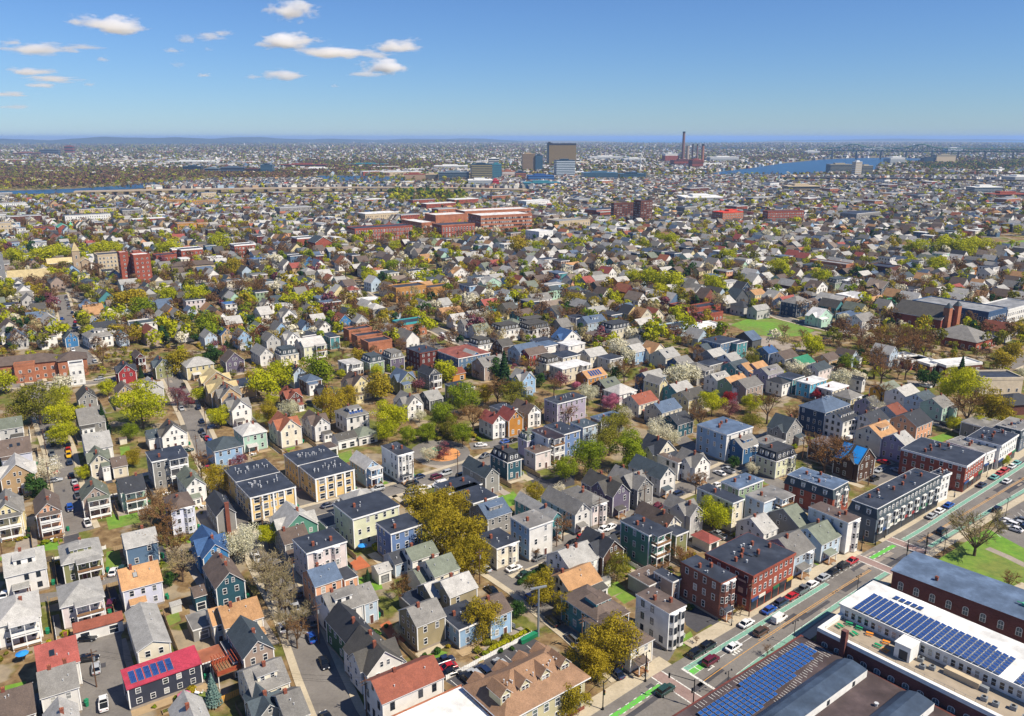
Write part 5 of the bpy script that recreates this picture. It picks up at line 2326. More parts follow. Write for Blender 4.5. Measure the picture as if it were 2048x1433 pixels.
    if wpos:
        st = MB()
        if len(wpos) > maxw:
            # the hundred that show largest stay separate, the others share one part
            wpos = wpos[::1]
            RNG.shuffle(wpos)
        for i, (bi, lx, ly, da, p, rot, ww, wh) in enumerate(wpos):
            ca_, sa2 = math.cos(da), math.sin(da)
            q = (lx + p[0] * ca_ - p[1] * sa2, ly + p[0] * sa2 + p[1] * ca_, p[2])
            if i < maxw:
                obj('window', WIN, root, q, rot + da, (ww, 1, wh))
            else:
                M = Matrix.Translation(q) @ Matrix.Rotation(rot + da, 4, 'Z')
                st.M = M
                st.add([(-ww / 2, -.05, 0), (ww / 2, -.05, 0), (ww / 2, -.05, wh), (-ww / 2, -.05, wh)], [(0, 1, 2, 3)], GLASSF)
        if st.v:
            st.M = None
            o = st.build('windows', root)
            o['kind'] = 'stuff'
    if extra:
        extra(root)
    reg(root, label, cat, group, (rc.x, rc.y), short, 1)
    return root


BKR = mat('brick_red', '9C4E3A', .85, 'brick')
BKO = mat('brick_orange', 'B07050', .85, 'brick')
BKY = mat('brick_yellow', 'C08C4A', .85, 'brick')
BKD = mat('brick_dark', '6A3C30', .85, 'brick')
STONE = mat('stone_tan', 'A3917A', .9)
STONEG = mat('stone_grey', '7D7F82', .9)
WHT = mat('wall_white', 'D6D6D2', .8)
BEI = mat('wall_beige', 'B8A88C', .8)
R_W = mat('membrane_white', 'C9C9C6', .6, 'membrane')
R_D = roofm('nv', True)
R_G = mat('membrane_grey', '7C7E80', .7, 'membrane')
R_B = roofm('br')
R_S = roofm('sl')
R_GN = roofm('sd')
GB = mat('glass_blue', '48697E', .25)
GD = mat('glass_dark', '2C4150', .2)
GRN = mat('copper_green', '4F9C80', .6)

big('apartment_tower', 'twin red brick apartment towers with recessed balconies between', 'apartment block',
    [(247, 573, 264, 568, ('y', 507), 9, 54), (266, 571, 276, 568, ('y', 516), 6, 54), (274, 574, 307, 564, ('y', 512), 12, 54), (274, 566, 290, 562, ('y', 505), 6, 54)], BKR, R_W, (3.2, 2.9, 1.2, 1.3), short='brick towers')
big('apartment_building', 'unfinished apartment building with white lower storeys beside the brick towers', 'apartment block', [(200, 553, 246, 543, ('y', 512), 16, 54)], BEI, R_D, (2.6, 3.0, 1.5, 1.7), short='unfinished building')
big('church', 'tan stone church with square tower and small spire', 'church',
    [(98, 547, 148, 536, 8, 11, 57, 'c'), (150, 550, 165, 546, ('y', 503), 5.5, 57, 'p'), (166, 549, 182, 544, 11, 14, 57, 'a')], STONE, roofm('sd'), (3.5, 5, 1.3, 2.6), short='tan stone church')
big('church', 'low stone church under a huge pale green roof', 'church', [(18, 574, 104, 566, 4.5, 20, 62, 'c'), (24, 577, 40, 575, 4.6, 6, 62, 'a'), (84, 571, 103, 568, 4.6, 6, 62, 'a')], STONE, roofm('sd'), (3.5, 4, 1.2, 2), short='green-roofed church')
big('church_tower', 'grey stone church tower cut by the frame beside the pale green roof', 'tower', [(-16, 568, 14, 562, ('y', 514), 10, 57)], STONEG, R_G, (4, 7, 1.2, 3), short='stone tower')
big('apartment_building', 'long low red brick block behind the twin towers', 'apartment block', [(315, 537, 356, 529, ('y', 513), 14, 54)], BKR, R_D, (3, 3, 1.2, 1.4))
big('apartment_building', 'red and white banded brick block with dark roof behind townhouses', 'apartment block', [(365, 529, 408, 519, ('y', 501), 16, 54), (347, 527, 360, 523, ('y', 500), 8, 54)], BKR, R_D, (3, 3, 1.4, 1.6), trim=TRIM)
big('apartment_building', 'tall red brick block with white cornice and square front', 'apartment block', [(471, 518, 512, 508, ('y', 492), 14, 54)], BKR, R_D, (3, 3.1, 1.5, 1.8), trim=TRIM)
big('townhouse_row', 'long brown-roofed townhouse row with balconies', 'townhouses', [(345, 555, 432, 543, ('y', 534), 12, 60, 'h')], BEI, R_B, (3, 2.8, 1.8, 1.6))
big('office_building', 'yellow brick four-storey building with long low wing', 'building', [(793, 606, 853, 598, ('y', 578), 13, 56), (856, 597, 905, 589, ('y', 578), 11, 56)], BKY, R_D, (2.8, 3.2, 1.4, 1.8), short='yellow brick building')
big('apartment_building', 'square red brick block with teal band around roof', 'apartment block', [(803, 676, 854, 664, ('y', 650), 11, 56)], BKO, R_D, (3.2, 3, 1.4, 1.3), trim=mat('teal_band', '3E9AA0', .6))
big('townhouse_row', 'three stepped flat-roofed brick blocks in a staggered row', 'townhouses', [(738, 712, 785, 702, 6.5, 10, 56), (716, 699, 768, 688, 6.5, 8, 56), (699, 686, 745, 676, 6.5, 8, 56)], BKO, R_D, (3.6, 3, 1.4, 1.3))
big('courthouse', 'brick hall with green pedimented roof and columned side wing', 'hall', [(632, 506, 664, 499, ('y', 486), 20, 54, 'a'), (596, 502, 632, 496, ('y', 478), 16, 54)], BKR, roofm('sl'), (3.4, 6.5, 1.4, 4), trim=TRIM, short='pedimented hall')
big('school_building', 'long red brick school with three storeys of tall windows', 'school', [(711, 486, 826, 470, ('y', 459), 24, 58)], BKR, R_D, (3.2, 4.4, 1.6, 2.8), short='red brick school')
big('school_building', 'orange brick school block with grey glass end and white roof', 'school', [(844, 468, 870, 464, ('y', 447), 50, 54)], BKO, R_W, (6, 4, 3.5, 2.4))
big('school_building', 'orange brick hall wing between the school blocks', 'school', [(872, 462, 935, 452, ('y', 432), 30, 58)], BKO, R_W, None)
big('school_building', 'red brick hall with orange columned portico in front of school', 'hall', [(884, 478, 950, 471, ('y', 452), 26, 60)], BKR, R_D, (3.6, 6, 1.6, 4.4), trim=BKO)
big('school_building', 'long orange brick school wing with white roof and ribbon windows', 'school', [(962, 472, 1064, 459, ('y', 433), 34, 62)], BKO, R_W, (2.4, 3.8, 2.1, 1.9), short='orange school wing')
big('school_building', 'orange brick rear school block with rooftop plant', 'school', [(930, 452, 1062, 441, ('y', 424), 30, 62)], BKO, R_W, (3, 4, 2, 1.8))
big('office_building', 'low tan stone building with columned front and grey roof', 'building', [(1118, 463, 1180, 454, ('y', 444), 26, 58)], BEI, R_G, (3.6, 4.2, 1.4, 3), short='tan stone building')
big('apartment_building', 'plain white block with few windows near the school', 'apartment block', [(1078, 489, 1106, 481, ('y', 465), 22, 50)], WHT, R_W, (4, 3.4, 1.2, 1.4))
big('apartment_tower', 'dark brick high-rise with taller red stair tower', 'apartment tower', [(1227, 446, 1276, 440, ('y', 408), 9, 70), (1280, 453, 1303, 446, ('y', 403), 16, 62)], BKD, R_D, (3.6, 2.9, 2.2, 1.3), short='dark brick high-rise')
big('apartment_tower', 'dark brick high-rise with white window stripes', 'apartment tower', [(1534, 451, 1606, 446, ('y', 424), 14, 78)], BKR, R_D, (3.2, 2.9, 1.8, 1.4), short='striped brick high-rise')
big('apartment_building', 'brick building with stepped bright red roofs', 'apartment block', [(1444, 452, 1485, 445, ('y', 426), 20, 62), (1456, 449, 1472, 445, ('y', 421), 8, 62)], BKO, mat('roof_scarlet', 'C8402C', .7), (3.6, 3, 2, 1.3), trim=mat('roof_scarlet', 'C8402C', .7))
big('apartment_building', 'cross-shaped red brick apartments among trees', 'apartment block', [(1402, 648, 1445, 637, ('y', 632), 9, 56), (1374, 641, 1390, 637, ('y', 618), 16, 56), (1392, 636, 1440, 627, ('y', 618), 9, 56)], BKR, R_D, (3, 3, 1.2, 1.5))
big('apartment_building', 'brick and cream apartments with bright white roof', 'apartment block', [(1398, 678, 1452, 668, ('y', 661), 14, 60)], BKO, R_W, (2.8, 2.9, 1.8, 1.6), trim=WHT, short='white-roofed apartments')
big('apartment_building', 'pale blue flat-roofed apartments joined to brick neighbour', 'apartment block', [(1340, 677, 1396, 669, ('y', 660), 12, 60)], mat('wall_paleblue', 'A9BDCB', .8), R_D, (2.8, 2.9, 1.4, 1.5))


def church_front(root):
    mb = MB()
    for u in (-5.2, 5.2):
        mb.box(u - 1.8, u + 1.8, -17.1, -13.7, 0, 16, BKO)
        mb.add([(u - 1.9, -17.2, 16), (u + 1.9, -17.2, 16), (u + 1.9, -13.6, 16), (u - 1.9, -13.6, 16), (u, -15.4, 19)], [(0, 1, 4), (1, 2, 4), (2, 3, 4), (3, 0, 4)], roofm('sl'))
    mb.build('turret', root)


big('church', 'large red brick church with two front turrets and slate roof', 'church', [(1878, 672, 1912, 655, ('y', 640), 29, 54, 'a')], BKR, roofm('dg'), (6, 8, 1.6, 4.5), short='brick church', extra=church_front)
big('apartment_building', 'brown brick flat-roofed block beyond the lime-green trees', 'apartment block', [(1690, 553, 1705, 547, ('y', 531), 34, 54)], BKO, R_G, (3, 3, 1.5, 1.5))
big('apartment_building', 'dark brown brick block next to bare trees', 'apartment block', [(1777, 561, 1799, 553, ('y', 537), 20, 54)], BKD, R_D, (3, 3, 1.5, 1.5))
big('office_building', 'dark blue glass and brick building on the square', 'office building', [(1972, 662, 2009, 651, ('y', 627), 46, 54)], mat('panel_blue', '3F5878', .5), R_G, (2.6, 3.4, 1.6, 2.2), short='blue office building')
big('office_building', 'pale panelled block with white fins beyond blue office', 'office building', [(2012, 648, 2070, 634, ('y', 622), 18, 54)], WHT, R_G, (2.6, 3.4, 1.6, 2))
big('shop_building', 'low grey-roofed brick shop with hipped wing', 'shop', [(1950, 704, 1990, 690, 5, 26, 54, 'h')], BKR, roofm('gr'), (4, 3.5, 2, 1.8))
big('shop_building', 'low maroon-walled shops with white flat roof', 'shop', [(1858, 748, 1888, 742, 4, 16, 70), (1890, 752, 1962, 741, 4.5, 10, 74)], BKD, R_W, (4, 3.5, 2, 1.8), trim=WHT)
big('brick_workshop', 'small brick workshop with white roof beside the shops', 'workshop', [(1820, 741, 1856, 732, 4, 14, 62)], BKR, R_W, (4, 3.5, 2, 1.8), trim=WHT)
big('office_building', 'long cream two-storey row with dark roof behind lime tree', 'row', [(1958, 789, 2042, 791, 7, 12, 88)], mat('wall_cream', 'C9BCA4', .8), R_D, (3.4, 3.2, 1.1, 1.6))
big('brick_building', 'dark hip-roofed maroon building cut by the photo edge', 'building', [(2018, 832, 2080, 826, 4.5, 12, 80, 'h')], BKD, roofm('ch'), None)
big('institution', 'long brown-roofed brick residence with wings', 'residence', [(-30, 771, 118, 749, 8.2, 12, 64, 'h'), (120, 757, 178, 744, 8.2, 12, 60, 'h'), (33, 768, 74, 762, 8.6, 4, 64)], BKO, R_B, (3.2, 2.9, 1.2, 1.4), short='brick residence')


def white_bay(root):
    mb = MB()
    mb.box(-4, 4, -3, 3, 0, 10, WHT)
    mb.build('bay_tower', root, (32, -6, 0))


big('bay_tower_building', 'white bay-fronted end block joined to brick residence', 'residence', [(143, 772, 172, 765, 9.6, 6, 60)], WHT, R_D, (2.2, 3, 1.3, 1.5))

big('church', 'red brick church with green copper spire in the far left town', 'church', [(118, 471, 140, 465, ('y', 456), 22, 56, 'a'), (141, 468, 148, 466, ('y', 452), 6, 56, 'p')], BKR, GRN, (4, 5, 1.3, 2.4), short='green-spired church')
big('office_building', 'tan and yellow four-storey building behind the large lime trees', 'building', [(357, 470, 395, 462, ('y', 449), 16, 58), (397, 461, 421, 456, ('y', 449), 14, 58)], BKY, R_G, (3, 3.2, 1.4, 1.8))
big('apartment_row', 'long tan brick apartment row near the highway', 'apartment row', [(336, 417, 370, 412, ('y', 401), 18, 70), (374, 417, 440, 408, ('y', 403), 18, 70)], BKY, R_G, (3.2, 3.2, 1.6, 1.8))
big('office_building', 'pale concrete block cut by the left frame edge', 'building', [(-30, 478, 26, 468, ('y', 450), 20, 58)], BEI, R_G, (3.2, 3.4, 1.8, 1.6))
big('school_building', 'low red brick school left of the green-spired church', 'school', [(64, 473, 112, 465, ('y', 458), 16, 60)], BKR, R_D, (3.2, 3.4, 1.4, 1.8))
# ---- the right-hand row along the avenue: mansard row, brick rows with shops
def fromtop(t, A, B, C, h):
    pa, pb, pc = (Vector(g(*P(t, q)[0], h)) for q in (A, B, C))
    return pa, pb, pc


def rowhouse(name, label, cat, t, A, B, C, h, wall, roof, win, short=None, mans=False, cornice=TRIM, shops=0, chim=4, az=None, rear=None, maxw=100, banner=False, bays=0):
    pa, pb, pc = fromtop(t, A, B, C, h)
    if az is None:
        az = math.degrees(math.atan2((pc - pb).x, (pc - pb).y))
    ux, uy = Vector(dirv(az)), Vector(dirv(az - 90))
    w, d = (pc - pb).dot(ux), (pa - pb).dot(uy)
    c = pb + ux * w / 2 + uy * d / 2
    root = thing(name, (c.x, c.y, 0), math.radians(90 - az))
    RECTS.append((c.x, c.y, az, w / 2, d / 2))
    X, Y = w / 2, d / 2
    mb = MB()
    hw = h - (2.7 if mans else 0)
    mb.box(-X, X, -Y, Y, 0, hw, wall)
    mb.build('wall', root)
    rb = MB()
    if mans:
        a = [(-X - .3, -Y - .3, hw + .02), (X + .3, -Y - .3, hw + .02), (X + .3, Y + .3, hw + .02), (-X - .3, Y + .3, hw + .02)]
        b = [(-X + .5, -Y + .5, h), (X - .5, -Y + .5, h), (X - .5, Y - .5, h), (-X + .5, Y - .5, h)]
        rb.add(a + b, [(0, 1, 5, 4), (1, 2, 6, 5), (2, 3, 7, 6), (3, 0, 4, 7), (3, 2, 1, 0)], roofm('sl'))
        rb.box(-X + .3, X - .3, -Y + .3, Y - .3, h + .003, h + .2, cornice)
        rb.add([(-X + .4, -Y + .4, h + .21), (X - .4, -Y + .4, h + .21), (X - .4, Y - .4, h + .21), (-X + .4, Y - .4, h + .21)], [(0, 1, 2, 3)], roof)
    else:
        rb.box(-X - .1, X + .3, -Y - .35, Y + .1, h - .6, h + .1, cornice, True)
        rb.add([(-X, -Y - .2, h + .11), (X + .2, -Y - .2, h + .11), (X + .2, Y, h + .11), (-X, Y, h + .11)], [(0, 1, 2, 3)], roof)
    ro = rb.build('roof', root)
    for k in range(chim):
        obj('chimney', CHIM, ro, ((-.85 + 1.7 * (k + .5) / chim) * X, RNG.uniform(-.3, .5) * Y, h + .1))
    for k in range(4):
        obj('skylight', SKYL, ro, (RNG.uniform(-.8, .8) * X, RNG.uniform(-.5, .5) * Y, h + .2))
    for k in range(5):
        obj('roof_vent', VENT, ro, (RNG.uniform(-.8, .8) * X, RNG.uniform(-.6, .6) * Y, h + .2))
    ph, pv, ww, wh = win
    fl = int(round((hw - .6) / pv))
    n = 0
    for nm, ln, rot, dist, pitch in (('front', w, 0, Y, ph), ('left', d, -math.pi / 2, X, ph * 1.25)):
        cols = max(1, int((ln - .8) / pitch))
        for k in range(1 if (shops and nm == 'front') else 0, fl):
            for q in range(cols):
                u = (q + .5) / cols * (ln - .6) - (ln - .6) / 2
                z = .5 + k * (hw - .6) / fl + .9
                p = (u, -dist, z) if nm == 'front' else (-dist, -u, z)
                if n < maxw:
                    obj('window', WIN, root, p, rot, (ww, 1, wh))
                n += 1
        if mans:
            for q in range(min(cols, 22)):
                u = (q + .5) / cols * (ln - 1.6) - (ln - 1.6) / 2
                p = (u, -dist + .25, hw + .55) if nm == 'front' else (-dist + .25, -u, hw + .55)
                dm = DORM
                do = obj('dormer', dm, root, p, rot)
                if n < maxw:
                    obj('window', WIN, do, (0, -.3, .15), 0, (.8, 1, 1.25))
    if shops:
        sm = MB()
        step = w / shops
        cols_ = ['2E4A7A', 'D8D4C8', '8A2E2A', '2E6A4A', '3A3A40', 'C8A24A', '5A4A7A']
        for k in range(shops):
            x0 = -X + k * step
            sm.box(x0 + .3, x0 + step - .3, -Y - .12, -Y - .002, .4, 2.7, GLASSF)
            sm.box(x0 + .15, x0 + step - .15, -Y - .3, -Y - .13, 2.85, 3.6, mat('shop_sign_' + cols_[k % 7], cols_[k % 7], .6), True)
        sm.build('shopfront', root)
    for k in range(bays):
        obj('bay_window', big_bay, root, (-X + (k + .5) * w / bays, -Y, 0))
    if banner:
        bm = MB()
        bm.box(-X - .1, -X - .002, -Y + 1.2, -Y + 4.4, 3.4, 8.4, mat('mural_maroon', '4E2430', .7), True)
        bm.box(-X - .13, -X - .103, -Y + 2.2, -Y + 3.6, 4.2, 5.6, mat('mural_pale', 'B89A8A', .7), True)
        bm.box(-X - .13, -X - .103, -Y + 1.6, -Y + 4.0, 7.2, 7.7, mat('mural_pale', 'B89A8A', .7), True)
        bm.build('mural', root)
    if rear:
        pass
    reg(root, label, cat, 'rows along the avenue', (c.x, c.y), short, 1)
    return root


dm_ = MB()
dm_.box(-.62, .62, -.3, .5, 0, 1.6, TRIM)
dm_.box(-.75, .75, -.42, .5, 1.603, 1.75, roofm('sl'))
DORM = dm_.mesh('dormer')
def _bb():
    mb = MB()
    pts = [(-1.1, 0), (-.75, -.65), (.75, -.65), (1.1, 0)]
    vs = [p + (2.9,) for p in pts] + [p + (7.2,) for p in pts]
    mb.add(vs, [(0, 1, 5, 4), (1, 2, 6, 5), (2, 3, 7, 6), (3, 0, 4, 7), (0, 3, 2, 1), (4, 5, 6, 7)], WHT)
    for z in (3.4, 5.6):
        mb.add([(-.55, -.67, z), (.55, -.67, z), (.55, -.67, z + 1.3), (-.55, -.67, z + 1.3)], [(0, 1, 2, 3)], GLASS)
        mb.add([(-1.04, -.14, z), (-.82, -.55, z), (-.82, -.55, z + 1.3), (-1.04, -.14, z + 1.3)], [(0, 1, 2, 3)], GLASS)
    return mb.mesh('bay_window')


big_bay = _bb()
rowhouse('brick_row', 'red brick commercial row with shops and faded maroon mural on its side', 'shop row', 'T4', (712, 348), (1010, 505), (1288, 352), 9.8, BKR, R_D, (1.9, 3.1, 1.0, 1.6), 'brick shop row', shops=6, chim=6, banner=True, cornice=BKR)
r_ = rowhouse('mansard_row', 'long black mansard row with white bays and dormers on avenue', 'row', 'T5', (326, 5), (515, 70), (936, -157), 10.2, mat('siding_slate', '5C6672', .8, 'clap'), R_D, (2.2, 3.0, 1.0, 1.7), 'mansard row', mans=True, shops=5, chim=6, bays=9)
rowhouse('brick_row', 'narrow brick-fronted end block next to mansard row', 'row', 'M5', (1120, 1110), (1196, 1150), (1270, 1118), 9, WHT, R_D, (2.0, 3.0, 1.1, 1.7), chim=1)
r_ = rowhouse('brick_mansard_row', 'red brick mansard row with white bays and orange brick end wall', 'row', 'M4', (1565, 1085), (1915, 1240), (2050, 1165), 8.8, BKR, roofm('bg', True), (3.0, 3.0, 1.1, 1.6), 'brick mansard row', mans=True, chim=3, bays=2)
rowhouse('brick_row', 'large brick commercial block with white cornice on avenue corner', 'commercial block', 'M5', (900, 890), (1400, 1065), (1555, 958), 9.2, BKR, R_D, (2.0, 3.0, 1.1, 1.7), 'brick corner block', chim=5, shops=4)
rowhouse('shop_row', 'white-fronted row with grey roof between brick blocks', 'row', 'M5', (1250, 850), (1565, 955), (1682, 905), 7.6, WHT, roofm('gr', True), (2.2, 2.9, 1.0, 1.5), chim=3, shops=3)
rowhouse('brick_row', 'brick and white three-storey row with dark roof near bend', 'row', 'M5', (1440, 800), (1692, 892), (1836, 798), 9.0, WHT, R_D, (2.0, 2.9, 1.0, 1.5), chim=4, shops=4)
rowhouse('mansard_row', 'grey mansard house cut by the right photo edge', 'row', 'M5', (1690, 690), (1868, 775), (1990, 700), 8.0, mat('siding_slate', '5C6672', .8, 'clap'), roofm('gr', True), (2.4, 2.8, 1.0, 1.5), mans=True, chim=2)

# the big tan dormered block by the junction
pB, pC, pT = Vector(g(*P('T3', (600, 1480))[0], 7.6)), Vector(g(*P('T3', (1250, 1172))[0], 7.6)), Vector(g(*P('T3', (938, 985))[0], 7.6))
azc = 52.0
ux, uy = Vector(dirv(azc)), Vector(dirv(azc - 90))
w = 21.0
d = (pT - pC).dot(uy)
cc = pC - ux * w / 2 + uy * d / 2
root = thing('apartment_building', (cc.x, cc.y, 0), math.radians(90 - azc))
RECTS.append((cc.x, cc.y, azc, w / 2, d / 2))
X, Y = w / 2 - .5, d / 2 - .5
mb = MB()
OLV = mat('siding_stone', 'B5AE8C', .8, 'clap')
mb.box(-X, X, -Y, Y, 0, 7.6, OLV)
mb.box(-X - .03, X + .03, -Y - .03, Y + .03, 0, 1.0, CHIMB)
mb.build('wall', root)
rb = MB()
TANR = mat('shingle_tan', '8E7058', .9, 'shingle')
o_, rise, rl = .8, 4.6, X - Y
rb.add([(-X - o_, -Y - o_, 7.6), (X + o_, -Y - o_, 7.6), (X + o_, Y + o_, 7.6), (-X - o_, Y + o_, 7.6), (-rl, 0, 7.6 + rise), (rl, 0, 7.6 + rise)],
       [(0, 1, 5, 4), (1, 2, 5), (2, 3, 4, 5), (3, 0, 4)], TANR)
rb.box(-X - o_, X + o_, -Y - o_, Y + o_, 7.3, 7.597, TRIM, True)
# rear gabled wings over the back eave
for u in (-7.5, -1.5, 3.5, 8.2):
    A_, B_ = gable_faces(MB(), u - 1.7, u + 1.7, Y - 4.0, Y + .9, 7.9, 1.3, 'a', None, TANR, .3)
    rb.slab(A_, .12, TANR, TRIM)
    rb.slab(B_, .12, TANR, TRIM)
ro = rb.build('roof', root)
for k in range(18):
    obj('roof_vent', VENT, ro, (RNG.uniform(-7, 7), RNG.uniform(-3.0, -.8), 7.6 + rise * .66), 0, (.6, .6, 1.2))
for u, v in ((-8, -1), (-3.4, -1), (1.6, -1), (6.6, -1)):
    dm = MB()
    yf = -Y * .62
    z0 = 7.6 + rise * .36
    dm.box(-1.2, 1.2, 0, 3.6, -1.0, 1.5, OLV)
    A_, B_ = gable_faces(dm, -1.2, 1.2, 0, 3.8, 1.5, 1.2, 'a', OLV, TANR, .3)
    dm.slab(A_, .1, TANR, TRIM)
    dm.slab(B_, .1, TANR, TRIM)
    do = dm.build('dormer', root, (u, yf, z0))
    obj('window', WIN, do, (-.45, -.0, .1), 0, (.8, 1, 1.3))
    obj('window', WIN, do, (.45, -.0, .1), 0, (.8, 1, 1.3))
for k in range(2):
    for q in range(7):
        obj('window', WIN, root, (-X + 1.6 + q * 2.8, -Y, 1.4 + 3.1 * k), 0, (1.3, 1, 1.8))
    for q in range(5):
        obj('window', WIN, root, (X, -Y + 2 + q * (2 * Y - 4) / 4, 1.4 + 3.1 * k), math.pi / 2, (1.1, 1, 1.7))
reg(root, 'large tan-roofed block with four gabled dormers beside the junction', 'apartment block', None, (cc.x, cc.y), 'tan-roofed block', 1)

# white flat-roofed brick hall at the bottom edge
pa, pb = Vector(g(*P('T3', (395, 1243))[0], 6)), Vector(g(*P('T3', (505, 1368))[0], 6))
azc = 54.0
ux, uy = Vector(dirv(azc)), Vector(dirv(azc - 90))
w, d = 22.0, 17.0
cc = pa - ux * w / 2 - uy * d / 2 + ux * .3
root = thing('brick_hall', (cc.x, cc.y, 0), math.radians(90 - azc))
RECTS.append((cc.x, cc.y, azc, w / 2, d / 2))
mb = MB()
mb.box(-w / 2, w / 2, -d / 2, d / 2, 0, 6, BKO)
mb.build('wall', root)
rb = MB()
rb.box(-w / 2 - .15, w / 2 + .15, -d / 2 - .15, d / 2 + .15, 5.8, 6.5, BKO, True)
rb.box(-w / 2 + .4, w / 2 - .4, -d / 2 + .4, d / 2 - .4, 6.503, 6.53, mat('membrane_bright', 'D2D2CE', .6, 'membrane'))
rb.build('roof', root)
reg(root, 'brick hall with bright white flat roof next to rust-roofed house', 'hall', None, (cc.x, cc.y), 'white-roofed hall', 1)


# ---- the three factory buildings along the near side of the avenue
def factory_frame(Lpx, h, az):
    p = Vector(g(*Lpx, h))
    return p, Vector(dirv(az)), Vector(dirv(az - 90))


# solar terrace building: local x along the long side (az 140.8), y towards the avenue's far end (az 50.8)
def arched_window():
    mb = MB()
    n = 6
    pts = [(-.5, 0), (.5, 0), (.5, .78)] + [(.5 * math.cos(math.pi * i / n), .78 + .22 * math.sin(math.pi * i / n)) for i in range(1, n)] + [(-.5, .78)]
    mb.add([(x, -.03, z) for x, z in pts], [tuple(range(len(pts)))], TRIM)
    pts2 = [(x * .84, .03 + z * .93) for x, z in pts]
    mb.add([(x, -.05, z) for x, z in pts2], [tuple(range(len(pts2)))], mat('glass_grey', '59666C', .25))
    mb.box(-.42, .42, -.07, -.052, .46, .5, TRIM)
    mb.box(-.02, .02, -.07, -.052, .02, .9, TRIM)
    return mb.mesh('window')


AWIN = arched_window()
az1 = 140.8
h1 = 8.6
pL, fx, fy = factory_frame((1635, 1255), h1, az1)
pTt = Vector(g(1760, 1171, h1 + 2.2))
LEN, WID = 96.0, (pTt - pL).dot(fy) + .5
fac = thing('factory_building', (pL.x, pL.y, 0), math.radians(90 - az1))
RECTS.append(((pL + fx * LEN / 2 + fy * WID / 2).x, (pL + fx * LEN / 2 + fy * WID / 2).y, az1, LEN / 2, WID / 2))
BKM = mat('brick_mill', '6E3A32', .85, 'brick')
TER = 9.0
mb = MB()
mb.box(0, LEN, 0, TER, 0, h1 - .9, BKM)
mb.box(0, LEN, TER + .002, WID, 0, h1 + 1.9, WHT)
mb.box(0, LEN, 0, .9, h1 - .898, h1, WHT)
mb.box(0, .9, .902, TER, h1 - .898, h1, WHT)
mb.build('wall', fac)
rb = MB()
rb.add([(.9, .9, h1 - .87), (LEN, .9, h1 - .87), (LEN, TER, h1 - .87), (.9, TER, h1 - .87)], [(0, 1, 2, 3)], mat('terrace_pavers', '9A8E7C', .9))
rb.box(-.3, LEN, TER - .35, WID + .3, h1 + 1.903, h1 + 2.3, mat('membrane_bright', 'D2D2CE', .6, 'membrane'), True)
ro = rb.build('roof', fac)
for k in range(44):
    obj('window', WIN, fac, (1.6 + k * 1.5, TER, h1 - .25), 0, (1.0, 1, 1.6))
for k in range(30):
    obj('window', AWIN, fac, (2.0 + k * 2.9, -.01, 3.9), 0, (1.35, 1, 2.1))
for k in range(2):
    obj('window', AWIN, fac, (-.01, 3 + k * 4, 3.6), -math.pi / 2, (1.8, 1, 2.8))
pan = 0
sp = MB()
for c in range(70):
    for r_ in range(8):
        u = 3.4 + c * 1.24
        v = TER + .5 + r_ * 1.13
        if c in (24, 25, 52) or r_ == 7 and 20 < c < 30:
            continue
        if v > WID - 1.5:
            continue
        if pan < 100:
            o = obj('solar_panel', PANEL, fac, (u, v, h1 + 2.62), 0, (1.02, .6, 1))
            o.rotation_euler = (0, math.radians(9), 0)
            pan += 1
        else:
            sp.M = Matrix.Translation((u, v, h1 + 2.62)) @ Matrix.Rotation(math.radians(9), 4, 'Y')
            sp.box(-.51, .51, -.5, .5, 0, .04, METAL)
            sp.add([(-.46, -.45, .043), (.46, -.45, .043), (.46, .45, .043), (-.46, .45, .043)], [(0, 1, 2, 3)], SOLAR)
sp.M = None
o = sp.build('solar_panels', fac)
o['kind'] = 'stuff'
for k in range(5):
    o = obj('solar_panel', PANEL, fac, (7 + k * 1.3, TER + 11.2, h1 + 2.62), 0, (1.1, .8, 1))
mb = MB()
mb.box(-1.6, 1.6, -1.9, 1.9, 0, 3.2, WHT)
mb.box(-1.7, 1.7, -2.0, 2.0, 3.2, 3.4, WHT)
mb.box(-.6, 1.1, -1.95, -1.902, .1, 2.2, GLASSF)
mb.box(-1.65, -1.602, -1.4, 1.2, .5, 2.3, GLASSF)
mb.build('stair_penthouse', fac, (16.2, 6.0, h1 - .86))
mb = MB()
mb.box(0, 6.5, 0, 1.3, 0, 1.3, BEI)
mb.box(6.5, 8, .2, 1.1, 0, 1.0, METAL)
mb.build('air_duct', fac, (23.6, 6.2, h1 - .86))
for u in (18.9, 20.2, 21.6, 32, 34, 36.5, 39, 42, 46, 50, 55):
    obj('rooftop_unit', HVAC, fac, (u, 4.0 + (u * 3 % 3), h1 - .86), .1, (.55, .6, .75))
mb = MB()
mb.box(-.55, .55, -.55, .55, 4, h1 + 2.6, BKM)
mb.build('chimney', fac, (6.2, -.3, 0))
mb = MB()
for k in range(18):
    mb.bar((1 + k * 1.9, 0, 0), (1 + k * 1.9, 0, 1.0), .03, METAL)
mb.bar((1, 0, 1.0), (33.3, 0, 1.0), .03, METAL)
mb.bar((1, 0, .5), (33.3, 0, .5), .02, METAL)
mb.bar((1, 0, 1.0), (1, 7.6, 1.0), .03, METAL)
mb.build('railing', fac, (0, 1.6, h1 - .86))
reg(fac, 'white-roofed brick factory with solar panels and picnic terrace', 'factory', None, tuple(pL + fx * 20), 'solar factory', 1)


def picnic(color):
    mb = MB()
    m_ = mat('picnic_' + color[0], color[1], .7)
    mb.box(-.9, .9, -.38, .38, .70, .75, m_, True)
    for s_ in (-1, 1):
        mb.box(-.9, .9, s_ * .75 - .14, s_ * .75 + .14, .42, .46, m_, True)
    for u in (-.6, .6):
        mb.bar((u, -.75, 0), (u, .1, .72), .04, m_)
        mb.bar((u, .75, 0), (u, -.1, .72), .04, m_)
    return mb.mesh('picnic_table')


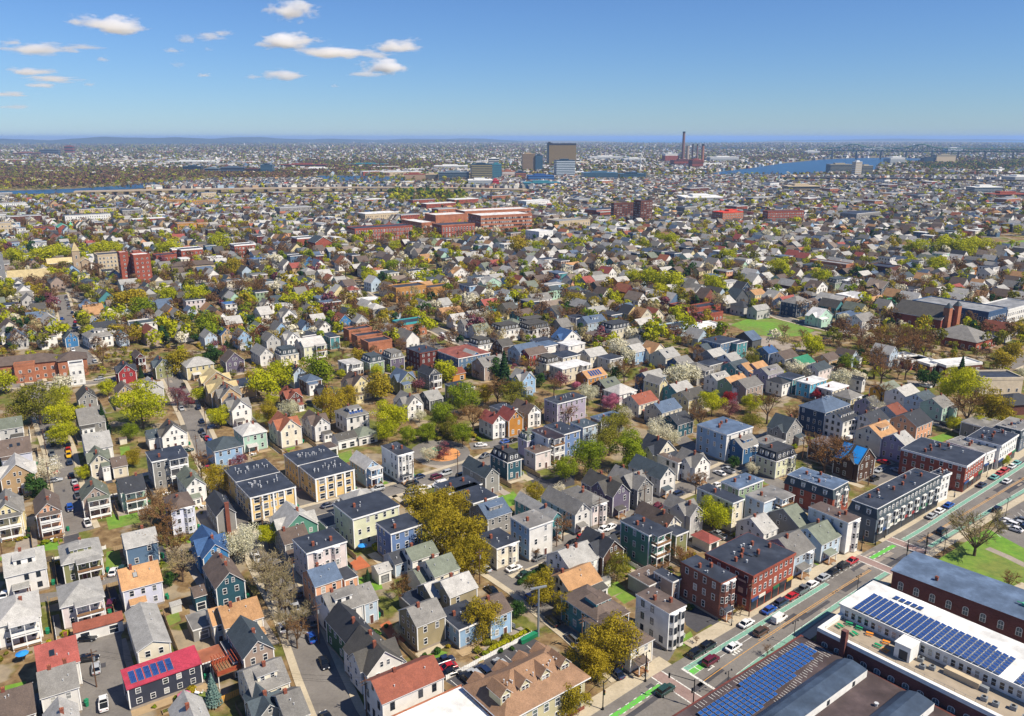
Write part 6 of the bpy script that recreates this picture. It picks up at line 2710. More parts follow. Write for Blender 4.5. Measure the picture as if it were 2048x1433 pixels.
PIC = {'green': picnic(('green', '1F8A5C')), 'orange': picnic(('orange', 'D8862A'))}
PT = [('green', 3.2, 7.4), ('green', 5.4, 7.6), ('green', 2.4, 5.0), ('green', 5.8, 4.8), ('orange', 7.9, 7.2), ('orange', 11.6, 7.0), ('green', 11.1, 4.6), ('orange', 12.9, 4.2)]
for i, (c, u, v) in enumerate(PT):
    q = pL + fx * u + fy * v
    o = obj('picnic_table', PIC[c], None, (q.x, q.y, h1 - .86), math.radians(90 - az1 + RNG.uniform(-25, 25)), (.8, .8, .8))
    reg(o, c + ' picnic table on factory roof terrace', 'picnic table', 'picnic tables on the roof terrace', (q.x, q.y))

# slate-roofed brick mill beyond it
h2 = 10.0
pL2, _, _ = factory_frame((1600 + 615 / 3.31, 1000 + 468 / 3.31), h2, 139)
fx2, fy2 = Vector(dirv(137.5)), Vector(dirv(47.5))
pT2 = Vector(g(1600 + 790 / 3.31, 1000 + 357 / 3.31, h2))
W2 = (pT2 - pL2).dot(fy2)
mill = thing('mill_building', (pL2.x, pL2.y, 0), math.radians(90 - 137.5))
q = pL2 + fx2 * 50 + fy2 * W2 / 2
RECTS.append((q.x, q.y, 137.5, 50, W2 / 2))
mb = MB()
mb.box(0, 105, 0, W2, 0, h2, BKM)
mb.build('wall', mill)
rb = MB()
rb.slab([(-.4, -.4, h2 + .1), (105, -.4, h2 + .1), (105, W2 / 2, h2 + .75), (-.4, W2 / 2, h2 + .75)], .3, roofm('bg', True), BKM)
rb.slab([(105, W2 + .4, h2 + .1), (-.4, W2 + .4, h2 + .1), (-.4, W2 / 2, h2 + .75), (105, W2 / 2, h2 + .75)], .3, roofm('bg', True), BKM)
ro = rb.build('roof', mill)
for k in range(24):
    for z in (1.2, 5.8):
        obj('window', AWIN, mill, (2.2 + k * 3.6, -.01, z), 0, (1.25, 1, 2.1))
for k in range(3):
    obj('window', AWIN, mill, (-.01, 3 + k * 4, 5.4), -math.pi / 2, (1.7, 1, 2.7))
mb = MB()
mb.box(-2.6, 2.6, -1.8, 1.8, 0, 1.8, GRN)
mb.add([(-2.6, -1.8, 1.8), (2.6, -1.8, 1.8), (2.6, 1.8, 1.8), (-2.6, 1.8, 1.8), (-1.9, 0, 2.9), (1.9, 0, 2.9)], [(0, 1, 5, 4), (1, 2, 5), (2, 3, 4, 5), (3, 0, 4)], GRN)
mb.build('roof_lantern', mill, (43, 7.2, h2 + .5))
mb = MB()
mb.cyl(0, 0, 0, .9, 1.1, METAL, 10)
mb.cyl(3.4, 1.0, 0, 1.3, .8, METAL, 10)
mb.box(-6, -4, 1, 2.4, 0, .5, WHT)
mb.box(-21, -17.4, 0, .7, .3, .9, GRN)
mb.bar((-22, .4, .7), (-15, .4, .7), .18, GRN)
mb.build('roof_vent', mill, (47, 4.5, h2 + .4))
for u, v in ((9, 2.4),):
    obj('chimney', CHIM, ro, (u, v, h2 + .2))
reg(mill, 'long dark-roofed brick mill with green roof lantern', 'mill', None, tuple(pL2 + fx2 * 20), 'long brick mill', 1)

# brown-roofed depot with the blue solar field
SOLB = mat('solar_cells_blue', '234E8E', .25)
PANB = PANEL.copy()
PANB.materials[1] = SOLB
h3 = 5.0
pT3 = Vector(g(1602, 1273, h3))
az3 = 52.0
dx, dy = Vector(dirv(az3 + 180)), Vector(dirv(az3 + 90))     # back along the avenue, away from it
dep = thing('depot_building', (pT3.x, pT3.y, 0), math.atan2(dx.y, dx.x))
# local x = down the avenue, local y = away from the avenue
LX, LY = 96.0, 64.0
q = pT3 + dx * LX / 2 + dy * LY / 2
RECTS.append((q.x, q.y, az3, LX / 2, LY / 2))
mb = MB()
mb.box(0, LX, 0, LY, 0, h3 - .1, BKM)
mb.build('wall', dep)
rb = MB()
BRR = mat('membrane_brown', '463C3C', .7, 'membrane')
rb.box(-.2, LX + .2, -.2, LY + .2, h3 - .1, h3 + .25, BKM)
rb.box(.25, LX - .25, .25, LY - .25, h3 + .253, h3 + .27, BRR)
for k in range(40):
    if k % 9 == 8:
        continue
    rb.box(3 + k * .85, 3 + k * .85 + .1, .5, 1.5 + (k * 7 % 3) * .15, h3 + .273, h3 + .29, ROADW)
for k in range(3):
    rb.box(.8 + k * .75, .8 + k * .75 + .1, 2.2, 8.0, h3 + .273, h3 + .29, ROADW)
for k in range(26):
    rb.box(3 + k * .8, 3.1 + k * .8, 6.3 + k * .11, 7.2 + k * .11 + (k % 3) * .3, h3 + .273, h3 + .29, ROADW)
ro = rb.build('roof', dep)
pan = 0
sp = MB()
for c in range(27):
    for r_ in range(9):
        u, v = 3.6 + c * 1.3, 2.5 + (.5 if c > 17 else 0) + r_ * .98
        if v > 5.6 + u * .135 or (c == 17 and r_ == 0):
            continue
        if pan < 95:
            o = obj('solar_panel', PANB, dep, (u, v, h3 + .75), 0, (1.02, .48, 1))
            o.rotation_euler = (math.radians(-7), 0, 0)
            pan += 1
        else:
            sp.M = Matrix.Translation((u, v, h3 + .75)) @ Matrix.Rotation(math.radians(-7), 4, 'X')
            sp.box(-.51, .51, -.4, .4, 0, .04, METAL)
            sp.add([(-.47, -.37, .043), (.47, -.37, .043), (.47, .37, .043), (-.47, .37, .043)], [(0, 1, 2, 3)], SOLB)
sp.M = None
o = sp.build('solar_panels', dep)
o['kind'] = 'stuff'
BAR = mat('membrane_bluegrey', '3C4A5C', .6, 'membrane')


def local(p):
    v = Vector(p) - pT3
    return v.dot(dx), v.dot(dy)


for (A1, B1, ln) in (((240, 1012), (455, 1118), 74), ((662, 1222), (900, 1338), 74)):
    a = local(g(*P('T5', A1)[0], 7.4))
    b = local(g(*P('T5', B1)[0], 7.0))
    mb = MB()
    y0, y1 = a[1], b[1]
    x0 = (a[0] + b[0]) / 2
    yc = (y0 + y1) / 2
    prof = [(y0, 5.6), (y0 + (y1 - y0) * .25, 6.9), (yc, 7.4), (y0 + (y1 - y0) * .8, 7.15), (y1, 6.9)]
    n = len(prof)
    vs = [(x0, y, z) for y, z in prof] + [(x0 + ln, y, z) for y, z in prof] + [(x0, y0, h3 + .1), (x0, y1, h3 + .1), (x0 + ln, y0, h3 + .1), (x0 + ln, y1, h3 + .1)]
    mb.add(vs, [(i, i + 1, i + 1 + n, i + n) for i in range(n - 1)], BAR)
    mb.add(vs, [(n - 1, 2 * n + 1, 2 * n + 3, 2 * n - 1)], WHT)
    mb.add(vs, [(0, n, 2 * n + 2, 2 * n), (0, 2 * n, 2 * n + 1, n - 1, 3, 2, 1)], BAR)
    ba = mb.build('roof_monitor', dep)
    for k in range(8):
        obj('window', WIND, ba, (x0 + 5 + k * 9, y1, h3 + .5), math.pi, (.9, 1, 1.0))
for u, v in ((16, 15.5), (30, 17), (9, 22), (40, 3), (22, 26)):
    obj('roof_vent', VENT, ro, (u, v, h3 + .27), 0, (1.6, 1.6, 1))
reg(dep, 'brown-roofed brick depot with field of blue solar panels', 'depot', None, tuple(pT3 + dx * 20 + dy * 10), 'brown-roofed depot', 1)


# ---------------------------------------------------------------- far landmarks
def floors(name, label, cat, x0, x1, yb, yt, d, wall, band, n, az=90, short=None, roof=None, cap=None):
    B, C = Vector(g(x0, yb)), Vector(g(x1, yb))
    h = ztop(B.y, yt)
    ux, uy = Vector(dirv(az)), Vector(dirv(az - 90))
    w = (C - B).length if az == 90 else (C - B).x / ux.x
    c = B + ux * w / 2 + uy * d / 2
    root = thing(name, (c.x, c.y, 0), math.radians(90 - az))
    RECTS.append((c.x, c.y, az, w / 2 + 4, d / 2 + 4))
    X, Y = w / 2, d / 2
    mb = MB()
    mb.box(-X, X, -Y, Y, 0, h, wall)
    mb.build('wall', root)
    bm = MB()
    for k in range(n):
        z0 = h * (k + .25) / n
        z1 = h * (k + .8) / n
        bm.box(-X - .4, X + .4, -Y - .4, Y + .4, z0, z1, band, True)
    bm.build('window_bands', root)
    rb = MB()
    rb.box(-X - .6, X + .6, -Y - .6, Y + .6, h + .01, h + max(1.5, h * .02) + (cap or 0), roof or wall)
    rb.box(-X * .5, X * .4, -Y * .5, Y * .5, h + 1.5, h + 5, roof or wall)
    rb.build('roof', root)
    reg(root, label, cat, None, (c.x, c.y), short, 1)
    return root, X, Y, h


BRZ = mat('bronze_glass', '6A5232', .3)
BRZ2 = mat('bronze_band', '94804F', .4)
TANP = mat('tan_panel', 'A08C6C', .6)
floors('hotel_tower', 'tall bronze curved casino hotel tower, tallest of the far towers', 'hotel tower', 1098, 1152, 331, 291, 40, BRZ, BRZ2, 22, 84, 'bronze hotel tower', mat('roof_dark', '2A2C34', .5), 6)
floors('hotel_wing', 'dark stepped crown wing at bronze hotel tower end', 'hotel wing', 1095, 1104, 331, 287, 30, mat('roof_dark', '2A2C34', .5), GD, 20, 84)
floors('apartment_tower', 'tan and dark glass apartment tower beside bronze hotel', 'apartment tower', 1045, 1070, 344, 309, 30, TANP, mat('band_brown', '74624E', .5), 14, 84)
floors('apartment_tower', 'dark glass half of the tan apartment tower', 'apartment tower', 1071, 1085, 344, 312, 30, GD, GB, 14, 84)
floors('office_tower', 'white-framed glass office tower before the bronze hotel', 'office tower', 1113, 1150, 357, 322, 34, GD, mat('band_pale', 'B0BCC4', .5), 10, 80)
floors('office_tower', 'yellow-striped office block with teal glass corner', 'office block', 944, 984, 362, 330, 34, GD, mat('band_ochre', '8E8460', .5), 9, 82)
floors('office_tower', 'teal glass corner of the striped office block', 'office block', 985, 1003, 361, 330, 34, mat('glass_teal', '3E7E88', .3), GB, 9, 82)
floors('white_tower', 'small white block behind the striped office', 'office block', 978, 998, 338, 318, 30, WHT, GLASSF, 5, 84)
floors('office_building', 'long low blue glass building with sloping roof', 'office building', 1167, 1236, 362, 347, 40, GD, GB, 4, 86, None, GB)
floors('office_building', 'long blue glass building end wing', 'office building', 1240, 1292, 361, 349, 40, GD, GB, 4, 86)
floors('store_building', 'bright blue store building with flat roof', 'store', 1057, 1108, 366, 353, 50, mat('store_blue', '2E5488', .6), mat('store_blue2', '3A6494', .6), 2, 86)
floors('store_building', 'teal glass shopping block before blue store', 'store', 1048, 1120, 376, 367, 40, mat('glass_teal', '3E7E88', .3), GB, 2, 86)
floors('store_building', 'pale store with red end panel near the highway', 'store', 937, 985, 375, 362, 50, WHT, mat('band_grey', '9CA2A4', .6), 2, 86)
floors('store_wing', 'red end wing of the pale store', 'store', 986, 998, 375, 363, 46, mat('red_panel', 'A8343A', .6), mat('red_panel', 'A8343A', .6), 1, 86)
for i, (x0, x1, yb, yt, c1, c2, lab) in enumerate([(808, 850, 362, 350, BKR, BEI, 'red brick riverside apartments, leftmost by the water'), (852, 876, 361, 350, BEI, GD, 'beige riverside apartments between brick and grey ones'),
                                                   (878, 938, 362, 346, mat('panel_grey', '6C7C88', .6), GD, 'long grey riverside apartments near striped office'), (1005, 1030, 358, 344, BKO, WHT, 'orange apartments between office and tan tower'),
                                                   (1032, 1052, 362, 346, GD, BKO, 'dark brick apartments under the tan tower')]):
    floors('riverside_apartments', lab, 'apartment block', x0, x1, yb, yt, 30, c1, c2, 5, 84)
floors('office_tower', 'dark blue office cube beyond the left river', 'office tower', 522, 545, 350, 331, 36, GD, GB, 7, 84)
for i, (x0, x1, yb, yt, c1, lab) in enumerate([(366, 402, 345, 334, GD, 'dark glass block, first of the left riverside offices'), (410, 436, 349, 338, mat('panel_grey', '6C7C88', .6), 'grey riverside office between dark block and brown row'),
                                               (442, 488, 350, 336, mat('panel_slate', '5A6878', .6), 'long slate office near the dark blue cube'), (490, 520, 350, 339, BKD, 'brown brick office touching the dark blue cube'),
                                               (560, 650, 338, 330, BKR, 'long low brick row beyond dark cube'), (690, 775, 334, 329, mat('glass_teal', '3E7E88', .3), 'low teal warehouse beyond the river woods'),
                                               (130, 146, 310, 293, BKR, 'brick clock tower block in the far left town'), (26, 76, 313, 306, BKO, 'long orange block at far left edge'), (80, 116, 312, 300, mat('panel_slate', '5A6878', .6), 'slate block in the far left town')]):
    floors('far_building', lab, 'building', x0, x1, yb, yt, 30, c1, GLASSF, 3, 86)
for i, (x0, x1, yb, yt, lab) in enumerate([(330, 430, 330, 324, 'long white warehouse roofs before the far left town'), (868, 935, 341, 333, 'long white bus garage beyond river'), (1180, 1245, 322, 314, 'white warehouse right of bronze hotel'),
                                           (1248, 1292, 326, 318, 'pale storage shed by the power station'), (1420, 1478, 326, 315, 'white salt shed on the river bank'), (1610, 1640, 309, 303, 'cream tanks shed beyond the river'),
                                           (1730, 1785, 303, 297, 'white hangars beyond green bridge'), (600, 665, 343, 338, 'long cream warehouse beyond dark cube'), (60, 128, 348, 345, 'thin white sheds before left woods'),
                                           (1895, 1925, 309, 297, 'white storage tanks under green bridge'), (1780, 1810, 330, 316, 'cream round depot by river bend'), (1370, 1450, 408, 397, 'long white flat-roofed school among houses'), (2030, 2070, 362, 355, 'white market hall near right edge')]):
    floors('warehouse', lab, 'warehouse', x0, x1, yb, yt, 60, WHT, mat('band_grey', '9CA2A4', .6), 1, 87)
floors('hotel_building', 'white gridded hotel slab near the right edge', 'hotel', 1947, 2006, 394, 376, 26, WHT, GD, 6, 84, 'white hotel slab')
floors('brick_block', 'long brick block in front of white hotel slab', 'building', 1985, 2060, 402, 390, 26, BKR, GLASSF, 3, 84)
floors('apartment_row', 'grey flat-roofed block with white parapet before right highway', 'building', 1575, 1640, 388, 374, 30, BEI, GLASSF, 3, 86)
floors('riverside_tower', 'tall white-topped tower of the riverside landmark factory', 'tower', 1709, 1722, 355, 325, 20, WHT, BEI, 8, 84)
floors('riverside_factory', 'grey gridded wing left of the factory tower', 'factory', 1660, 1706, 348, 330, 30, mat('panel_sand', '9A937F', .7), GD, 7, 84)
floors('riverside_factory', 'dark gridded wing right of the factory tower', 'factory', 1723, 1745, 353, 333, 30, mat('panel_sand', '9A937F', .7), GD, 7, 84)
floors('grain_silos', 'pale concrete silos by the far river bank', 'silo', 1872, 1912, 328, 311, 30, mat('panel_sand', '9A937F', .7), BEI, 1, 84)
floors('dark_depot', 'dark blue depot left of the silos', 'depot', 1848, 1870, 328, 317, 30, GD, GD, 1, 84)
floors('power_station', 'dark brick power station under the chimneys', 'power station', 1348, 1392, 336, 322, 60, BKD, BKR, 2, 86, 'power station')
floors('boiler_house', 'red-topped white boiler house left of tall chimney', 'power station', 1330, 1358, 327, 308, 60, WHT, BKR, 1, 86)
floors('turbine_hall', 'orange brick turbine hall at chimney foot', 'power station', 1384, 1406, 340, 321, 50, BKR, BKD, 2, 86)


def chimney_stack(label, x, yb, yt, r, m_, bandm=None):
    p = g(x, yb)
    h = ztop(p[1], yt)
    mb = MB()
    mb.cyl(0, 0, 0, h, r, m_, 14, r * .72)
    root = mb.build('power_station_chimney', None, (p[0], p[1], 0))
    mb = MB()
    mb.cyl(0, 0, h - 6, h + 1, r * .8, bandm or BLACKM, 14, r * .78)
    mb.build('chimney_rim', root)
    reg(root, label, 'chimney', 'power station chimneys', (p[0], p[1]), None, 1)


STK = mat('stack_concrete', '9E8E80', .8)
chimney_stack('tall brown chimney, the tallest at the power station', 1365, 327, 264, 7.5, mat('stack_brown', '7A5A50', .8))
chimney_stack('thick pale chimney next to the tallest one', 1374, 327, 293, 8.5, STK, STK)
chimney_stack('slim black chimney, third from the tallest', 1384, 327, 289, 4.5, mat('stack_dark', '4A3E3C', .8))
chimney_stack('slim brown chimney between the black and orange ones', 1393, 327, 289, 4.5, mat('stack_brown', '7A5A50', .8))
chimney_stack('thick orange-brown chimney at the end of the row', 1404, 329, 289, 7.5, mat('stack_orange', '96654A', .8))

# wind turbine mast, monument
p = g(1280, 346)
mb = MB()
hh = ztop(p[1], 310)
mb.cyl(0, 0, 0, hh, 3.2, WHT, 10, 2.0)
wt = mb.build('wind_turbine', None, (p[0], p[1], 0))
mb = MB()
mb.box(-3, 3, -6, 6, hh, hh + 5, WHT)
for k in range(3):
    a = 2.094 * k + .5
    mb.bar((0, -6.5, hh + 2.5), (38 * math.sin(a), -6.5, hh + 2.5 + 38 * math.cos(a)), 1.4, WHT, 4, .4)
mb.build('rotor', wt)
reg(wt, 'white wind turbine between bronze hotel and power station', 'wind turbine', None, p, None, 1)

# green cantilever bridge far right
BRG = mat('bridge_green', '2F6660', .7)
a, b = Vector(g(1640, 318)), Vector(g(2110, 323))
dv = b - a
L = dv.length
zt = 44.0
root = thing('cantilever_bridge', (a.x, a.y, 0), math.atan2(dv.y, dv.x))
mb = MB()
mb.box(0, L, -9, 9, zt - 4.5, zt, BRG, True)
mb.build('deck', root)
mb = MB()
N_ = 46
for k in range(N_):
    u0, u1 = L * k / N_, L * (k + 1) / N_
    up = lambda u: zt + 12 + 20 * max(0, math.exp(-((u / L - .45) / .05) ** 2), math.exp(-((u / L - .15) / .05) ** 2))
    mb.bar((u0, -9, up(u0)), (u1, -9, up(u1)), 2.0, BRG)
    mb.bar((u0, -9, zt), (u0, -9, up(u0)), 1.3, BRG)
    mb.bar((u0, -9, zt) if k % 2 else (u0, -9, up(u0)), (u1, -9, up(u1)) if k % 2 else (u1, -9, zt), 1.2, BRG)
mb.build('truss', root)
for k in range(9):
    mb = MB()
    mb.box(L * (k + .5) / 9 - 4, L * (k + .5) / 9 + 4, -8, 8, 0, zt - 3, mat('pier_stone', '6C6A66', .9))
    mb.build('pier', root)
reg(root, 'long green steel truss bridge over the far river', 'bridge', None, (a.x + dv.x / 2, a.y + dv.y / 2), None, 1)


def viaduct(name, label, px, w, z, m_, n):
    pts = [Vector(g(x, y)) for x, y in px]
    root = thing(name, (pts[0].x, pts[0].y, 0))
    mb = MB()
    line = [(p - pts[0]) for p in pts]
    L, R = [], []
    for i, p in enumerate(line):
        d = (line[min(i + 1, len(line) - 1)] - line[max(i - 1, 0)]).normalized()
        nn = Vector((-d.y, d.x)) * w / 2
        L.append(p + nn)
        R.append(p - nn)
    for i in range(len(line) - 1):
        q = [(R[i].x, R[i].y, z), (R[i + 1].x, R[i + 1].y, z), (L[i + 1].x, L[i + 1].y, z), (L[i].x, L[i].y, z)]
        mb.slab(q, 2.2, m_)
    mb.build('deck', root)
    for k in range(n):
        f = (k + .5) / n * (len(line) - 1)
        i = int(f)
        p = line[i].lerp(line[i + 1], f - i)
        pm = MB()
        pm.box(p.x - 1.2, p.x + 1.2, p.y - w * .35, p.y + w * .35, 0, z - 2.2, m_)
        pm.build('pier', root)
    reg(root, label, 'viaduct', None, tuple(pts[0]), None, 1)


viaduct('highway_viaduct', 'long tan elevated highway across the middle distance', [(150, 392), (330, 388), (520, 385), (700, 383), (900, 384), (1050, 388)], 26, 9, mat('viaduct_tan', 'A39480', .85), 40)
viaduct('rail_viaduct', 'dark steel elevated highway near the right horizon', [(1560, 362), (1700, 363), (1850, 365), (2000, 368), (2110, 370)], 24, 10, mat('viaduct_dark', '4A4648', .8), 26)


# ---------------------------------------------------------------- the rest of the town
NOB = [ # no houses here (photograph pixels)
    [(0, 338), (520, 345), (560, 352), (700, 345), (945, 345), (945, 370), (655, 370), (640, 361), (430, 363), (300, 377), (150, 396), (-200, 398), (-200, 338)],
    RIVER_R, [(780, 382), (900, 384), (945, 398), (930, 410), (800, 412), (775, 400)],
    [(1165, 350), (1295, 350), (1295, 363), (1165, 363)],
    [(-100, 384), (320, 380), (1060, 378), (1060, 392), (-100, 400)], [(1550, 358), (2200, 362), (2200, 372), (1550, 366)],
    LAWNS[0], LAWNS[1], [(1440, 632), (1650, 646), (1650, 692), (1560, 700), (1445, 690)], [(1640, 640), (1900, 640), (1940, 720), (1700, 710), (1640, 690)],
    [(1960, 478), (2100, 470), (2100, 506), (1960, 506)], [(690, 470), (1070, 440), (1080, 475), (700, 505)],
    [(2000, 650), (2200, 600), (2200, 800), (1960, 800)], [(780, 600), (900, 590), (900, 625), (780, 625)],
    [(850, 660), (960, 660), (960, 700), (860, 700)],
]
NOBW = [[g(x, y) for x, y in P_] for P_ in NOB]
rseg = []
for line, w in rlines:
    for a, b in zip(line, line[1:]):
        rseg.append((Vector(a), Vector(b), w / 2))


def on_road(x, y, m=0.0):
    p = Vector((x, y))
    for a, b, w in rseg:
        d = b - a
        L2 = d.length_squared
        f = max(0, min(1, (p - a).dot(d) / L2)) if L2 > 0 else 0
        if (p - a - d * f).length < w + m:
            return True
    s, n = along(p)
    if -60 < s < 262 and smooth(RR, s) - 3 - m < n < smooth(LR, s) + 4 + m:
        return True
    return False


def blocked(x, y):
    return any(inpoly(x, y, q) for q in NOBW)


rng = random.Random(5)
WK = ['wh'] * 30 + ['cr'] * 9 + ['lg'] * 10 + ['gy'] * 9 + ['ly'] * 4 + ['tn'] * 5 + ['tp'] * 5 + ['pe'] * 3 + ['lb'] * 7 + ['sk'] * 3 + ['sb'] * 4 + ['bl'] * 1 + ['nb'] * 3 + ['mi'] * 2 + ['sg'] * 3 + ['dg'] * 4 + ['mr'] * 2 + ['bk'] * 5 + ['br'] * 4 + ['li'] * 1 + ['te'] * 2 + ['or'] * 1 + ['pk'] * 3
RK = ['gr'] * 10 + ['lg'] * 10 + ['dg'] * 6 + ['ch'] * 5 + ['bg'] * 5 + ['sl'] * 5 + ['br'] * 14 + ['tn'] * 2 + ['pg'] * 14 + ['rs'] * 1 + ['tc'] * 1 + ['ms'] * 2 + ['tp'] * 6 + ['rd'] * 1
AZ = 54.0
U_, V_ = Vector(dirv(AZ)), Vector(dirv(AZ - 90))
cand = []
for iu in range(-60, 60):
    for side in (0, 1):
        u0 = iu * 43.0 + (9.5 if side else 33.5)
        v = 100.0 + rng.uniform(0, 9)
        while v < 3600:
            if (v % 210) < 12:
                v += 12
            w_ = rng.uniform(7, 9.6)
            pos = U_ * (u0 + rng.uniform(-1.5, 1.5)) + V_ * v + U_ * 0
            v += w_ + rng.uniform(2.8, 8.5)
            if pos.y < 425 or pos.y > 2350:
                continue
            x, y = proj(pos.x, pos.y, 4)
            if x < -70 or x > 2118:
                continue
            cand.append((pos, w_, side))
cand.sort(key=lambda c: c[0].length)
far = dict()
ind = 0
FARH = MB()
NB_ = [0]


def far_house(mb, x, y, az, w, d, h, t, wm, rm, win=True, glass=GLASSF):
    th = math.radians(90 - az)
    ca, sa_ = math.cos(th), math.sin(th)
    X, Y = w / 2, d / 2

    def T(p):
        return (x + p[0] * ca - p[1] * sa_, y + p[0] * sa_ + p[1] * ca, p[2])
    vs = [T(p) for p in ((-X, -Y, 0), (X, -Y, 0), (X, Y, 0), (-X, Y, 0), (-X, -Y, h), (X, -Y, h), (X, Y, h), (-X, Y, h))]
    mb.add(vs, [(0, 1, 5, 4), (1, 2, 6, 5), (3, 0, 4, 7)], wm)
    if t == 'f':
        o = .3
        mb.add([T(p) for p in ((-X - o, -Y - o, h + .1), (X + o, -Y - o, h + .1), (X + o, Y + o, h + .1), (-X - o, Y + o, h + .1), (-X - o, -Y - o, h - .35), (X + o, -Y - o, h - .35))], [(0, 1, 2, 3)], rm)
        mb.add([T(p) for p in ((-X - o, -Y - o, h - .4), (X + o, -Y - o, h - .4), (X + o, -Y - o, h + .09), (-X - o, -Y - o, h + .09), (-X - o, Y + o, h - .4), (-X - o, Y + o, h + .09))], [(0, 1, 2, 3), (4, 0, 3, 5)], TRIM)
    elif t == 'c':
        r = Y * .62
        o = .35
        k = r / Y * o
        mb.add([T(p) for p in ((-X, -Y, h), (-X, Y, h), (-X, 0, h + r), (X, -Y, h), (X, Y, h), (X, 0, h + r))], [(1, 0, 2), (3, 4, 5)], wm)
        mb.add([T(p) for p in ((-X - o, -Y - o, h - k), (X + o, -Y - o, h - k), (X + o, 0, h + r), (-X - o, 0, h + r), (X + o, Y + o, h - k), (-X - o, Y + o, h - k))], [(0, 1, 2, 3), (4, 5, 3, 2)], rm)
    elif t == 'a':
        r = X * .95
        o = .35
        k = r / X * o
        mb.add([T(p) for p in ((-X, -Y, h), (X, -Y, h), (0, -Y, h + r), (-X, Y, h), (X, Y, h), (0, Y, h + r))], [(0, 1, 2), (4, 3, 5)], wm)
        mb.add([T(p) for p in ((-X - o, -Y - o, h - k), (0, -Y - o, h + r), (0, Y + o, h + r), (-X - o, Y + o, h - k), (X + o, -Y - o, h - k), (X + o, Y + o, h - k))], [(0, 1, 2, 3), (1, 4, 5, 2)], rm)
    else:
        r = min(X, Y) * .6
        o = .4
        rl = abs(X - Y)
        if X >= Y:
            q = ((-rl, 0, h + r), (rl, 0, h + r))
            fs = [(0, 1, 5, 4), (1, 2, 5), (2, 3, 4, 5), (3, 0, 4)]
        else:
            q = ((0, -rl, h + r), (0, rl, h + r))
            fs = [(0, 1, 4), (1, 2, 5, 4), (2, 3, 5), (3, 0, 4, 5)]
        mb.add([T(p) for p in ((-X - o, -Y - o, h), (X + o, -Y - o, h), (X + o, Y + o, h), (-X - o, Y + o, h)) + q], fs, rm)
    if win:
        fl = max(1, int(h / 3))
        for k in range(fl):
            z = 1.2 + k * 3.0
            for (ln, fn) in ((w, lambda u, z_: T((u, -Y - .06, z_))), (d, lambda u, z_: T((-X - .06, -u, z_)))):
                n = max(1, int((ln - .8) / 2.6))
                for c in range(n):
                    if rng.random() < .15:
                        continue
                    u = (c + .5) / n * (ln - .8) - (ln - .8) / 2
                    mb.add([fn(u - .45, z), fn(u + .45, z), fn(u + .45, z + 1.5), fn(u - .45, z + 1.5)], [(0, 1, 2, 3)], glass)


GRIDH = {}


def near_taken(x, y, r):
    k = (int(x // 20), int(y // 20))
    for i in (-1, 0, 1):
        for j in (-1, 0, 1):
            for (a, b, q) in GRIDH.get((k[0] + i, k[1] + j), ()):
                if math.hypot(a - x, b - y) < r + q:
                    return True
    return False


def take(x, y, r):
    GRIDH.setdefault((int(x // 20), int(y // 20)), []).append((x, y, r))


BASE_RECTS = list(RECTS)
for pos, w_, side in cand:
    if blocked(pos.x, pos.y) or on_road(pos.x, pos.y, 4):
        continue
    d_ = rng.uniform(10, 13.5)
    t = rng.choice('aaaaaacccchffx')
    h = rng.uniform(5.6, 7.2)
    if t == 'f':
        h = rng.choice((6.8, 9.4, 9.6))
    wl, rf = rng.choice(WK), rng.choice(RK)
    if t == 'f':
        rf = rng.choice(('nv', 'nv', 'sl', 'wt', 'gr', 'bg'))
    az = AZ + rng.uniform(-3, 3)
    # the long side of the plot runs across the street
    if rng.random() < .72:
        ww, dd = w_, d_
    else:
        ww, dd = d_, w_
        if t == 'a':
            t = 'c' if rng.random() < .75 else 'a'
    if pos.y < 1150:
        if rect_hit(pos.x, pos.y, az, ww / 2, dd / 2, 1.0 if pos.y < 700 else .5):
            continue
    else:
        if any(abs(pos.x - q[0]) < q[3] + 8 and abs(pos.y - q[1]) < q[4] + 8 for q in BASE_RECTS if q[3] > 11 or q[1] > 1100):
            continue
    if ind < 300 - NHAND and pos.y < 700:
        ex = rng.choice(((), ('c1',), ('c1',), ('c2',), ('P',), ('L2',), ('c1', 'D'), ('c1', 'P'), ('B',)))
        house(pos.x, pos.y, az, ww, dd, h, t, wl, rf, ex, 2, rng)
        ind += 1
        continue
    if pos.y < 1150:
        RECTS.append((pos.x, pos.y, az, ww / 2, dd / 2))
    if t == 'x':
        t = 'a'
    far_house(FARH, pos.x, pos.y, az, ww, dd, h, t, wallm(wl), roofm(rf), pos.y < 1600)
# chimneys and dormers on the merged ones are below a pixel; larger blocks stand among them
for k in range(90):
    x, y = rng.uniform(-60, 2108), rng.uniform(372, 455)
    p = g(x, y)
    if blocked(*p) or any(abs(p[0] - q[0]) < q[3] + 25 and abs(p[1] - q[1]) < q[4] + 25 for q in BASE_RECTS if q[1] > 900):
        continue
    far_house(FARH, p[0], p[1], AZ + rng.choice((0, -90 + 90)), rng.uniform(22, 55), rng.uniform(14, 24), rng.uniform(7, 15), 'f', rng.choice((BKR, BKO, WHT, BEI, BKD, wallm('gy'))),
              rng.choice((R_W, R_D, R_G, R_G)), True)
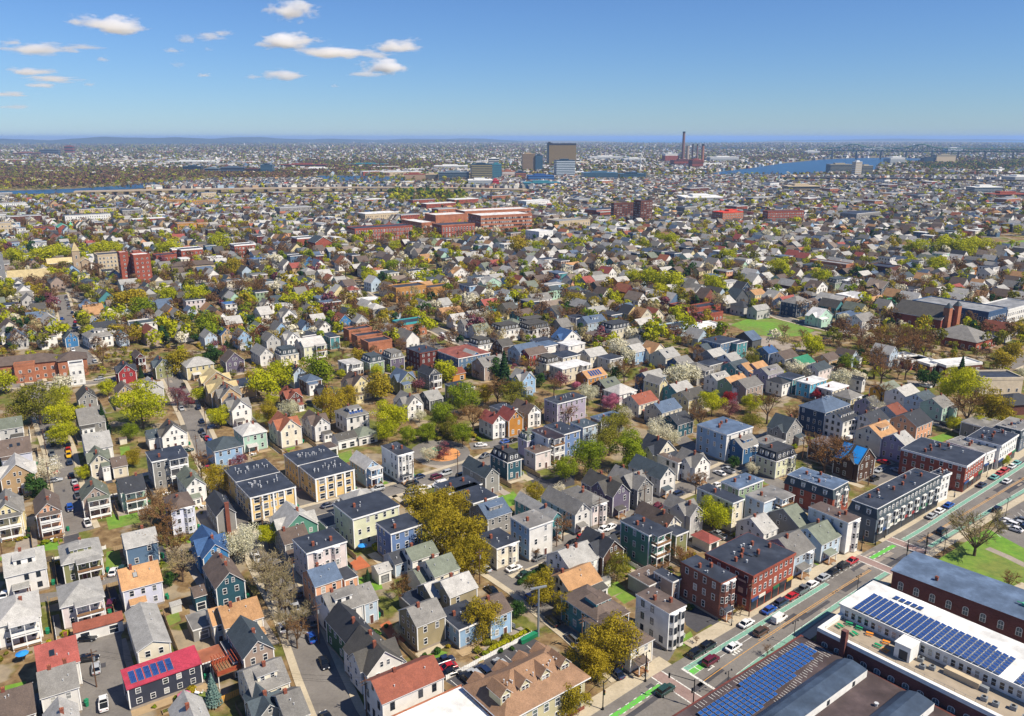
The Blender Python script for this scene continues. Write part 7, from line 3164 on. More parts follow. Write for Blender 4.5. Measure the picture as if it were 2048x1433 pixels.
# the far town: smaller, denser with distance
TONES = [wallm(c) for c in ('wh', 'cr', 'lg', 'gy', 'gy', 'tn', 'tp', 'lb', 'bk', 'tp', 'sb')]
RT = [roofm(c) for c in ('lg', 'gr', 'pg', 'br', 'dg', 'tp', 'bg', 'lg')]
FAR2 = MB()
WATERW = [[g(x, y) for x, y in q] for q in (RIVER_R, RIVER_L, RIVER_M)]
WOODS = [[(0, 335), (380, 340), (600, 345), (700, 340), (700, 352), (590, 350), (420, 358), (300, 364), (150, 376), (-80, 380), (-80, 340)],
         [(430, 350), (620, 346), (620, 360), (440, 361)], [(590, 325), (760, 322), (900, 330), (800, 345), (620, 345)], [(1795, 326), (2080, 320), (2080, 340), (1850, 342)], [(1490, 318), (1640, 306), (1700, 308), (1640, 316), (1500, 326)],
         [(-80, 283), (700, 281), (700, 290), (300, 298), (-80, 296)]]
WOODW = [[g(x, y) for x, y in q] for q in WOODS]
n = 0
while n < 15500:
    # even in picture depth: distances weighted so that the far bands stay as busy as in the photograph
    yy = 285 + 67 * (rng.random() ** 1.15)
    xx = rng.uniform(-80, 2130)
    p = g(xx, yy)
    n += 1
    if p[1] < 2300 or yy < 301 and rng.random() < .7:
        continue
    if rng.random() > .12 + 1.1 * random.Random(int(p[0] // 420) * 977 + int(p[1] // 700)).random() ** 1.3:
        continue
    if any(inpoly(p[0], p[1], q) for q in WATERW) or any(inpoly(p[0], p[1], q) for q in WOODW) and rng.random() < .94:
        continue
    if xx > 960 and yy < 287.5:
        continue
    if any(abs(p[0] - q[0]) < q[3] + 15 and -30 < p[1] - q[1] < q[4] + 20 for q in BASE_RECTS if q[1] > 1800):
        continue
    s = 1.0 + (p[1] - 2300) / 9000
    if rng.random() < .035:
        far_house(FAR2, p[0], p[1], AZ + rng.uniform(-20, 20), rng.uniform(40, 120) * s, rng.uniform(25, 50), rng.uniform(6, 13), 'f', rng.choice((WHT, BKR, BEI, wallm('gy'))), rng.choice((R_W, R_W, R_G, R_D)), False)
    else:
        far_house(FAR2, p[0], p[1], AZ + rng.uniform(-25, 25), rng.uniform(8, 15) * s, rng.uniform(8, 13) * s, rng.uniform(6, 9.5) * (s ** .5), rng.choice('acchf'), rng.choice(TONES), rng.choice(RT), False)
o = FARH.build('distant_houses')
o['kind'] = 'stuff'
o = FAR2.build('distant_town')
o['kind'] = 'stuff'

# streets of the middle distance, seen between the rows
mb = MB()
for iu in range(-60, 60):
    L = [U_ * (iu * 43.0) + V_ * v for v in range(100, 3600, 20)]
    for a, b in zip(L, L[1:]):
        m_ = (a + b) / 2
        if m_.y < 560 or m_.y > 2300 or abs(m_.x) > m_.y * .72 or blocked(m_.x, m_.y) or rect_hit(m_.x, m_.y, AZ, 3, 8, 0) and m_.y < 1150:
            continue
        strip(mb, [tuple(a), tuple(b)], 7.5, .03, ASPH)
        strip(mb, [tuple(a), tuple(b)], 1.6, .036, SIDEW, 4.6)
        strip(mb, [tuple(a), tuple(b)], 1.6, .036, SIDEW, -4.6)
struct('distant_streets', mb)


# ---------------------------------------------------------------- trees
TRS = np.random.RandomState(7)


def quads(cen, size, nrm=None, aspect=1.0, axis=None):
    """one small leaf-clump face at each centre"""
    n = len(cen)
    if nrm is None:
        nrm = TRS.normal(size=(n, 3))
    nrm = nrm / np.linalg.norm(nrm, axis=1)[:, None]
    if axis is None:
        r = TRS.normal(size=(n, 3))
    else:
        r = axis
    u = np.cross(nrm, r)
    u /= np.linalg.norm(u, axis=1)[:, None] + 1e-9
    v = np.cross(nrm, u)
    s = np.asarray(size).reshape(-1, 1) * np.ones((n, 1))
    a, b = u * s * .5, v * s * .5 * aspect
    V = np.stack([cen - a - b, cen + a * .9 - b * .8, cen + a + b, cen - a * .8 + b * .9], 1).reshape(-1, 3)
    return V


def quadmesh(name, V, mats, idx=None, extra=None):
    me = bpy.data.meshes.new(name)
    n = len(V) // 4
    vs, nf = V, n
    me.vertices.add(len(V))
    me.vertices.foreach_set('co', V.astype(np.float32).ravel())
    me.loops.add(n * 4)
    me.loops.foreach_set('vertex_index', np.arange(n * 4, dtype=np.int32))
    me.polygons.add(n)
    me.polygons.foreach_set('loop_start', np.arange(0, n * 4, 4, dtype=np.int32))
    me.polygons.foreach_set('loop_total', np.full(n, 4, dtype=np.int32))
    if idx is not None:
        me.polygons.foreach_set('material_index', np.asarray(idx, dtype=np.int32))
    for m_ in mats:
        me.materials.append(m_)
    me.update()
    me.validate()
    return me


def crown_points(n, lobes=16, flat=.75, seed=0, up=.35, spread=.62, lr=(.26, .42)):
    """points in clumps: lobes scattered through an ellipsoid of radius 1, leaves near each lobe's skin"""
    R = np.random.RandomState(seed)
    c = R.normal(size=(lobes, 3))
    c /= np.linalg.norm(c, axis=1)[:, None]
    c *= (R.uniform(.35, 1, size=(lobes, 1))) * spread
    c[:, 2] = c[:, 2] * flat
    rad = R.uniform(lr[0], lr[1], lobes)
    k = R.choice(lobes, n, p=rad ** 2 / np.sum(rad ** 2))
    d = R.normal(size=(n, 3))
    d[:, 2] += up
    d /= np.linalg.norm(d, axis=1)[:, None]
    rr = rad[k] * R.uniform(.6, 1.06, n)
    p = c[k] + d * rr[:, None] * np.array([1, 1, .85])
    nr = d + R.normal(size=(n, 3)) * .4
    return p, nr, c, rad


def trunk_mesh(seed, H=1.0, r=.03, limbs=6, crownz=.6, crownr=.32, m_=BARK):
    R = random.Random(seed)
    mb = MB()
    top = Vector((R.uniform(-.02, .02), R.uniform(-.02, .02), crownz * .62))
    mb.bar((0, 0, -.01), tuple(top), r, m_, 7, r * .68)
    for k in range(limbs):
        a = 6.283 * (k + R.random() * .6) / limbs
        e = Vector((math.cos(a) * crownr * R.uniform(.4, .75), math.sin(a) * crownr * R.uniform(.4, .75), crownz + R.uniform(-.02, .2)))
        s = top * R.uniform(.72, 1.0)
        md = s.lerp(e, .5) + Vector((0, 0, -.02))
        mb.bar(tuple(s), tuple(md), r * .5, m_, 5, r * .34)
        mb.bar(tuple(md), tuple(e), r * .34, m_, 5, r * .12)
    return mb.mesh('trunk')


def bare_mesh(seed, n1=7, n2=6, n3=9, cz=.34, R0=.40, H=.96, mats=None, bud=500, thick=1.0, leafsize=.010):
    R = random.Random(seed)
    segs = []
    limb = MB()
    base = Vector((0, 0, cz))
    limb.bar((0, 0, -.01), tuple(base), .030 * thick, BARK, 7, .022 * thick)
    tips = []
    for i in range(n1):
        a = 6.283 * (i + R.random() * .7) / n1
        rr = R0 * R.uniform(.35, .8) if i else .04
        e = Vector((math.cos(a) * rr, math.sin(a) * rr, R.uniform(.58, .86) * H))
        s = base * R.uniform(.72, 1.0)
        md = s.lerp(e, .45) + Vector((math.cos(a), math.sin(a), 0)) * .03
        limb.bar(tuple(s), tuple(md), .013 * thick, BARK, 5, .009 * thick)
        limb.bar(tuple(md), tuple(e), .009 * thick, BARK, 4, .004 * thick)
        for j in range(n2):
            f = R.uniform(.25, 1.0)
            p = md.lerp(e, f) if f > .3 else s.lerp(md, f + .6)
            dr = Vector((R.gauss(0, 1), R.gauss(0, 1), R.uniform(.0, 1.3))) + Vector((p.x, p.y, 0)) * 3
            dr.normalize()
            q = p + dr * R.uniform(.12, .22)
            segs.append((p, q, .0058 * thick))
            for k in range(n3):
                g0 = p.lerp(q, R.uniform(.2, 1.0))
                dd = (dr + Vector((R.gauss(0, .7), R.gauss(0, .7), R.uniform(-.2, .9)))).normalized()
                h_ = g0 + dd * R.uniform(.06, .15)
                segs.append((g0, h_, .0034 * thick))
                tips.append((g0, h_))
    tr = limb.mesh('trunk')
    V = []
    for p, q, w in segs:
        d = q - p
        n_ = Vector((R.gauss(0, 1), R.gauss(0, 1), R.gauss(0, 1)))
        u = d.cross(n_).normalized() * w
        V += [p - u, p + u, q + u * .5, q - u * .5]
    V = np.array([tuple(v) for v in V])
    idx = [0] * (len(V) // 4)
    if bud:
        t = [R.choice(tips) for _ in range(bud)]
        c = np.array([tuple(a.lerp(b, R.uniform(.3, 1.1))) for a, b in t])
        Q = quads(c, leafsize)
        V = np.concatenate([V, Q])
        idx += [1] * bud
    return tr, quadmesh('crown', V, mats, idx)


LEAF = {
    'lime': leafmat('leaf_lime', '949C10', 'BCBA1E'), 'green': leafmat('leaf_green', '6C7E12', '94A024'), 'olive': leafmat('leaf_olive', '8A7A14', 'B09E2C'),
    'oliveg': leafmat('leaf_olive_green', '686A1C', '8E8A30'), 'dark': leafmat('leaf_dark_green', '24451E', '4A6A2C'), 'pine': leafmat('needle_green', '1C3A22', '3C5A34'),
    'spruce': leafmat('needle_blue', '4A6A6A', '86A09A'), 'blossom': leafmat('blossom_white', 'BDB89A', 'E8E4CE'), 'pink': leafmat('blossom_pink', 'A85470', 'D08AA0'),
    'redbud': leafmat('leaf_dusky_red', '6A3A40', '96606A'), 'red': leafmat('leaf_red', '7A1A22', 'A83038'),
    'twig': leafmat('twig_brown', '5A4430', '86684A', .15), 'twigp': leafmat('twig_pale', '7C6E5A', 'A5967C', .15), 'bud': leafmat('bud_brown', '7C5A34', 'A68050', .3),
    'budp': leafmat('bud_pale', '8E8258', 'B4A87A', .3), 'twigd': leafmat('twig_dark', '4E3826', '7A5A3C', .15), 'budg': leafmat('bud_green', '7A7A30', 'A0A050', .3),
}
# prototypes: height 1, foot at the origin
PROTO = {}


def leafy(kind, variants, n, size, lobes, cz, cr, flat, trunkr=.022, lr=(.26, .42), spread=.62, twigs=True):
    out = []
    for v in range(variants):
        p, nr, c, rad = crown_points(n, lobes, flat, hash(kind) % 1 + v * 31 + len(kind) * 7, .35, spread, lr)
        ext = np.percentile(np.abs(p), 98)
        p = p / ext
        cen = p * np.array([cr, cr, (1 - cz) * .98]) + np.array([0, 0, cz])
        sz = size * TRS.uniform(.6, 1.3, n)
        V = quads(cen, sz, nr)
        me = quadmesh('crown', V, [LEAF[kind]])
        out.append((trunk_mesh(v * 5 + len(kind), r=trunkr, crownz=cz, crownr=cr), me))
    return out


def mkprotos():
    for kind in ('lime', 'green', 'olive', 'oliveg', 'redbud', 'blossom', 'pink', 'red'):
        cz, cr = {'olive': (.54, .42), 'blossom': (.56, .44), 'lime': (.60, .46), 'green': (.58, .42)}.get(kind, (.58, .44))
        nn = {'oliveg': 1500, 'redbud': 1100, 'blossom': 1700}.get(kind, 2300)
        PROTO[kind] = leafy(kind, 3, nn, .042, 20, cz, cr, .95)
        PROTO[kind + '_n'] = leafy(kind, 2, nn * 3, .023, 34, cz, cr, .95, lr=(.18, .34), spread=.74)
    PROTO['dark'] = leafy('dark', 2, 1800, .05, 14, .52, .42, 1.0)
    for kind in ('pine', 'spruce'):
        out = []
        for v in range(2):
            R = np.random.RandomState(v + 3)
            n = 2600
            z = R.beta(1.0, 1.5, n)
            tier = (z * 13) % 1.0
            rad = (1 - z) * (.55 + .45 * (1 - tier)) * .27
            a = R.uniform(0, 6.283, n)
            rr = rad * np.sqrt(R.uniform(.35, 1, n))
            cen = np.stack([rr * np.cos(a), rr * np.sin(a), .08 + z * .9], 1)
            nr = np.stack([np.cos(a) * .5, np.sin(a) * .5, np.full(n, .9)], 1) + R.normal(size=(n, 3)) * .35
            me = quadmesh('crown', quads(cen, .04 * R.uniform(.5, 1.2, n), nr), [LEAF[kind]])
            out.append((trunk_mesh(v, r=.014, limbs=3, crownz=.6, crownr=.05), me))
        PROTO[kind] = out
    PROTO['bare'] = [bare_mesh(s, mats=[LEAF['twig'], LEAF['bud']], bud=2200, n2=8, leafsize=.013) for s in (1, 2, 3)]
    PROTO['barebrown'] = [bare_mesh(s, mats=[LEAF['twigd'], LEAF['bud']], bud=3000, n2=8, leafsize=.014) for s in (4, 5, 6)]
    PROTO['barepale'] = [bare_mesh(s, mats=[LEAF['twigp'], LEAF['budp']], bud=2600, n1=9, n2=9, leafsize=.013) for s in (7, 8)]
    PROTO['barebig'] = [bare_mesh(s, n1=11, n2=11, n3=14, cz=.2, R0=.72, mats=[LEAF['twigp'], LEAF['budg']], bud=4200, thick=1.1, leafsize=.011) for s in (9,)]


mkprotos()
KWORDS = {'lime': 'bright lime-green leafy tree', 'green': 'fresh green leafy tree', 'olive': 'broad olive-gold tree', 'oliveg': 'loose olive-green tree', 'dark': 'dark green bushy tree', 'pine': 'dark pointed evergreen',
          'spruce': 'small blue-grey spruce', 'blossom': 'white blossoming tree', 'pink': 'pink blossoming tree', 'redbud': 'dusky red budding tree', 'red': 'deep red leafed tree',
          'bare': 'bare grey-brown tree', 'barebrown': 'bare brown tree', 'barepale': 'pale bare tree with fine twigs', 'barebig': 'huge spreading tree with bare twigs'}
CRR = {'lime': .46, 'green': .42, 'olive': .42, 'oliveg': .44, 'blossom': .44, 'redbud': .44, 'pink': .44, 'red': .44, 'dark': .42, 'pine': .27, 'spruce': .27, 'bare': .44, 'barebrown': .44, 'barepale': .44, 'barebig': .78}
NT = 0
TPOS = []


def tree(kind, x, y, H, seed, near=False, group='trees among the houses', sc=1.0):
    global NT
    ps = PROTO[kind + '_n'] if near and kind + '_n' in PROTO else PROTO[kind]
    tm, cm_ = ps[seed % len(ps)]
    nm = {'pine': 'evergreen_tree', 'spruce': 'spruce_tree', 'blossom': 'blossoming_tree', 'pink': 'blossoming_tree'}.get(kind, 'bare_tree' if kind.startswith('bare') else 'leafy_tree')
    t = thing(nm, (x, y, 0), seed * 1.7)
    obj('trunk', tm, t, None, None, (H, H, H))
    obj('crown', cm_, t, None, None, (H * sc, H * sc, H))
    reg(t, KWORDS[kind] if H > 4.5 or kind in ('pine', 'spruce') else KWORDS[kind].replace('tree', 'bush'), 'tree', group, (x, y))
    NT += 1
    TPOS.append((x, y, H * CRR[kind]))
    return t


for i, ln in enumerate(TREES.strip().splitlines()):
    k, x, y, r = ln.split()
    x, y, r = float(x), float(y), float(r)
    zc = 6.0
    for it in range(3):
        X, Yp = g(x, y, zc)
        rng_ = math.hypot(math.hypot(X, Yp), HC - zc)
        rm = r * rng_ / F
        H = rm / CRR[k]
        if k.startswith('bare') and k != 'barebig':
            H = min(H, 17)
        H = min(H, 19)
        zc = H * (.58 if k not in ('pine', 'spruce') else .5)
    sc = min(1.35, rm / (H * CRR[k]))
    tree(k, X, Yp, H, i, Yp < 330, sc=sc)
NHT = NT
# more individual trees in the yards of the middle ground, the rest merged
rng = random.Random(21)
KINDS_ = ['bare'] * 26 + ['barebrown'] * 22 + ['barepale'] * 6 + ['lime'] * 11 + ['oliveg'] * 10 + ['olive'] * 11 + ['green'] * 6 + ['blossom'] * 5 + ['redbud'] * 2 + ['dark'] * 3 + ['pine'] * 3
allc = []
for k in range(34000):
    y = 351 + (760 - 351) * rng.random() ** 1.2
    x = rng.uniform(-90, 2140)
    p = g(x, y)
    allc.append((p, rng.random()))
allc.sort(key=lambda q: q[0][1])
FT = {k: [] for k in CRR}
cnt = 0
for p, u in allc:
    X, Yp = p
    # thin towards the observer: about one tree to 330 square metres
    dens = min(1.0, (Yp / 1200.0) ** 1.5)
    if u > dens and Yp > 0:
        if not (Yp < 560 and u < .42):
            continue
    if on_road(X, Yp, .5) and Yp < 1000 or any(inpoly(X, Yp, q) for q in (NOBW[6], NOBW[7], NOBW[8], NOBW[10], NOBW[4], NOBW[5])):
        continue
    H = rng.uniform(6.5, 14.5)
    if near_taken(X, Yp, 3.2):
        continue
    if Yp < 1150 and rect_hit(X, Yp, AZ, .4, .4, 0.1):
        continue
    take(X, Yp, 2.2)
    kd = rng.choice(KINDS_)
    if kd == 'lime':
        H *= 1.12
    if Yp < 420:
        H = rng.uniform(3.5, 7)
    if NT < 300:
        tree(kd, X, Yp, H, rng.randrange(1000))
    else:
        FT[kd].append((X, Yp, H))
        cnt += 1
# merged trees: clumps of leaf faces round each crown
MK = {'bare': 'twig', 'barebrown': 'twigd', 'barepale': 'budp'}


def merged(name, items, per, key, size, thin=False):
    if not items:
        return
    A = np.array(items)
    n = len(A)
    cr = CRR[key] if key in CRR else .42
    lob = 6
    lc = TRS.normal(size=(n, lob, 3))
    lc /= np.linalg.norm(lc, axis=2)[:, :, None]
    lc *= .6
    ch = TRS.randint(0, lob, size=(n, per))
    d = TRS.normal(size=(n, per, 3))
    d[:, :, 2] += .3
    d /= np.linalg.norm(d, axis=2)[:, :, None]
    pp = np.take_along_axis(lc, ch[:, :, None].repeat(3, 2), 1) + d * .42 * TRS.uniform(.6, 1.05, size=(n, per, 1))
    H = A[:, 2][:, None]
    cen = np.stack([A[:, 0][:, None] + pp[:, :, 0] * H * cr, A[:, 1][:, None] + pp[:, :, 1] * H * cr, H * (.58 + pp[:, :, 2] * .4)], 2).reshape(-1, 3)
    nr = (d + TRS.normal(size=d.shape) * .28).reshape(-1, 3)
    sz = (size * H * TRS.uniform(.6, 1.3, size=(n, per))).reshape(-1)
    V = quads(cen, sz, nr, .28 if thin else 1.0)
    me = quadmesh(name, V, [LEAF[MK.get(key, key)]])
    o = obj(name, me)
    o['kind'] = 'stuff'


for k, it in FT.items():
    nearb = [q for q in it if q[1] < 1000]
    farb = [q for q in it if q[1] >= 1000]
    thin = k.startswith('bare')
    merged('distant_trees', nearb, 340 if thin else 280, k, .085 if thin else .07, thin)
    merged('distant_trees', farb, 110 if thin else 90, k, .125 if thin else .12, thin)

# woods and the trees of the far town: one leaf cloud each
FK = {k: [] for k in ('bare', 'oliveg', 'lime', 'barebrown', 'dark')}
n = 0
for k in range(34000):
    yy = 283.5 + 70 * (rng.random() ** 1.3)
    xx = rng.uniform(-90, 2140)
    p = g(xx, yy)
    if p[1] < 2250 or xx > 960 and yy < 286.5:
        continue
    if any(inpoly(p[0], p[1], q) for q in WATERW):
        continue
    s = 1.0 + (p[1] - 2300) / 6000
    FK[rng.choice(('bare', 'bare', 'barebrown', 'oliveg', 'oliveg', 'lime', 'dark'))].append((p[0], p[1], rng.uniform(8, 12) * min(s, 2.2)))
for W_, cntw in ((WOODS[0], 3200), (WOODS[1], 400), (WOODS[2], 900), (WOODS[3], 900), (WOODS[4], 500), (WOODS[5], 2500), ([(780, 384), (935, 386), (930, 410), (775, 408)], 160)):
    xs, ys = [q[0] for q in W_], [q[1] for q in W_]
    c = 0
    while c < cntw:
        x, y = rng.uniform(min(xs), max(xs)), rng.uniform(min(ys), max(ys))
        if not inpoly(x, y, W_):
            c += .3
            continue
        p = g(x, y)
        c += 1
        if any(inpoly(p[0], p[1], q) for q in WATERW):
            continue
        kd = rng.choice(('bare', 'barebrown', 'bare', 'oliveg')) if W_ is not WOODS[3] else rng.choice(('dark', 'bare', 'dark'))
        if cntw == 160:
            kd = rng.choice(('lime', 'oliveg', 'dark'))
        FK[kd].append((p[0], p[1], rng.uniform(9, 14)))
for k, it in FK.items():
    merged('distant_woodland', it, 20, k, .3, False)


# ---------------------------------------------------------------- vehicles
CARC = {'white': 'DADADA', 'black': '15171A', 'silver': 'A4A8AC', 'grey': '5E6266', 'red': 'A81A20', 'maroon': '5A1A28', 'blue': '1E4A9A', 'navy': '1C2A48', 'brown': '4A3A30', 'darkgreen': '26403A', 'teal': '6FA8A4', 'yellow': 'D8A822'}


def carpaint(c):
    m_ = mat('car_paint_' + c, CARC[c], .28, 'plain', 1, .5)
    m_.node_tree.nodes['Principled BSDF'].inputs['Coat Weight'].default_value = .5
    return m_


TYRE = mat('tyre', '151515', .9)
RIM = mat('wheel_rim', '8C9094', .35)
CGL = mat('car_glass', '0E1318', .08, 'plain', 1, .6)
LAMPM = mat('headlight_glass', 'D8DCE0', .15)
TAILM = mat('taillight_red', '8A1418', .3)
CARM = {}


def loft(mb, secs, mat_, caps=True):
    """secs: list of closed cross sections (same count)"""
    n = len(secs[0])
    vs = [p for s_ in secs for p in s_]
    fs = []
    for j in range(len(secs) - 1):
        for i in range(n):
            fs.append((j * n + i, j * n + (i + 1) % n, (j + 1) * n + (i + 1) % n, (j + 1) * n + i))
    if caps:
        fs.append(tuple(range(n - 1, -1, -1)))
        fs.append(tuple((len(secs) - 1) * n + i for i in range(n)))
    mb.add(vs, fs, mat_)


def sec(x, hw, z0, z1, ch=.12):
    return [(x, -hw + ch, z0), (x, hw - ch, z0), (x, hw, z0 + ch), (x, hw, z1 - ch), (x, hw - ch, z1), (x, -hw + ch, z1), (x, -hw, z1 - ch), (x, -hw, z0 + ch)]


def car_meshes(kind, c):
    key = (kind, c)
    if key in CARM:
        return CARM[key]
    pm = carpaint(c)
    L = {'sedan': 4.6, 'suv': 4.7, 'van': 4.9, 'pickup': 5.3}[kind]
    sh = {'sedan': .92, 'suv': 1.08, 'van': 1.05, 'pickup': 1.1}[kind]
    top = {'sedan': 1.44, 'suv': 1.74, 'van': 1.95, 'pickup': 1.8}[kind]
    h = L / 2
    mb = MB()
    nose = sh - (.22 if kind == 'sedan' else .14)
    loft(mb, [sec(-h, .72, .42, sh - .14), sec(-h + .18, .86, .28, sh - .03), sec(-h + 1.0, .9, .24, sh), sec(0, .91, .22, sh), sec(h - 1.2, .9, .24, sh - .04), sec(h - .3, .84, .28, nose), sec(h, .68, .4, nose - .16)], pm)
    # greenhouse
    prof = {'sedan': [(-1.85, sh - .02), (-1.15, top - .04), (.25, top), (1.15, sh - .02)], 'suv': [(-2.15, sh - .02), (-1.9, top - .06), (.35, top), (1.15, sh - .02)],
            'van': [(-2.4, sh - .02), (-2.32, top - .05), (.75, top), (1.75, sh - .04)], 'pickup': [(-.45, sh - .02), (-.35, top - .04), (.85, top), (1.55, sh - .04)]}[kind]
    gl = MB()
    (xa, za), (xb, zb), (xc, zc_), (xd, zd) = prof
    for m_, k in ((gl, 0),):
        vs = [(xa, -.82, za), (xa, .82, za), (xb, -.64, zb - .06), (xb, .64, zb - .06), (xc, -.64, zc_ - .06), (xc, .64, zc_ - .06), (xd, -.8, zd), (xd, .8, zd)]
        m_.add(vs, [(0, 2, 3, 1), (4, 6, 7, 5), (2, 4, 5, 3), (0, 6, 4, 2), (1, 3, 5, 7)], CGL if kind != 'van' else pm)
    if kind == 'van':
        gl.box(.1, 1.2, -.79, .79, sh + .08, top - .3, CGL)
    mb.slab([(xb - .03, -.66, zb), (xc + .03, -.66, zc_), (xc + .03, .66, zc_), (xb - .03, .66, zb)], .07, pm)
    for s_ in (-1, 1):     # pillars
        for (x0, z0, x1, z1) in ((xa, za, xb, zb - .03), (xd, zd, xc, zc_ - .03), ((xa + xd) / 2 - .1, sh, (xb + xc) / 2, top - .05)):
            mb.bar((x0, s_ * .81, z0), (x1, s_ * .65, z1), .05, pm, 4)
    if kind == 'pickup':
        mb.box(-2.45, -.6, -.7, .7, sh + .002, sh + .012, BLACKM)
        for s_ in (-1, 1):
            mb.box(-2.55, -.5, s_ * .84 - .06, s_ * .84 + .06, sh, sh + .18, pm)
    w = MB()
    for r_, m_, x_ in ((.33, TYRE, .11), (.2, RIM, .12)):
        n = 12
        vs = [(r_ * math.cos(6.283 * i / n), -x_, r_ * math.sin(6.283 * i / n)) for i in range(n)] + [(r_ * math.cos(6.283 * i / n), x_, r_ * math.sin(6.283 * i / n)) for i in range(n)]
        w.add(vs, [(i, (i + 1) % n, (i + 1) % n + n, i + n) for i in range(n)] + [tuple(range(n)), tuple(range(2 * n - 1, n - 1, -1))], m_)
    if 'wheel' not in CARM:
        CARM['wheel'] = w.mesh('wheel')
        a = MB()
        a.box(-.06, .06, -.17, .17, -.07, .07, LAMPM, True)
        CARM['head'] = a.mesh('headlight')
        a = MB()
        a.box(-.05, .05, -.16, .16, -.08, .08, TAILM, True)
        CARM['tail'] = a.mesh('tail_light')
    CARM[key] = (mb.mesh('body'), gl.mesh('windows'), L, sh)
    return CARM[key]


CPOS = []


def car(x, y, az, kind, c, near, zz=0.06):
    body, gl, L, sh = car_meshes(kind, c)
    nm = {'sedan': 'parked_car', 'suv': 'parked_car', 'van': 'parked_van', 'pickup': 'pickup_truck'}[kind]
    t = thing(nm, (x, y, zz), math.radians(90 - az))
    obj('body', body, t)
    obj('windscreen', gl, t)
    for u in (-L / 2 + .85, L / 2 - .9):
        for v in (-.82, .82):
            obj('wheel', CARM['wheel'], t, (u, v, .33))
    if near:
        for v in (-.55, .55):
            obj('headlight', CARM['head'], t, (L / 2 - .05, v, sh - .38))
            obj('tail_light', CARM['tail'], t, (-L / 2 + .03, v, sh - .3))
    cn = {'darkgreen': 'dark green'}.get(c, c)
    kn = {'sedan': 'car', 'suv': 'sport utility car', 'van': 'van', 'pickup': 'pickup truck'}[kind]
    reg(t, '%s %s' % (cn, kn), 'van' if kind == 'van' else 'pickup' if kind == 'pickup' else 'car', 'cars on the streets', (x, y))
    CPOS.append((x, y))


for ln in CARS.strip().splitlines():
    t_, x, y, az, kd, c = ln.split()
    q = g(*P(t_, (float(x), float(y)))[0], .7)
    az = float(az)
    s, n = along(Vector(q))
    if 3 < s < 262 and smooth(RR, s) < n < smooth(LR, s):       # line up with the avenue at that place
        a, b = Vector(av(s - 4, .7)), Vector(av(s + 4, .7))
        az = math.degrees(math.atan2((b - a).x, (b - a).y))
        fr = (smooth(LR, s) - n)
        if fr < 2.6 and fr > -.5:
            q = tuple((Vector(av(s, 1, -1.15))))
    elif y:
        best = None
        for a, b, w in rseg:
            d = b - a
            f = max(0, min(1, (Vector(q) - a).dot(d) / d.length_squared))
            dist = (Vector(q) - a - d * f).length
            if dist < w + .5 and (best is None or dist < best[0]):
                best = (dist, d)
        if best:
            az2 = math.degrees(math.atan2(best[1].x, best[1].y))
            if abs((az2 - az + 90) % 180 - 90) < 40:
                az = az2
    car(q[0], q[1], az + (180 if (x[-1] in '24') else 0), kd, c, q[1] < 260)
# more parked cars along the side streets, kept off driveways and junctions
rng = random.Random(77)
CW = ['white'] * 5 + ['black'] * 6 + ['silver'] * 5 + ['grey'] * 5 + ['navy'] * 3 + ['blue'] * 2 + ['red'] * 2 + ['maroon', 'brown', 'darkgreen']
for line, w in rlines:
    d = 0
    for a, b in zip(line, line[1:]):
        A, B = Vector(a), Vector(b)
        dv = (B - A)
        Ls = dv.length
        dv.normalize()
        k = 4.0
        while k < Ls - 2:
            for s_ in (-1, 1):
                if w < 7:
                    continue
                p = A + dv * k + Vector((-dv.y, dv.x)) * s_ * (w / 2 - 1.5 - 1.15)
                if rng.random() < .42 and p.y < 900 and abs(p.x) < p.y * .68:
                    if min((math.hypot(p.x - q[0], p.y - q[1]) for q in CPOS), default=99) > 5.6 and not rect_hit(p.x, p.y, 54, 1, 1) and len(CPOS) < 240:
                        car(p.x, p.y, math.degrees(math.atan2(dv.x, dv.y)) + (180 if s_ > 0 else 0), rng.choice(('sedan', 'sedan', 'suv', 'suv', 'pickup') if rng.random() < .9 else ('van',)), rng.choice(CW), p.y < 260)
            k += 6.2 + rng.random() * 3

# ---------------------------------------------------------------- poles, lamps, signals
POLEPX = [('T2', 790, 955, 10.5), ('T2', 627, 620, 10), ('T2', 415, 190, 10), ('T3', 528, 560, 10), ('T3', 1313, 195, 10), ('T3', 1037, 310, 9), ('T4', 290, 75, 9), ('T4', 985, 775, 9.5), ('T5', 365, 335, 10),
          ('M1', 415, 1235, 10), ('M2', 55, 770, 11), ('M2', 1748, 1240, 11), ('M3', 475, 1165, 11), ('M3', 1640, 590, 10), ('M4', 360, 1310, 10), ('M4', 885, 930, 10), ('M5', 575, 1225, 9), ('T1', 640, 1240, 9), ('T1', 25, 420, 9),
          ('M1', 265, 700, 10), ('M4', 1655, 990, 9), ('T2', 1105, 1433, 9)]


def utility_pole(x, y, h, rz):
    mb = MB()
    mb.cyl(0, 0, 0, h, .15, WOODD, 7, .1)
    t = mb.build('utility_pole', None, (x, y, 0), rz)
    mb = MB()
    mb.box(-1.1, 1.1, -.06, .06, h - .9, h - .76, WOODD, True)
    mb.box(-.8, .8, -.06, .06, h - 1.7, h - 1.58, WOODD, True)
    for u in (-1, -.5, .5, 1):
        mb.cyl(u, 0, h - .76, h - .6, .05, METAL, 5)
    mb.build('crossarm', t)
    mb = MB()
    mb.cyl(.3, .2, h - 2.9, h - 2.0, .24, METAL, 8)
    mb.build('transformer', t)
    reg(t, 'brown wooden utility pole', 'utility pole', 'utility poles along the streets', (x, y))
    return t


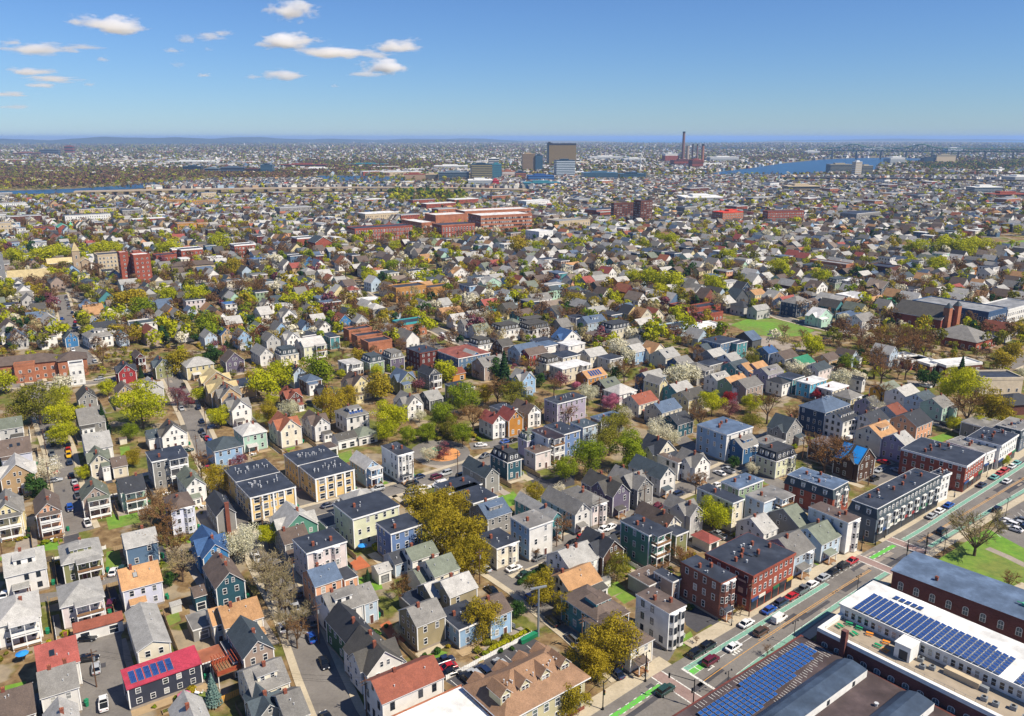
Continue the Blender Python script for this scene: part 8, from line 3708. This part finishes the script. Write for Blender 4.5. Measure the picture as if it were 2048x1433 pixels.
rng = random.Random(3)
PQ = [g(*P(t_, (x, y))[0]) + (h,) for t_, x, y, h in POLEPX]
for line, w in rlines[:13]:
    acc = 12.0
    for a, b in zip(line, line[1:]):
        A, B = Vector(a), Vector(b)
        dv = (B - A).normalized()
        Ls = (B - A).length
        while acc < Ls:
            p = A + dv * acc + Vector((-dv.y, dv.x)) * (w / 2 - .9)
            if w > 7 and 130 < p.y < 430 and abs(p.x) < p.y * .7 and min(math.hypot(p.x - q[0], p.y - q[1]) for q in PQ) > 22 and not rect_hit(p.x, p.y, 54, .3, .3):
                PQ.append((p.x, p.y, rng.uniform(9, 11)))
            acc += 30
        acc -= Ls
PP = []
for x_, y_, h in PQ:
    q = (x_, y_)
    utility_pole(q[0], q[1], h, math.radians(36))
    PP.append((q[0], q[1], h))
WIRE = mat('wire', '1A1A1A', .6)
for i, a in enumerate(PP):
    near = sorted((math.hypot(a[0] - b[0], a[1] - b[1]), j) for j, b in enumerate(PP) if j > i)
    for d_, j in near[:1]:
        if d_ < 75:
            b = PP[j]
            mb = MB()
            for off, zz in ((-.9, -.6), (.9, -.6), (0, -1.5)):
                pr = None
                for k in range(9):
                    f = k / 8
                    q = (a[0] + (b[0] - a[0]) * f + off * .6, a[1] + (b[1] - a[1]) * f + off * .6, (a[2] + zz) * (1 - f) + (b[2] + zz) * f - 4 * f * (1 - f) * d_ * .018)
                    if pr:
                        mb.bar(pr, q, .018, WIRE, 3)
                    pr = q
            o = mb.build('overhead_wires')
            reg(o, 'thin black overhead wires strung between two wooden poles', 'wires', 'overhead wires', ((a[0] + b[0]) / 2, (a[1] + b[1]) / 2))


def lamp(x, y, rz, h=6.0):
    mb = MB()
    mb.cyl(0, 0, 0, .5, .16, BLACKM, 8)
    mb.cyl(0, 0, .5, h, .07, BLACKM, 7)
    t = mb.build('street_lamp', None, (x, y, .14), rz)
    mb = MB()
    for s_ in (-1, 1):
        mb.bar((0, 0, h - .2), (s_ * .9, 0, h + .1), .035, BLACKM, 5)
        mb.cyl(s_ * .95, 0, h - .25, h + .1, .2, BLACKM, 8, .08)
    mb.build('lamp_head', t)
    reg(t, 'black double-headed street lamp', 'street lamp', 'street lamps along the avenue', (x, y))


for t_, x, y in (('T4', 770, 1262), ('T4', 1245, 945), ('T5', 372, 645), ('T4', 335, 1200), ('T5', 560, 255), ('T5', 955, 330), ('T5', 1360, 110), ('M5', 1335, 1340), ('M5', 1600, 1170), ('T4', 985, 900)):
    q = g(*P(t_, (x, y))[0])
    s, n = along(Vector(q))
    if smooth(RR, s) < n < smooth(LR, s):
        q = av(s, 0 if n < (smooth(RR, s) + smooth(LR, s)) / 2 else 1, -.8 if n < (smooth(RR, s) + smooth(LR, s)) / 2 else .8)
    lamp(q[0], q[1], math.radians(38))


def signal(x, y, rz, arm, lab):
    mb = MB()
    mb.cyl(0, 0, 0, .4, .25, BLACKM, 8)
    mb.cyl(0, 0, .4, 6.4, .12, BLACKM, 8, .1)
    t = mb.build('traffic_signal', None, (x, y, .14), rz)
    mb = MB()
    if arm:
        mb.bar((0, 0, 6.0), (arm, 0, 6.4), .09, BLACKM, 6, .05)
        mb.build('mast_arm', t)
    LG = [mat('signal_lens_' + n_, c_, .3) for n_, c_ in (('red', '7A1A18'), ('amber', '8A6A1A'), ('green', '1A6A4A'))]
    for u, z in (((arm, 5.5), (0.35, 3.2)) if arm else ((.3, 3.4), (-.3, 3.2))):
        mb = MB()
        mb.box(-.17, .17, -.15, .15, 0, 1.05, BLACKM, True)
        for k in range(3):
            mb.cyl(0, -.16, .12 + .32 * k, .3 + .32 * k, .1, LG[2 - k], 8)
        mb.build('signal_head', t, (u, 0, z))
    reg(t, lab, 'traffic signal', 'traffic signals at the junctions', (x, y), None, 1)


for t_, x, y, az, arm, lab in (('T3', 1342, 1392, 40, 6.5, 'black mast-arm traffic signal at the bottom junction by the tan block'), ('T4', 615, 1375, -70, 5.0, 'black mast-arm traffic signal before the solar depot'),
                               ('T4', 300, 1205, 20, 0, 'short black traffic signal on the corner by the white steps'), ('T5', 405, 340, 20, 0, 'short black traffic signal outside the white three-storey house'),
                               ('T5', 498, 300, 20, 0, 'short black traffic signal by the mansard row end'), ('T5', 828, 360, 20, 0, 'short black traffic signal at the park corner'), ('T5', 700, 410, 20, 0, 'short black traffic signal at the mill corner')):
    q = g(*P(t_, (x, y))[0])
    signal(q[0], q[1], math.radians(90 - az), arm, lab)
# the tall steel pole with a T-shaped head
q = g(*P('T3', (915, 905))[0])
mb = MB()
mb.cyl(0, 0, 0, 12.4, .28, METAL, 10, .2)
t = mb.build('steel_pole', None, (q[0], q[1], 0), math.radians(20))
mb = MB()
mb.box(-1.9, 1.9, -.25, .25, 12.4, 12.7, METAL, True)
mb.build('crosshead', t)
reg(t, 'tall pale steel pole with T-shaped head beside the car park', 'pole', None, q, None, 1)

# ---------------------------------------------------------------- fences, sheds, bins, shrubs, garden things
FW = {'wood': (WOODL, 1.5), 'white': (TRIM, 1.2), 'dark': (mat('fence_dark', '5A5048', .9), 1.6), 'yellow': (mat('fence_new', 'C8964A', .8), 1.6)}


def fence(a, b, kind, label=None):
    A, B = Vector(a), Vector(b)
    L = (B - A).length
    m_, h = FW[kind]
    mb = MB()
    n = max(2, int(L / 2.2))
    for k in range(n + 1):
        mb.box(L * k / n - .06, L * k / n + .06, -.06, .06, 0, h + .1, m_)
    k = 0.0
    while k < L - .3:
        mb.box(k + .02, k + .42, -.02, .02, .08, h - .04 * ((int(k * 7) % 3)), m_)
        k += .46
    mb.box(0, L, .021, .06, .4, .5, m_)
    mb.box(0, L, .021, .06, h - .35, h - .25, m_)
    d = (B - A)
    o = mb.build('garden_fence', None, (A.x, A.y, 0), math.atan2(d.y, d.x))
    reg(o, label or {'wood': 'weathered board fence', 'white': 'white picket fence', 'dark': 'dark stained board fence', 'yellow': 'new yellow timber fence'}[kind], 'fence', 'fences between the yards', ((A.x + B.x) / 2, (A.y + B.y) / 2))


def clear(a, b):
    for k in range(9):
        f = k / 8
        x, y = a[0] + (b[0] - a[0]) * f, a[1] + (b[1] - a[1]) * f
        if rect_hit(x, y, 54, .2, .2) or on_road(x, y, .3):
            return False
    return True


rng = random.Random(9)
nf = 0
for r in recs:
    c, base, w, d = r[12]
    if c.y > 345 or r[4] < 4.3:
        continue
    ux, uy = Vector(dirv(base)), Vector(dirv(base - 90))
    for side in range(3):
        if side == 0:
            a, b = c + uy * (d / 2 + 4.5) - ux * (w / 2 + 2), c + uy * (d / 2 + 4.5) + ux * (w / 2 + 2)
        elif side == 1:
            a, b = c + ux * (w / 2 + 1.9) - uy * (d / 2 - 1), c + ux * (w / 2 + 1.9) + uy * (d / 2 + 4.4)
        else:
            a, b = c - ux * (w / 2 + 2.0) - uy * (d / 2 + 5), c - ux * (w / 2 + 2.0) + uy * (1)
        if rng.random() < .75 and clear(a, b) and nf < 200:
            fence(tuple(a), tuple(b), rng.choice(('wood', 'wood', 'dark', 'white')))
            nf += 1
fence(g(*P('T1', (1410, 1375))[0]), g(*P('T1', (1590, 1290))[0]), 'yellow')
fence(g(*P('T3', (305, 1195))[0]), g(*P('T3', (870, 900))[0]), 'white')

SHR = [quadmesh('foliage', (lambda p: quads(p[0] * np.array([.9, .9, .62]) + np.array([0, 0, .5]), .2, p[1]))(crown_points(500, 7, .8, s_, .3, .5, (.35, .6))), [LEAF[k]]) for s_, k in ((1, 'green'), (2, 'dark'), (3, 'oliveg'), (4, 'lime'), (5, 'olive'))]
SN = ['green garden shrub', 'dark green garden shrub', 'olive garden shrub', 'yellow-green garden shrub', 'golden garden shrub']


def shrub(x, y, i, s):
    o = obj('garden_shrub', SHR[i], None, (x, y, 0), x, (s, s, s))
    reg(o, SN[i], 'shrub', 'shrubs in the yards', (x, y))


ns = 0
for r in recs:
    c, base, w, d = r[12]
    if c.y > 345 or r[4] < 4.3:
        continue
    ux, uy = Vector(dirv(base)), Vector(dirv(base - 90))
    for k in range(6):
        q = c + ux * rng.uniform(-w / 2 - 1, w / 2 + 1) + (uy * (-d / 2 - rng.uniform(1.2, 5)) if rng.random() < .7 else uy * (d / 2 + rng.uniform(1.2, 4)))
        if not rect_hit(q.x, q.y, 54, .7, .7) and not on_road(q.x, q.y, .5) and ns < 245:
            shrub(q.x, q.y, rng.randrange(5), rng.uniform(.6, 1.7))
            ns += 1
for k in range(12):       # yellow shrubs in a row by the car park, ivy bank by the playground
    q = g(*P('T3', (600 + k * 22, 1000 - k * 11))[0])
    shrub(q[0], q[1], 3, 1.1)
for k in range(26):
    q = g(*P('M3', (20 + k * 27 + rng.uniform(-10, 10), 760 + (k % 4) * 22))[0])
    shrub(q[0], q[1], rng.choice((0, 2, 4)), rng.uniform(1.4, 2.2))
for k in range(9):
    q = g(*P('T3', (790 + k * 20, 560 - k * 12))[0])
    shrub(q[0], q[1], 1, 1.5)


def wheelie():
    mb = MB()
    loft(mb, [[(-.24, -.3, .05), (.24, -.3, .05), (.24, .3, .05), (-.24, .3, .05)], [(-.3, -.36, .95), (.3, -.36, .95), (.3, .36, .95), (-.3, .36, .95)]], GREENBOX)
    mb.slab([(-.33, -.4, .98), (.33, -.4, .98), (.33, .38, 1.08), (-.33, .38, 1.08)], .05, GREENBOX)
    return mb.mesh('wheelie_bin')


WB = wheelie()
nb = 0
for r in recs:
    c, base, w, d = r[12]
    if c.y > 300 or r[4] < 4.3 or rng.random() < .45:
        continue
    ux, uy = Vector(dirv(base)), Vector(dirv(base - 90))
    for k in range(2):
        q = c + ux * (w / 2 + 1.0) - uy * (d / 2 - 1.5 - k * .9)
        if not rect_hit(q.x, q.y, 54, .3, .3):
            o = obj('wheelie_bin', WB, None, (q.x, q.y, 0), rng.uniform(0, 6))
            reg(o, 'green wheeled rubbish bin', 'rubbish bin', 'bins beside the houses', (q.x, q.y))
for k in range(9):
    q = g(*P('T3', (812 + k * 11, 952 - k * 6))[0])
    o = obj('wheelie_bin', WB, None, (q[0], q[1], 0), .3, (1.3, 1.3, 1.2))
    reg(o, 'green rubbish bin in the row at the car park end', 'rubbish bin', 'bins at the car park', (q[0], q[1]))


def shed(t_, x, y, az, wc, rc, sz=(2.4, 2.0)):
    q = g(*P(t_, (x, y))[0])
    if rect_hit(q[0], q[1], az, sz[0] / 2, sz[1] / 2):
        return
    t = thing('garden_shed', (q[0], q[1], 0), math.radians(90 - az))
    mb = MB()
    X, Y = sz[0] / 2, sz[1] / 2
    mb.box(-X, X, -Y, Y, 0, 2.0, wallm(wc))
    A_, B_ = gable_faces(mb, -X, X, -Y, Y, 2.0, .6, 'c', wallm(wc), roofm(rc), .15)
    mb.build('wall', t)
    rb = MB()
    rb.slab(A_, .06, roofm(rc), TRIM)
    rb.slab(B_, .06, roofm(rc), TRIM)
    rb.build('roof', t)
    reg(t, 'small %s garden shed' % WALLS[wc][0], 'shed', 'sheds in the yards', q)
    RECTS.append((q[0], q[1], az, X, Y))


for a in (('T1', 1165, 735, 54, 'lg', 'lg'), ('T3', 40, 950, 54, 'tn', 'lb' if 0 else 'bg'), ('T4', 30, 570, 54, 'wh', 'gr'), ('M2', 935, 840, 54, 'wh', 'pg'), ('T1', 560, 1200, 54, 'gy', 'sl'), ('M1', 1010, 850, 54, 'cr', 'br'),
          ('T2', 1350, 945, 54, 'lb', 'pg'), ('M4', 1100, 1015, 54, 'br', 'sl')):
    shed(*a)

mb = MB()
mb.cyl(0, 0, .68, .73, .55, TRIM, 10)
mb.cyl(0, 0, 0, .68, .05, METAL, 6)
for k in range(4):
    a = 1.57 * k
    cx_, cy_ = .95 * math.cos(a), .95 * math.sin(a)
    mb.box(cx_ - .22, cx_ + .22, cy_ - .22, cy_ + .22, .4, .45, TRIM, True)
    mb.bar((cx_ + .2 * math.cos(a), cy_ + .2 * math.sin(a), .45), (cx_ + .26 * math.cos(a), cy_ + .26 * math.sin(a), .95), .09, TRIM)
    for s_ in (-.17, .17):
        mb.bar((cx_ + s_, cy_, 0), (cx_ + s_, cy_, .42), .025, TRIM)
TBL = mb.mesh('patio_table')
mb = MB()
for x0, x1, y0, y1 in ((-1.3, 1.3, -.7, -.62), (-1.3, 1.3, .62, .7), (-1.3, -1.22, -.62, .62), (1.22, 1.3, -.62, .62)):
    mb.box(x0, x1, y0, y1, 0, .4, WOODL)
mb.box(-1.21, 1.21, -.61, .61, 0, .32, mat('garden_soil', '4A3828', .95))
for k in range(9):
    mb.box(-1.1 + k * .25, -1.0 + k * .25, -.4, .4, .321, .4, LEAF['green'])
BED = mb.mesh('raised_bed')
rng = random.Random(55)
for r in recs:
    c, base, w, d = r[12]
    if c.y > 300 or r[4] < 4.3:
        continue
    ux, uy = Vector(dirv(base)), Vector(dirv(base - 90))
    for me, nm, lb, ct, gp in ((TBL, 'patio_table', 'white patio table with four chairs', 'patio table', 'patio tables in the yards'), (BED, 'raised_bed', 'timber-edged raised vegetable bed', 'raised bed', 'raised beds in the yards')):
        q = c + ux * rng.uniform(-w / 2, w / 2) - uy * (d / 2 + rng.uniform(2.5, 5.5))
        if rng.random() < .45 and not rect_hit(q.x, q.y, 54, 1.4, 1.2) and not on_road(q.x, q.y, .8):
            o = obj(nm, me, None, (q.x, q.y, 0), math.radians(90 - base + rng.choice((0, 90))))
            reg(o, lb, ct, gp, (q.x, q.y))

# pergola deck, red pergola of the charcoal modern house's neighbour
q = g(*P('T1', (1505, 1190))[0])
t = thing('roof_deck', (q[0], q[1], 0), math.radians(36))
mb = MB()
mb.box(-2.4, 2.4, -2.2, 2.2, 2.9, 3.1, WOODP, True)
DK = mat('cedar', '9A4A30', .8)
for s_ in (-1, 1):
    mb.box(-2.4, 2.4, s_ * 2.2 - .04, s_ * 2.2 + .04, 3.1, 4.1, DK, True)
    mb.box(s_ * 2.4 - .04, s_ * 2.4 + .04, -2.15, 2.15, 3.1, 4.1, DK, True)
for u in (-2.2, 2.2):
    for v in (-2.0, 2.0):
        mb.box(u - .08, u + .08, v - .08, v + .08, 0, 2.9, TRIM)
mb.build('deck', t)
mb = MB()
for k in range(9):
    mb.box(-2.4 + k * .6, -2.3 + k * .6, -2.3, 2.3, 5.2, 5.35, DK, True)
for u in (-2.2, 2.2):
    for v in (-2.0, 2.0):
        mb.box(u - .06, u + .06, v - .06, v + .06, 3.1, 5.2, DK)
mb.build('pergola', t)
reg(t, 'cedar roof deck with slatted pergola behind the taupe gabled house', 'deck', None, q, None, 1)


def parasol(t_, x, y, c, lab):
    q = g(*P(t_, (x, y))[0])
    mb = MB()
    mb.cyl(0, 0, 0, 2.3, .04, METAL, 6)
    t = mb.build('garden_parasol', None, (q[0], q[1], 0))
    mb = MB()
    mb.cyl(0, 0, 2.0, 2.5, 1.35, mat('parasol_' + c[0], c[1], .7), 8, .05)
    mb.build('canopy', t)
    reg(t, lab, 'parasol', None, q, None, 1)


parasol('T1', 155, 1070, ('blue', '2A86D0'), 'blue garden parasol in the cluttered yard near the red half-roof')
parasol('T2', 1078, 345, ('blue', '2A86D0'), 'blue parasol in the yard behind the pale pink triple-decker')
parasol('T1', 1225, 1345, ('pink', 'C86A8A'), 'pink garden parasol behind the charcoal modern house')

# playground: coloured frame with slide
q = g(*P('M3', (310, 960))[0])
t = thing('playground_frame', (q[0], q[1], 0), .5)
mb = MB()
PG, PO = mat('play_green', '1FA06A', .5), mat('play_orange', 'D8702A', .5)
for u in (-1.5, 1.5):
    for v in (-1.5, 1.5):
        mb.cyl(u, v, 0, 3.0, .07, PO, 6)
mb.box(-1.5, 1.5, -1.5, 1.5, 1.3, 1.42, PO, True)
mb.build('frame', t)
mb = MB()
mb.add([(-1.8, -1.8, 3), (1.8, -1.8, 3), (1.8, 1.8, 3), (-1.8, 1.8, 3), (0, 0, 4)], [(0, 1, 4), (1, 2, 4), (2, 3, 4), (3, 0, 4), (3, 2, 1, 0)], PG)
mb.build('canopy', t)
mb = MB()
mb.slab([(1.5, -.5, 1.4), (1.5, .5, 1.4), (4.2, .5, .3), (4.2, -.5, .3)][::-1], .1, PO)
mb.build('slide', t)
reg(t, 'playground climbing frame with green canopy and orange slide', 'playground frame', None, q, None, 1)

# a few walkers on the sidewalks
SKIN = mat('skin', 'B88A70', .6)


def person(x, y, top, legs, lab, rz):
    mb = MB()
    T_, L_c, HR = mat('cloth_' + top[0], top[1], .9), mat('cloth_' + legs[0], legs[1], .9), mat('hair', '2E2218', .9)
    n = 10
    prof = [(0.05, .10, .13, L_c), (.5, .12, .15, L_c), (.86, .13, .19, L_c), (.95, .13, .19, T_), (1.2, .13, .2, T_), (1.42, .12, .22, T_), (1.48, .07, .1, SKIN), (1.53, .06, .07, SKIN), (1.6, .09, .085, SKIN), (1.7, .1, .09, HR), (1.76, .05, .05, HR)]
    body = MB()
    for (z0, a0, b0, m0), (z1, a1, b1, m1) in zip(prof[3:], prof[4:]):
        vs = [(a0 * math.cos(6.283 * i / n), b0 * math.sin(6.283 * i / n), z0) for i in range(n)] + [(a1 * math.cos(6.283 * i / n), b1 * math.sin(6.283 * i / n), z1) for i in range(n)]
        body.add(vs, [(i, (i + 1) % n, (i + 1) % n + n, i + n) for i in range(n)], m1)
    for s_ in (-1, 1):
        body.bar((0, s_ * .09, .97), (s_ * .06 + .03, s_ * .1, .52), .095, L_c, 7, .07)
        body.bar((s_ * .06 + .03, s_ * .1, .52), (s_ * .2, s_ * .1, .04), .07, L_c, 7, .045)
        body.bar((s_ * .2 - .04, s_ * .1, .04), (s_ * .2 + .18, s_ * .1, .04), .045, BLACKM, 6, .035)
        body.bar((0, s_ * .2, 1.4), (-s_ * .08, s_ * .26, 1.12), .05, T_, 6, .042)
        body.bar((-s_ * .08, s_ * .26, 1.12), (-s_ * .16 + .12, s_ * .25, .88), .042, T_, 6, .03)
        body.bar((-s_ * .16 + .12, s_ * .25, .88), (-s_ * .16 + .16, s_ * .25, .78), .035, SKIN, 6, .02)
    o = body.build('person', None, (x, y, .15), rz)
    reg(o, lab, 'person', 'people on the sidewalk', (x, y), None, 1)


CL = [(('red', 'A82A2A'), ('dark', '22242A')), (('blue', '3A5A9A'), ('khaki', '8A7C5E')), (('white', 'D8D8D8'), ('dark', '22242A'))]
for (t_, x, y), (a, b), lab in zip((('T4', 298, 1165), ('T5', 690, 130), ('M5', 1300, 1330)), CL,
                                   ('person in orange-red top standing at the near junction corner', 'person in blue top and khaki trousers by the mansard row', 'person in white top on the sidewalk by the brick corner block')):
    q = g(*P(t_, (x, y))[0])
    person(q[0], q[1], a, b, lab, 1.0)


# ---------------------------------------------------------------- clouds and haze
def cloud_mat(seed, soft):
    m = bpy.data.materials.new('cloud_vapour')
    m.use_nodes = True
    t = m.node_tree
    t.nodes.clear()
    out = N(t, 'ShaderNodeOutputMaterial')
    pv = N(t, 'ShaderNodeVolumePrincipled')
    pv.inputs['Color'].default_value = (1, 1, 1, 1)
    pv.inputs['Anisotropy'].default_value = 0.2
    tc = N(t, 'ShaderNodeTexCoord')
    mp = N(t, 'ShaderNodeMapping')
    mp.inputs['Location'].default_value = (seed * 3.1, seed * 1.7, seed)
    t.links.new(tc.outputs['Object'], mp.inputs[0])
    nz = N(t, 'ShaderNodeTexNoise')
    nz.inputs['Scale'].default_value = 2.1
    nz.inputs['Detail'].default_value = 6
    nz.inputs['Roughness'].default_value = .6
    t.links.new(mp.outputs[0], nz.inputs['Vector'])
    ln = N(t, 'ShaderNodeVectorMath', operation='LENGTH')
    t.links.new(tc.outputs['Object'], ln.inputs[0])
    # flatter below: distance grows faster under the middle
    sx = N(t, 'ShaderNodeSeparateXYZ')
    t.links.new(tc.outputs['Object'], sx.inputs[0])
    neg = N(t, 'ShaderNodeMath', operation='MULTIPLY')
    neg.inputs[1].default_value = -.55
    t.links.new(sx.outputs[2], neg.inputs[0])
    mx = N(t, 'ShaderNodeMath', operation='MAXIMUM')
    mx.inputs[1].default_value = 0
    t.links.new(neg.outputs[0], mx.inputs[0])
    sm = N(t, 'ShaderNodeMath', operation='ADD')
    t.links.new(ln.outputs['Value'], sm.inputs[0])
    t.links.new(mx.outputs[0], sm.inputs[1])
    a = N(t, 'ShaderNodeMath', operation='MULTIPLY_ADD')
    a.inputs[1].default_value = 2.6
    t.links.new(nz.outputs['Fac'], a.inputs[0])
    k = N(t, 'ShaderNodeMath', operation='MULTIPLY')
    k.inputs[1].default_value = -1.25
    t.links.new(sm.outputs[0], k.inputs[0])
    k2 = N(t, 'ShaderNodeMath', operation='ADD')
    k2.inputs[1].default_value = -.62
    t.links.new(k.outputs[0], k2.inputs[0])
    t.links.new(k2.outputs[0], a.inputs[2])
    cl = N(t, 'ShaderNodeMath', operation='MAXIMUM')
    cl.inputs[1].default_value = 0
    t.links.new(a.outputs[0], cl.inputs[0])
    de = N(t, 'ShaderNodeMath', operation='MULTIPLY')
    de.inputs[1].default_value = soft
    t.links.new(cl.outputs[0], de.inputs[0])
    t.links.new(de.outputs[0], pv.inputs['Density'])
    t.links.new(pv.outputs[0], out.inputs['Volume'])
    return m


CLOUDS = [(222, 54, 82, 26, 1), (585, 25, 62, 32, 1.2), (575, 86, 78, 20, 1), (668, 108, 82, 18, .9), (792, 96, 62, 20, .7), (768, 136, 62, 20, .8), (75, 100, 88, 20, .6), (420, 76, 40, 12, .4), (372, 80, 28, 13, .4), (348, 103, 26, 8, .4),
          (60, 145, 60, 12, .5), (565, 152, 62, 16, .4), (408, 152, 20, 7, .4), (206, 120, 18, 9, .35), (84, 172, 40, 8, .4), (180, 170, 18, 7, .2), (670, 173, 12, 5, .3), (418, 100, 14, 7, .2), (110, 160, 70, 9, .35), (20, 190, 50, 8, .25), (445, 68, 30, 8, .5), (505, 155, 22, 7, .35), (735, 150, 50, 10, .3), (745, 112, 60, 9, .4), (620, 102, 50, 9, .35), (165, 95, 60, 9, .25), (30, 215, 40, 7, .12), (355, 132, 22, 10, .15)]
for i, (x, y, rx, ry, dn) in enumerate(CLOUDS):
    v = (716.5 - y) / F
    el = math.atan2(-SP + v * CP, CP + v * SP)
    alt = 1500.0
    D = (alt - HC) / math.tan(el)
    X = (x - 1024) / F * (CP + 0 * v) * D * 1.0 / (CP + v * SP)
    X = ((x - 1024) / F) / (CP + v * SP) * D
    sl = math.hypot(D, alt)
    a, b = rx * sl / F * 1.15, ry * sl / F * 1.25
    me = bpy.data.meshes.new('cloud')
    import bmesh
    bm = bmesh.new()
    bmesh.ops.create_icosphere(bm, subdivisions=3, radius=1.0)
    bm.to_mesh(me)
    bm.free()
    me.materials.append(cloud_mat(i + 1, .028 * dn))
    o = obj('cloud', me, None, (X, D, alt), 0, (a, a * .8, b))
    o['kind'] = 'stuff'

mb = MB()
mb.box(-60500, 60500, -320, 90500, -3, 165, GROUND, True)
hz = mb.mesh('haze')
hm = bpy.data.materials.new('haze_air')
hm.use_nodes = True
t = hm.node_tree
t.nodes.clear()
out = N(t, 'ShaderNodeOutputMaterial')
pv = N(t, 'ShaderNodeVolumePrincipled')
pv.inputs['Color'].default_value = (.36, .56, .93, 1)
pv.inputs['Density'].default_value = 5.6e-5
pv.inputs['Anisotropy'].default_value = 0.0
t.links.new(pv.outputs[0], out.inputs['Volume'])
hz.materials.clear()
hz.materials.append(hm)
o = obj('haze', hz)
o['kind'] = 'stuff'

# ---------------------------------------------------------------- labels: each singles out one thing
from collections import Counter, defaultdict
LM = [r for r in REG if r['short'] and r['o'].location is not None]
pos = lambda r: r['pos']
cnt_short = Counter(r['short'] for r in LM)


def art(s):
    return s


full = {}
bycount = Counter(r['base'] for r in REG)
used = set()
pend = []
for r in REG:
    if bycount[r['base']] == 1:
        r['label'] = r['base']
        used.add(r['base'])
    else:
        pend.append(r)
pend.sort(key=lambda r: r['pos'][1])
for r in pend:
    near = sorted(((math.hypot(q['pos'][0] - r['pos'][0], q['pos'][1] - r['pos'][1]), k) for k, q in enumerate(LM) if q is not r), key=lambda z: z[0])[:9]
    nn = [LM[k] for _, k in near]
    opts = []
    for q in nn[:3]:
        dx_, dy_ = r['pos'][0] - q['pos'][0], r['pos'][1] - q['pos'][1]
        rel = 'beside' if abs(dy_) < 7 else ('behind' if dy_ > 0 else 'in front of')
        opts.append('%s %s the %s' % (r['base'], rel, q['short']))
    seen = []
    for q in nn[:7]:
        if q['short'] not in seen:
            seen.append(q['short'])
    for a in range(len(seen)):
        for b in range(a + 1, len(seen)):
            opts.append('%s between the %s and the %s' % (r['base'], seen[a], seen[b]))
    xpx, ypx = proj(r['pos'][0], r['pos'][1], 0)
    far_ = ' near the top of the town' if ypx < 600 else ''
    base2 = r['base'].replace(' and dormer', '').replace(' and front porch', '').replace(' and stacked porches', '').replace(' and bay windows', '').replace(' and bay window', '').replace(' with ', ', ').replace(' roof', '-roofed')
    for a in range(min(6, len(seen))):
        for b in range(a + 1, min(7, len(seen))):
            for c in range(b + 1, min(7, len(seen))):
                opts.append('%s near the %s, %s and %s' % (r['base'], seen[a], seen[b], seen[c]))
    lab = None
    for o_ in opts:
        if len(o_.split()) > 16:
            continue
        if o_ not in used:
            lab = o_
            break
    if lab is None:
        zone = 'left' if xpx < 683 else 'middle' if xpx < 1365 else 'right'
        for extra_ in ('in the %s of the photo' % zone, 'towards the %s edge of the photo' % zone):
            q = '%s %s' % (' '.join(r['base'].split()[:9]), extra_)
            if q not in used:
                lab = q
                break
    if lab is None:
        lab = opts[0] if opts else r['base']
        lab = ' '.join(lab.split()[:16])
    used.add(lab)
    r['label'] = lab
for r in REG:
    lb = r['label']
    if len(lb.split()) < 4:
        lb += ' beside the houses' if len(lb.split()) < 3 else ' nearby'
    r['o']['label'] = lb
    r['o']['category'] = r['cat']
    if r['group']:
        r['o']['group'] = r['group']
dups = [k for k, v in Counter(r['o']['label'] for r in REG).items() if v > 1]
print('things', len(REG), 'objects', len(bpy.data.objects), 'houses', NH[0], 'trees', NT, 'merged trees', cnt, 'duplicate labels', len(dups), dups[:6])
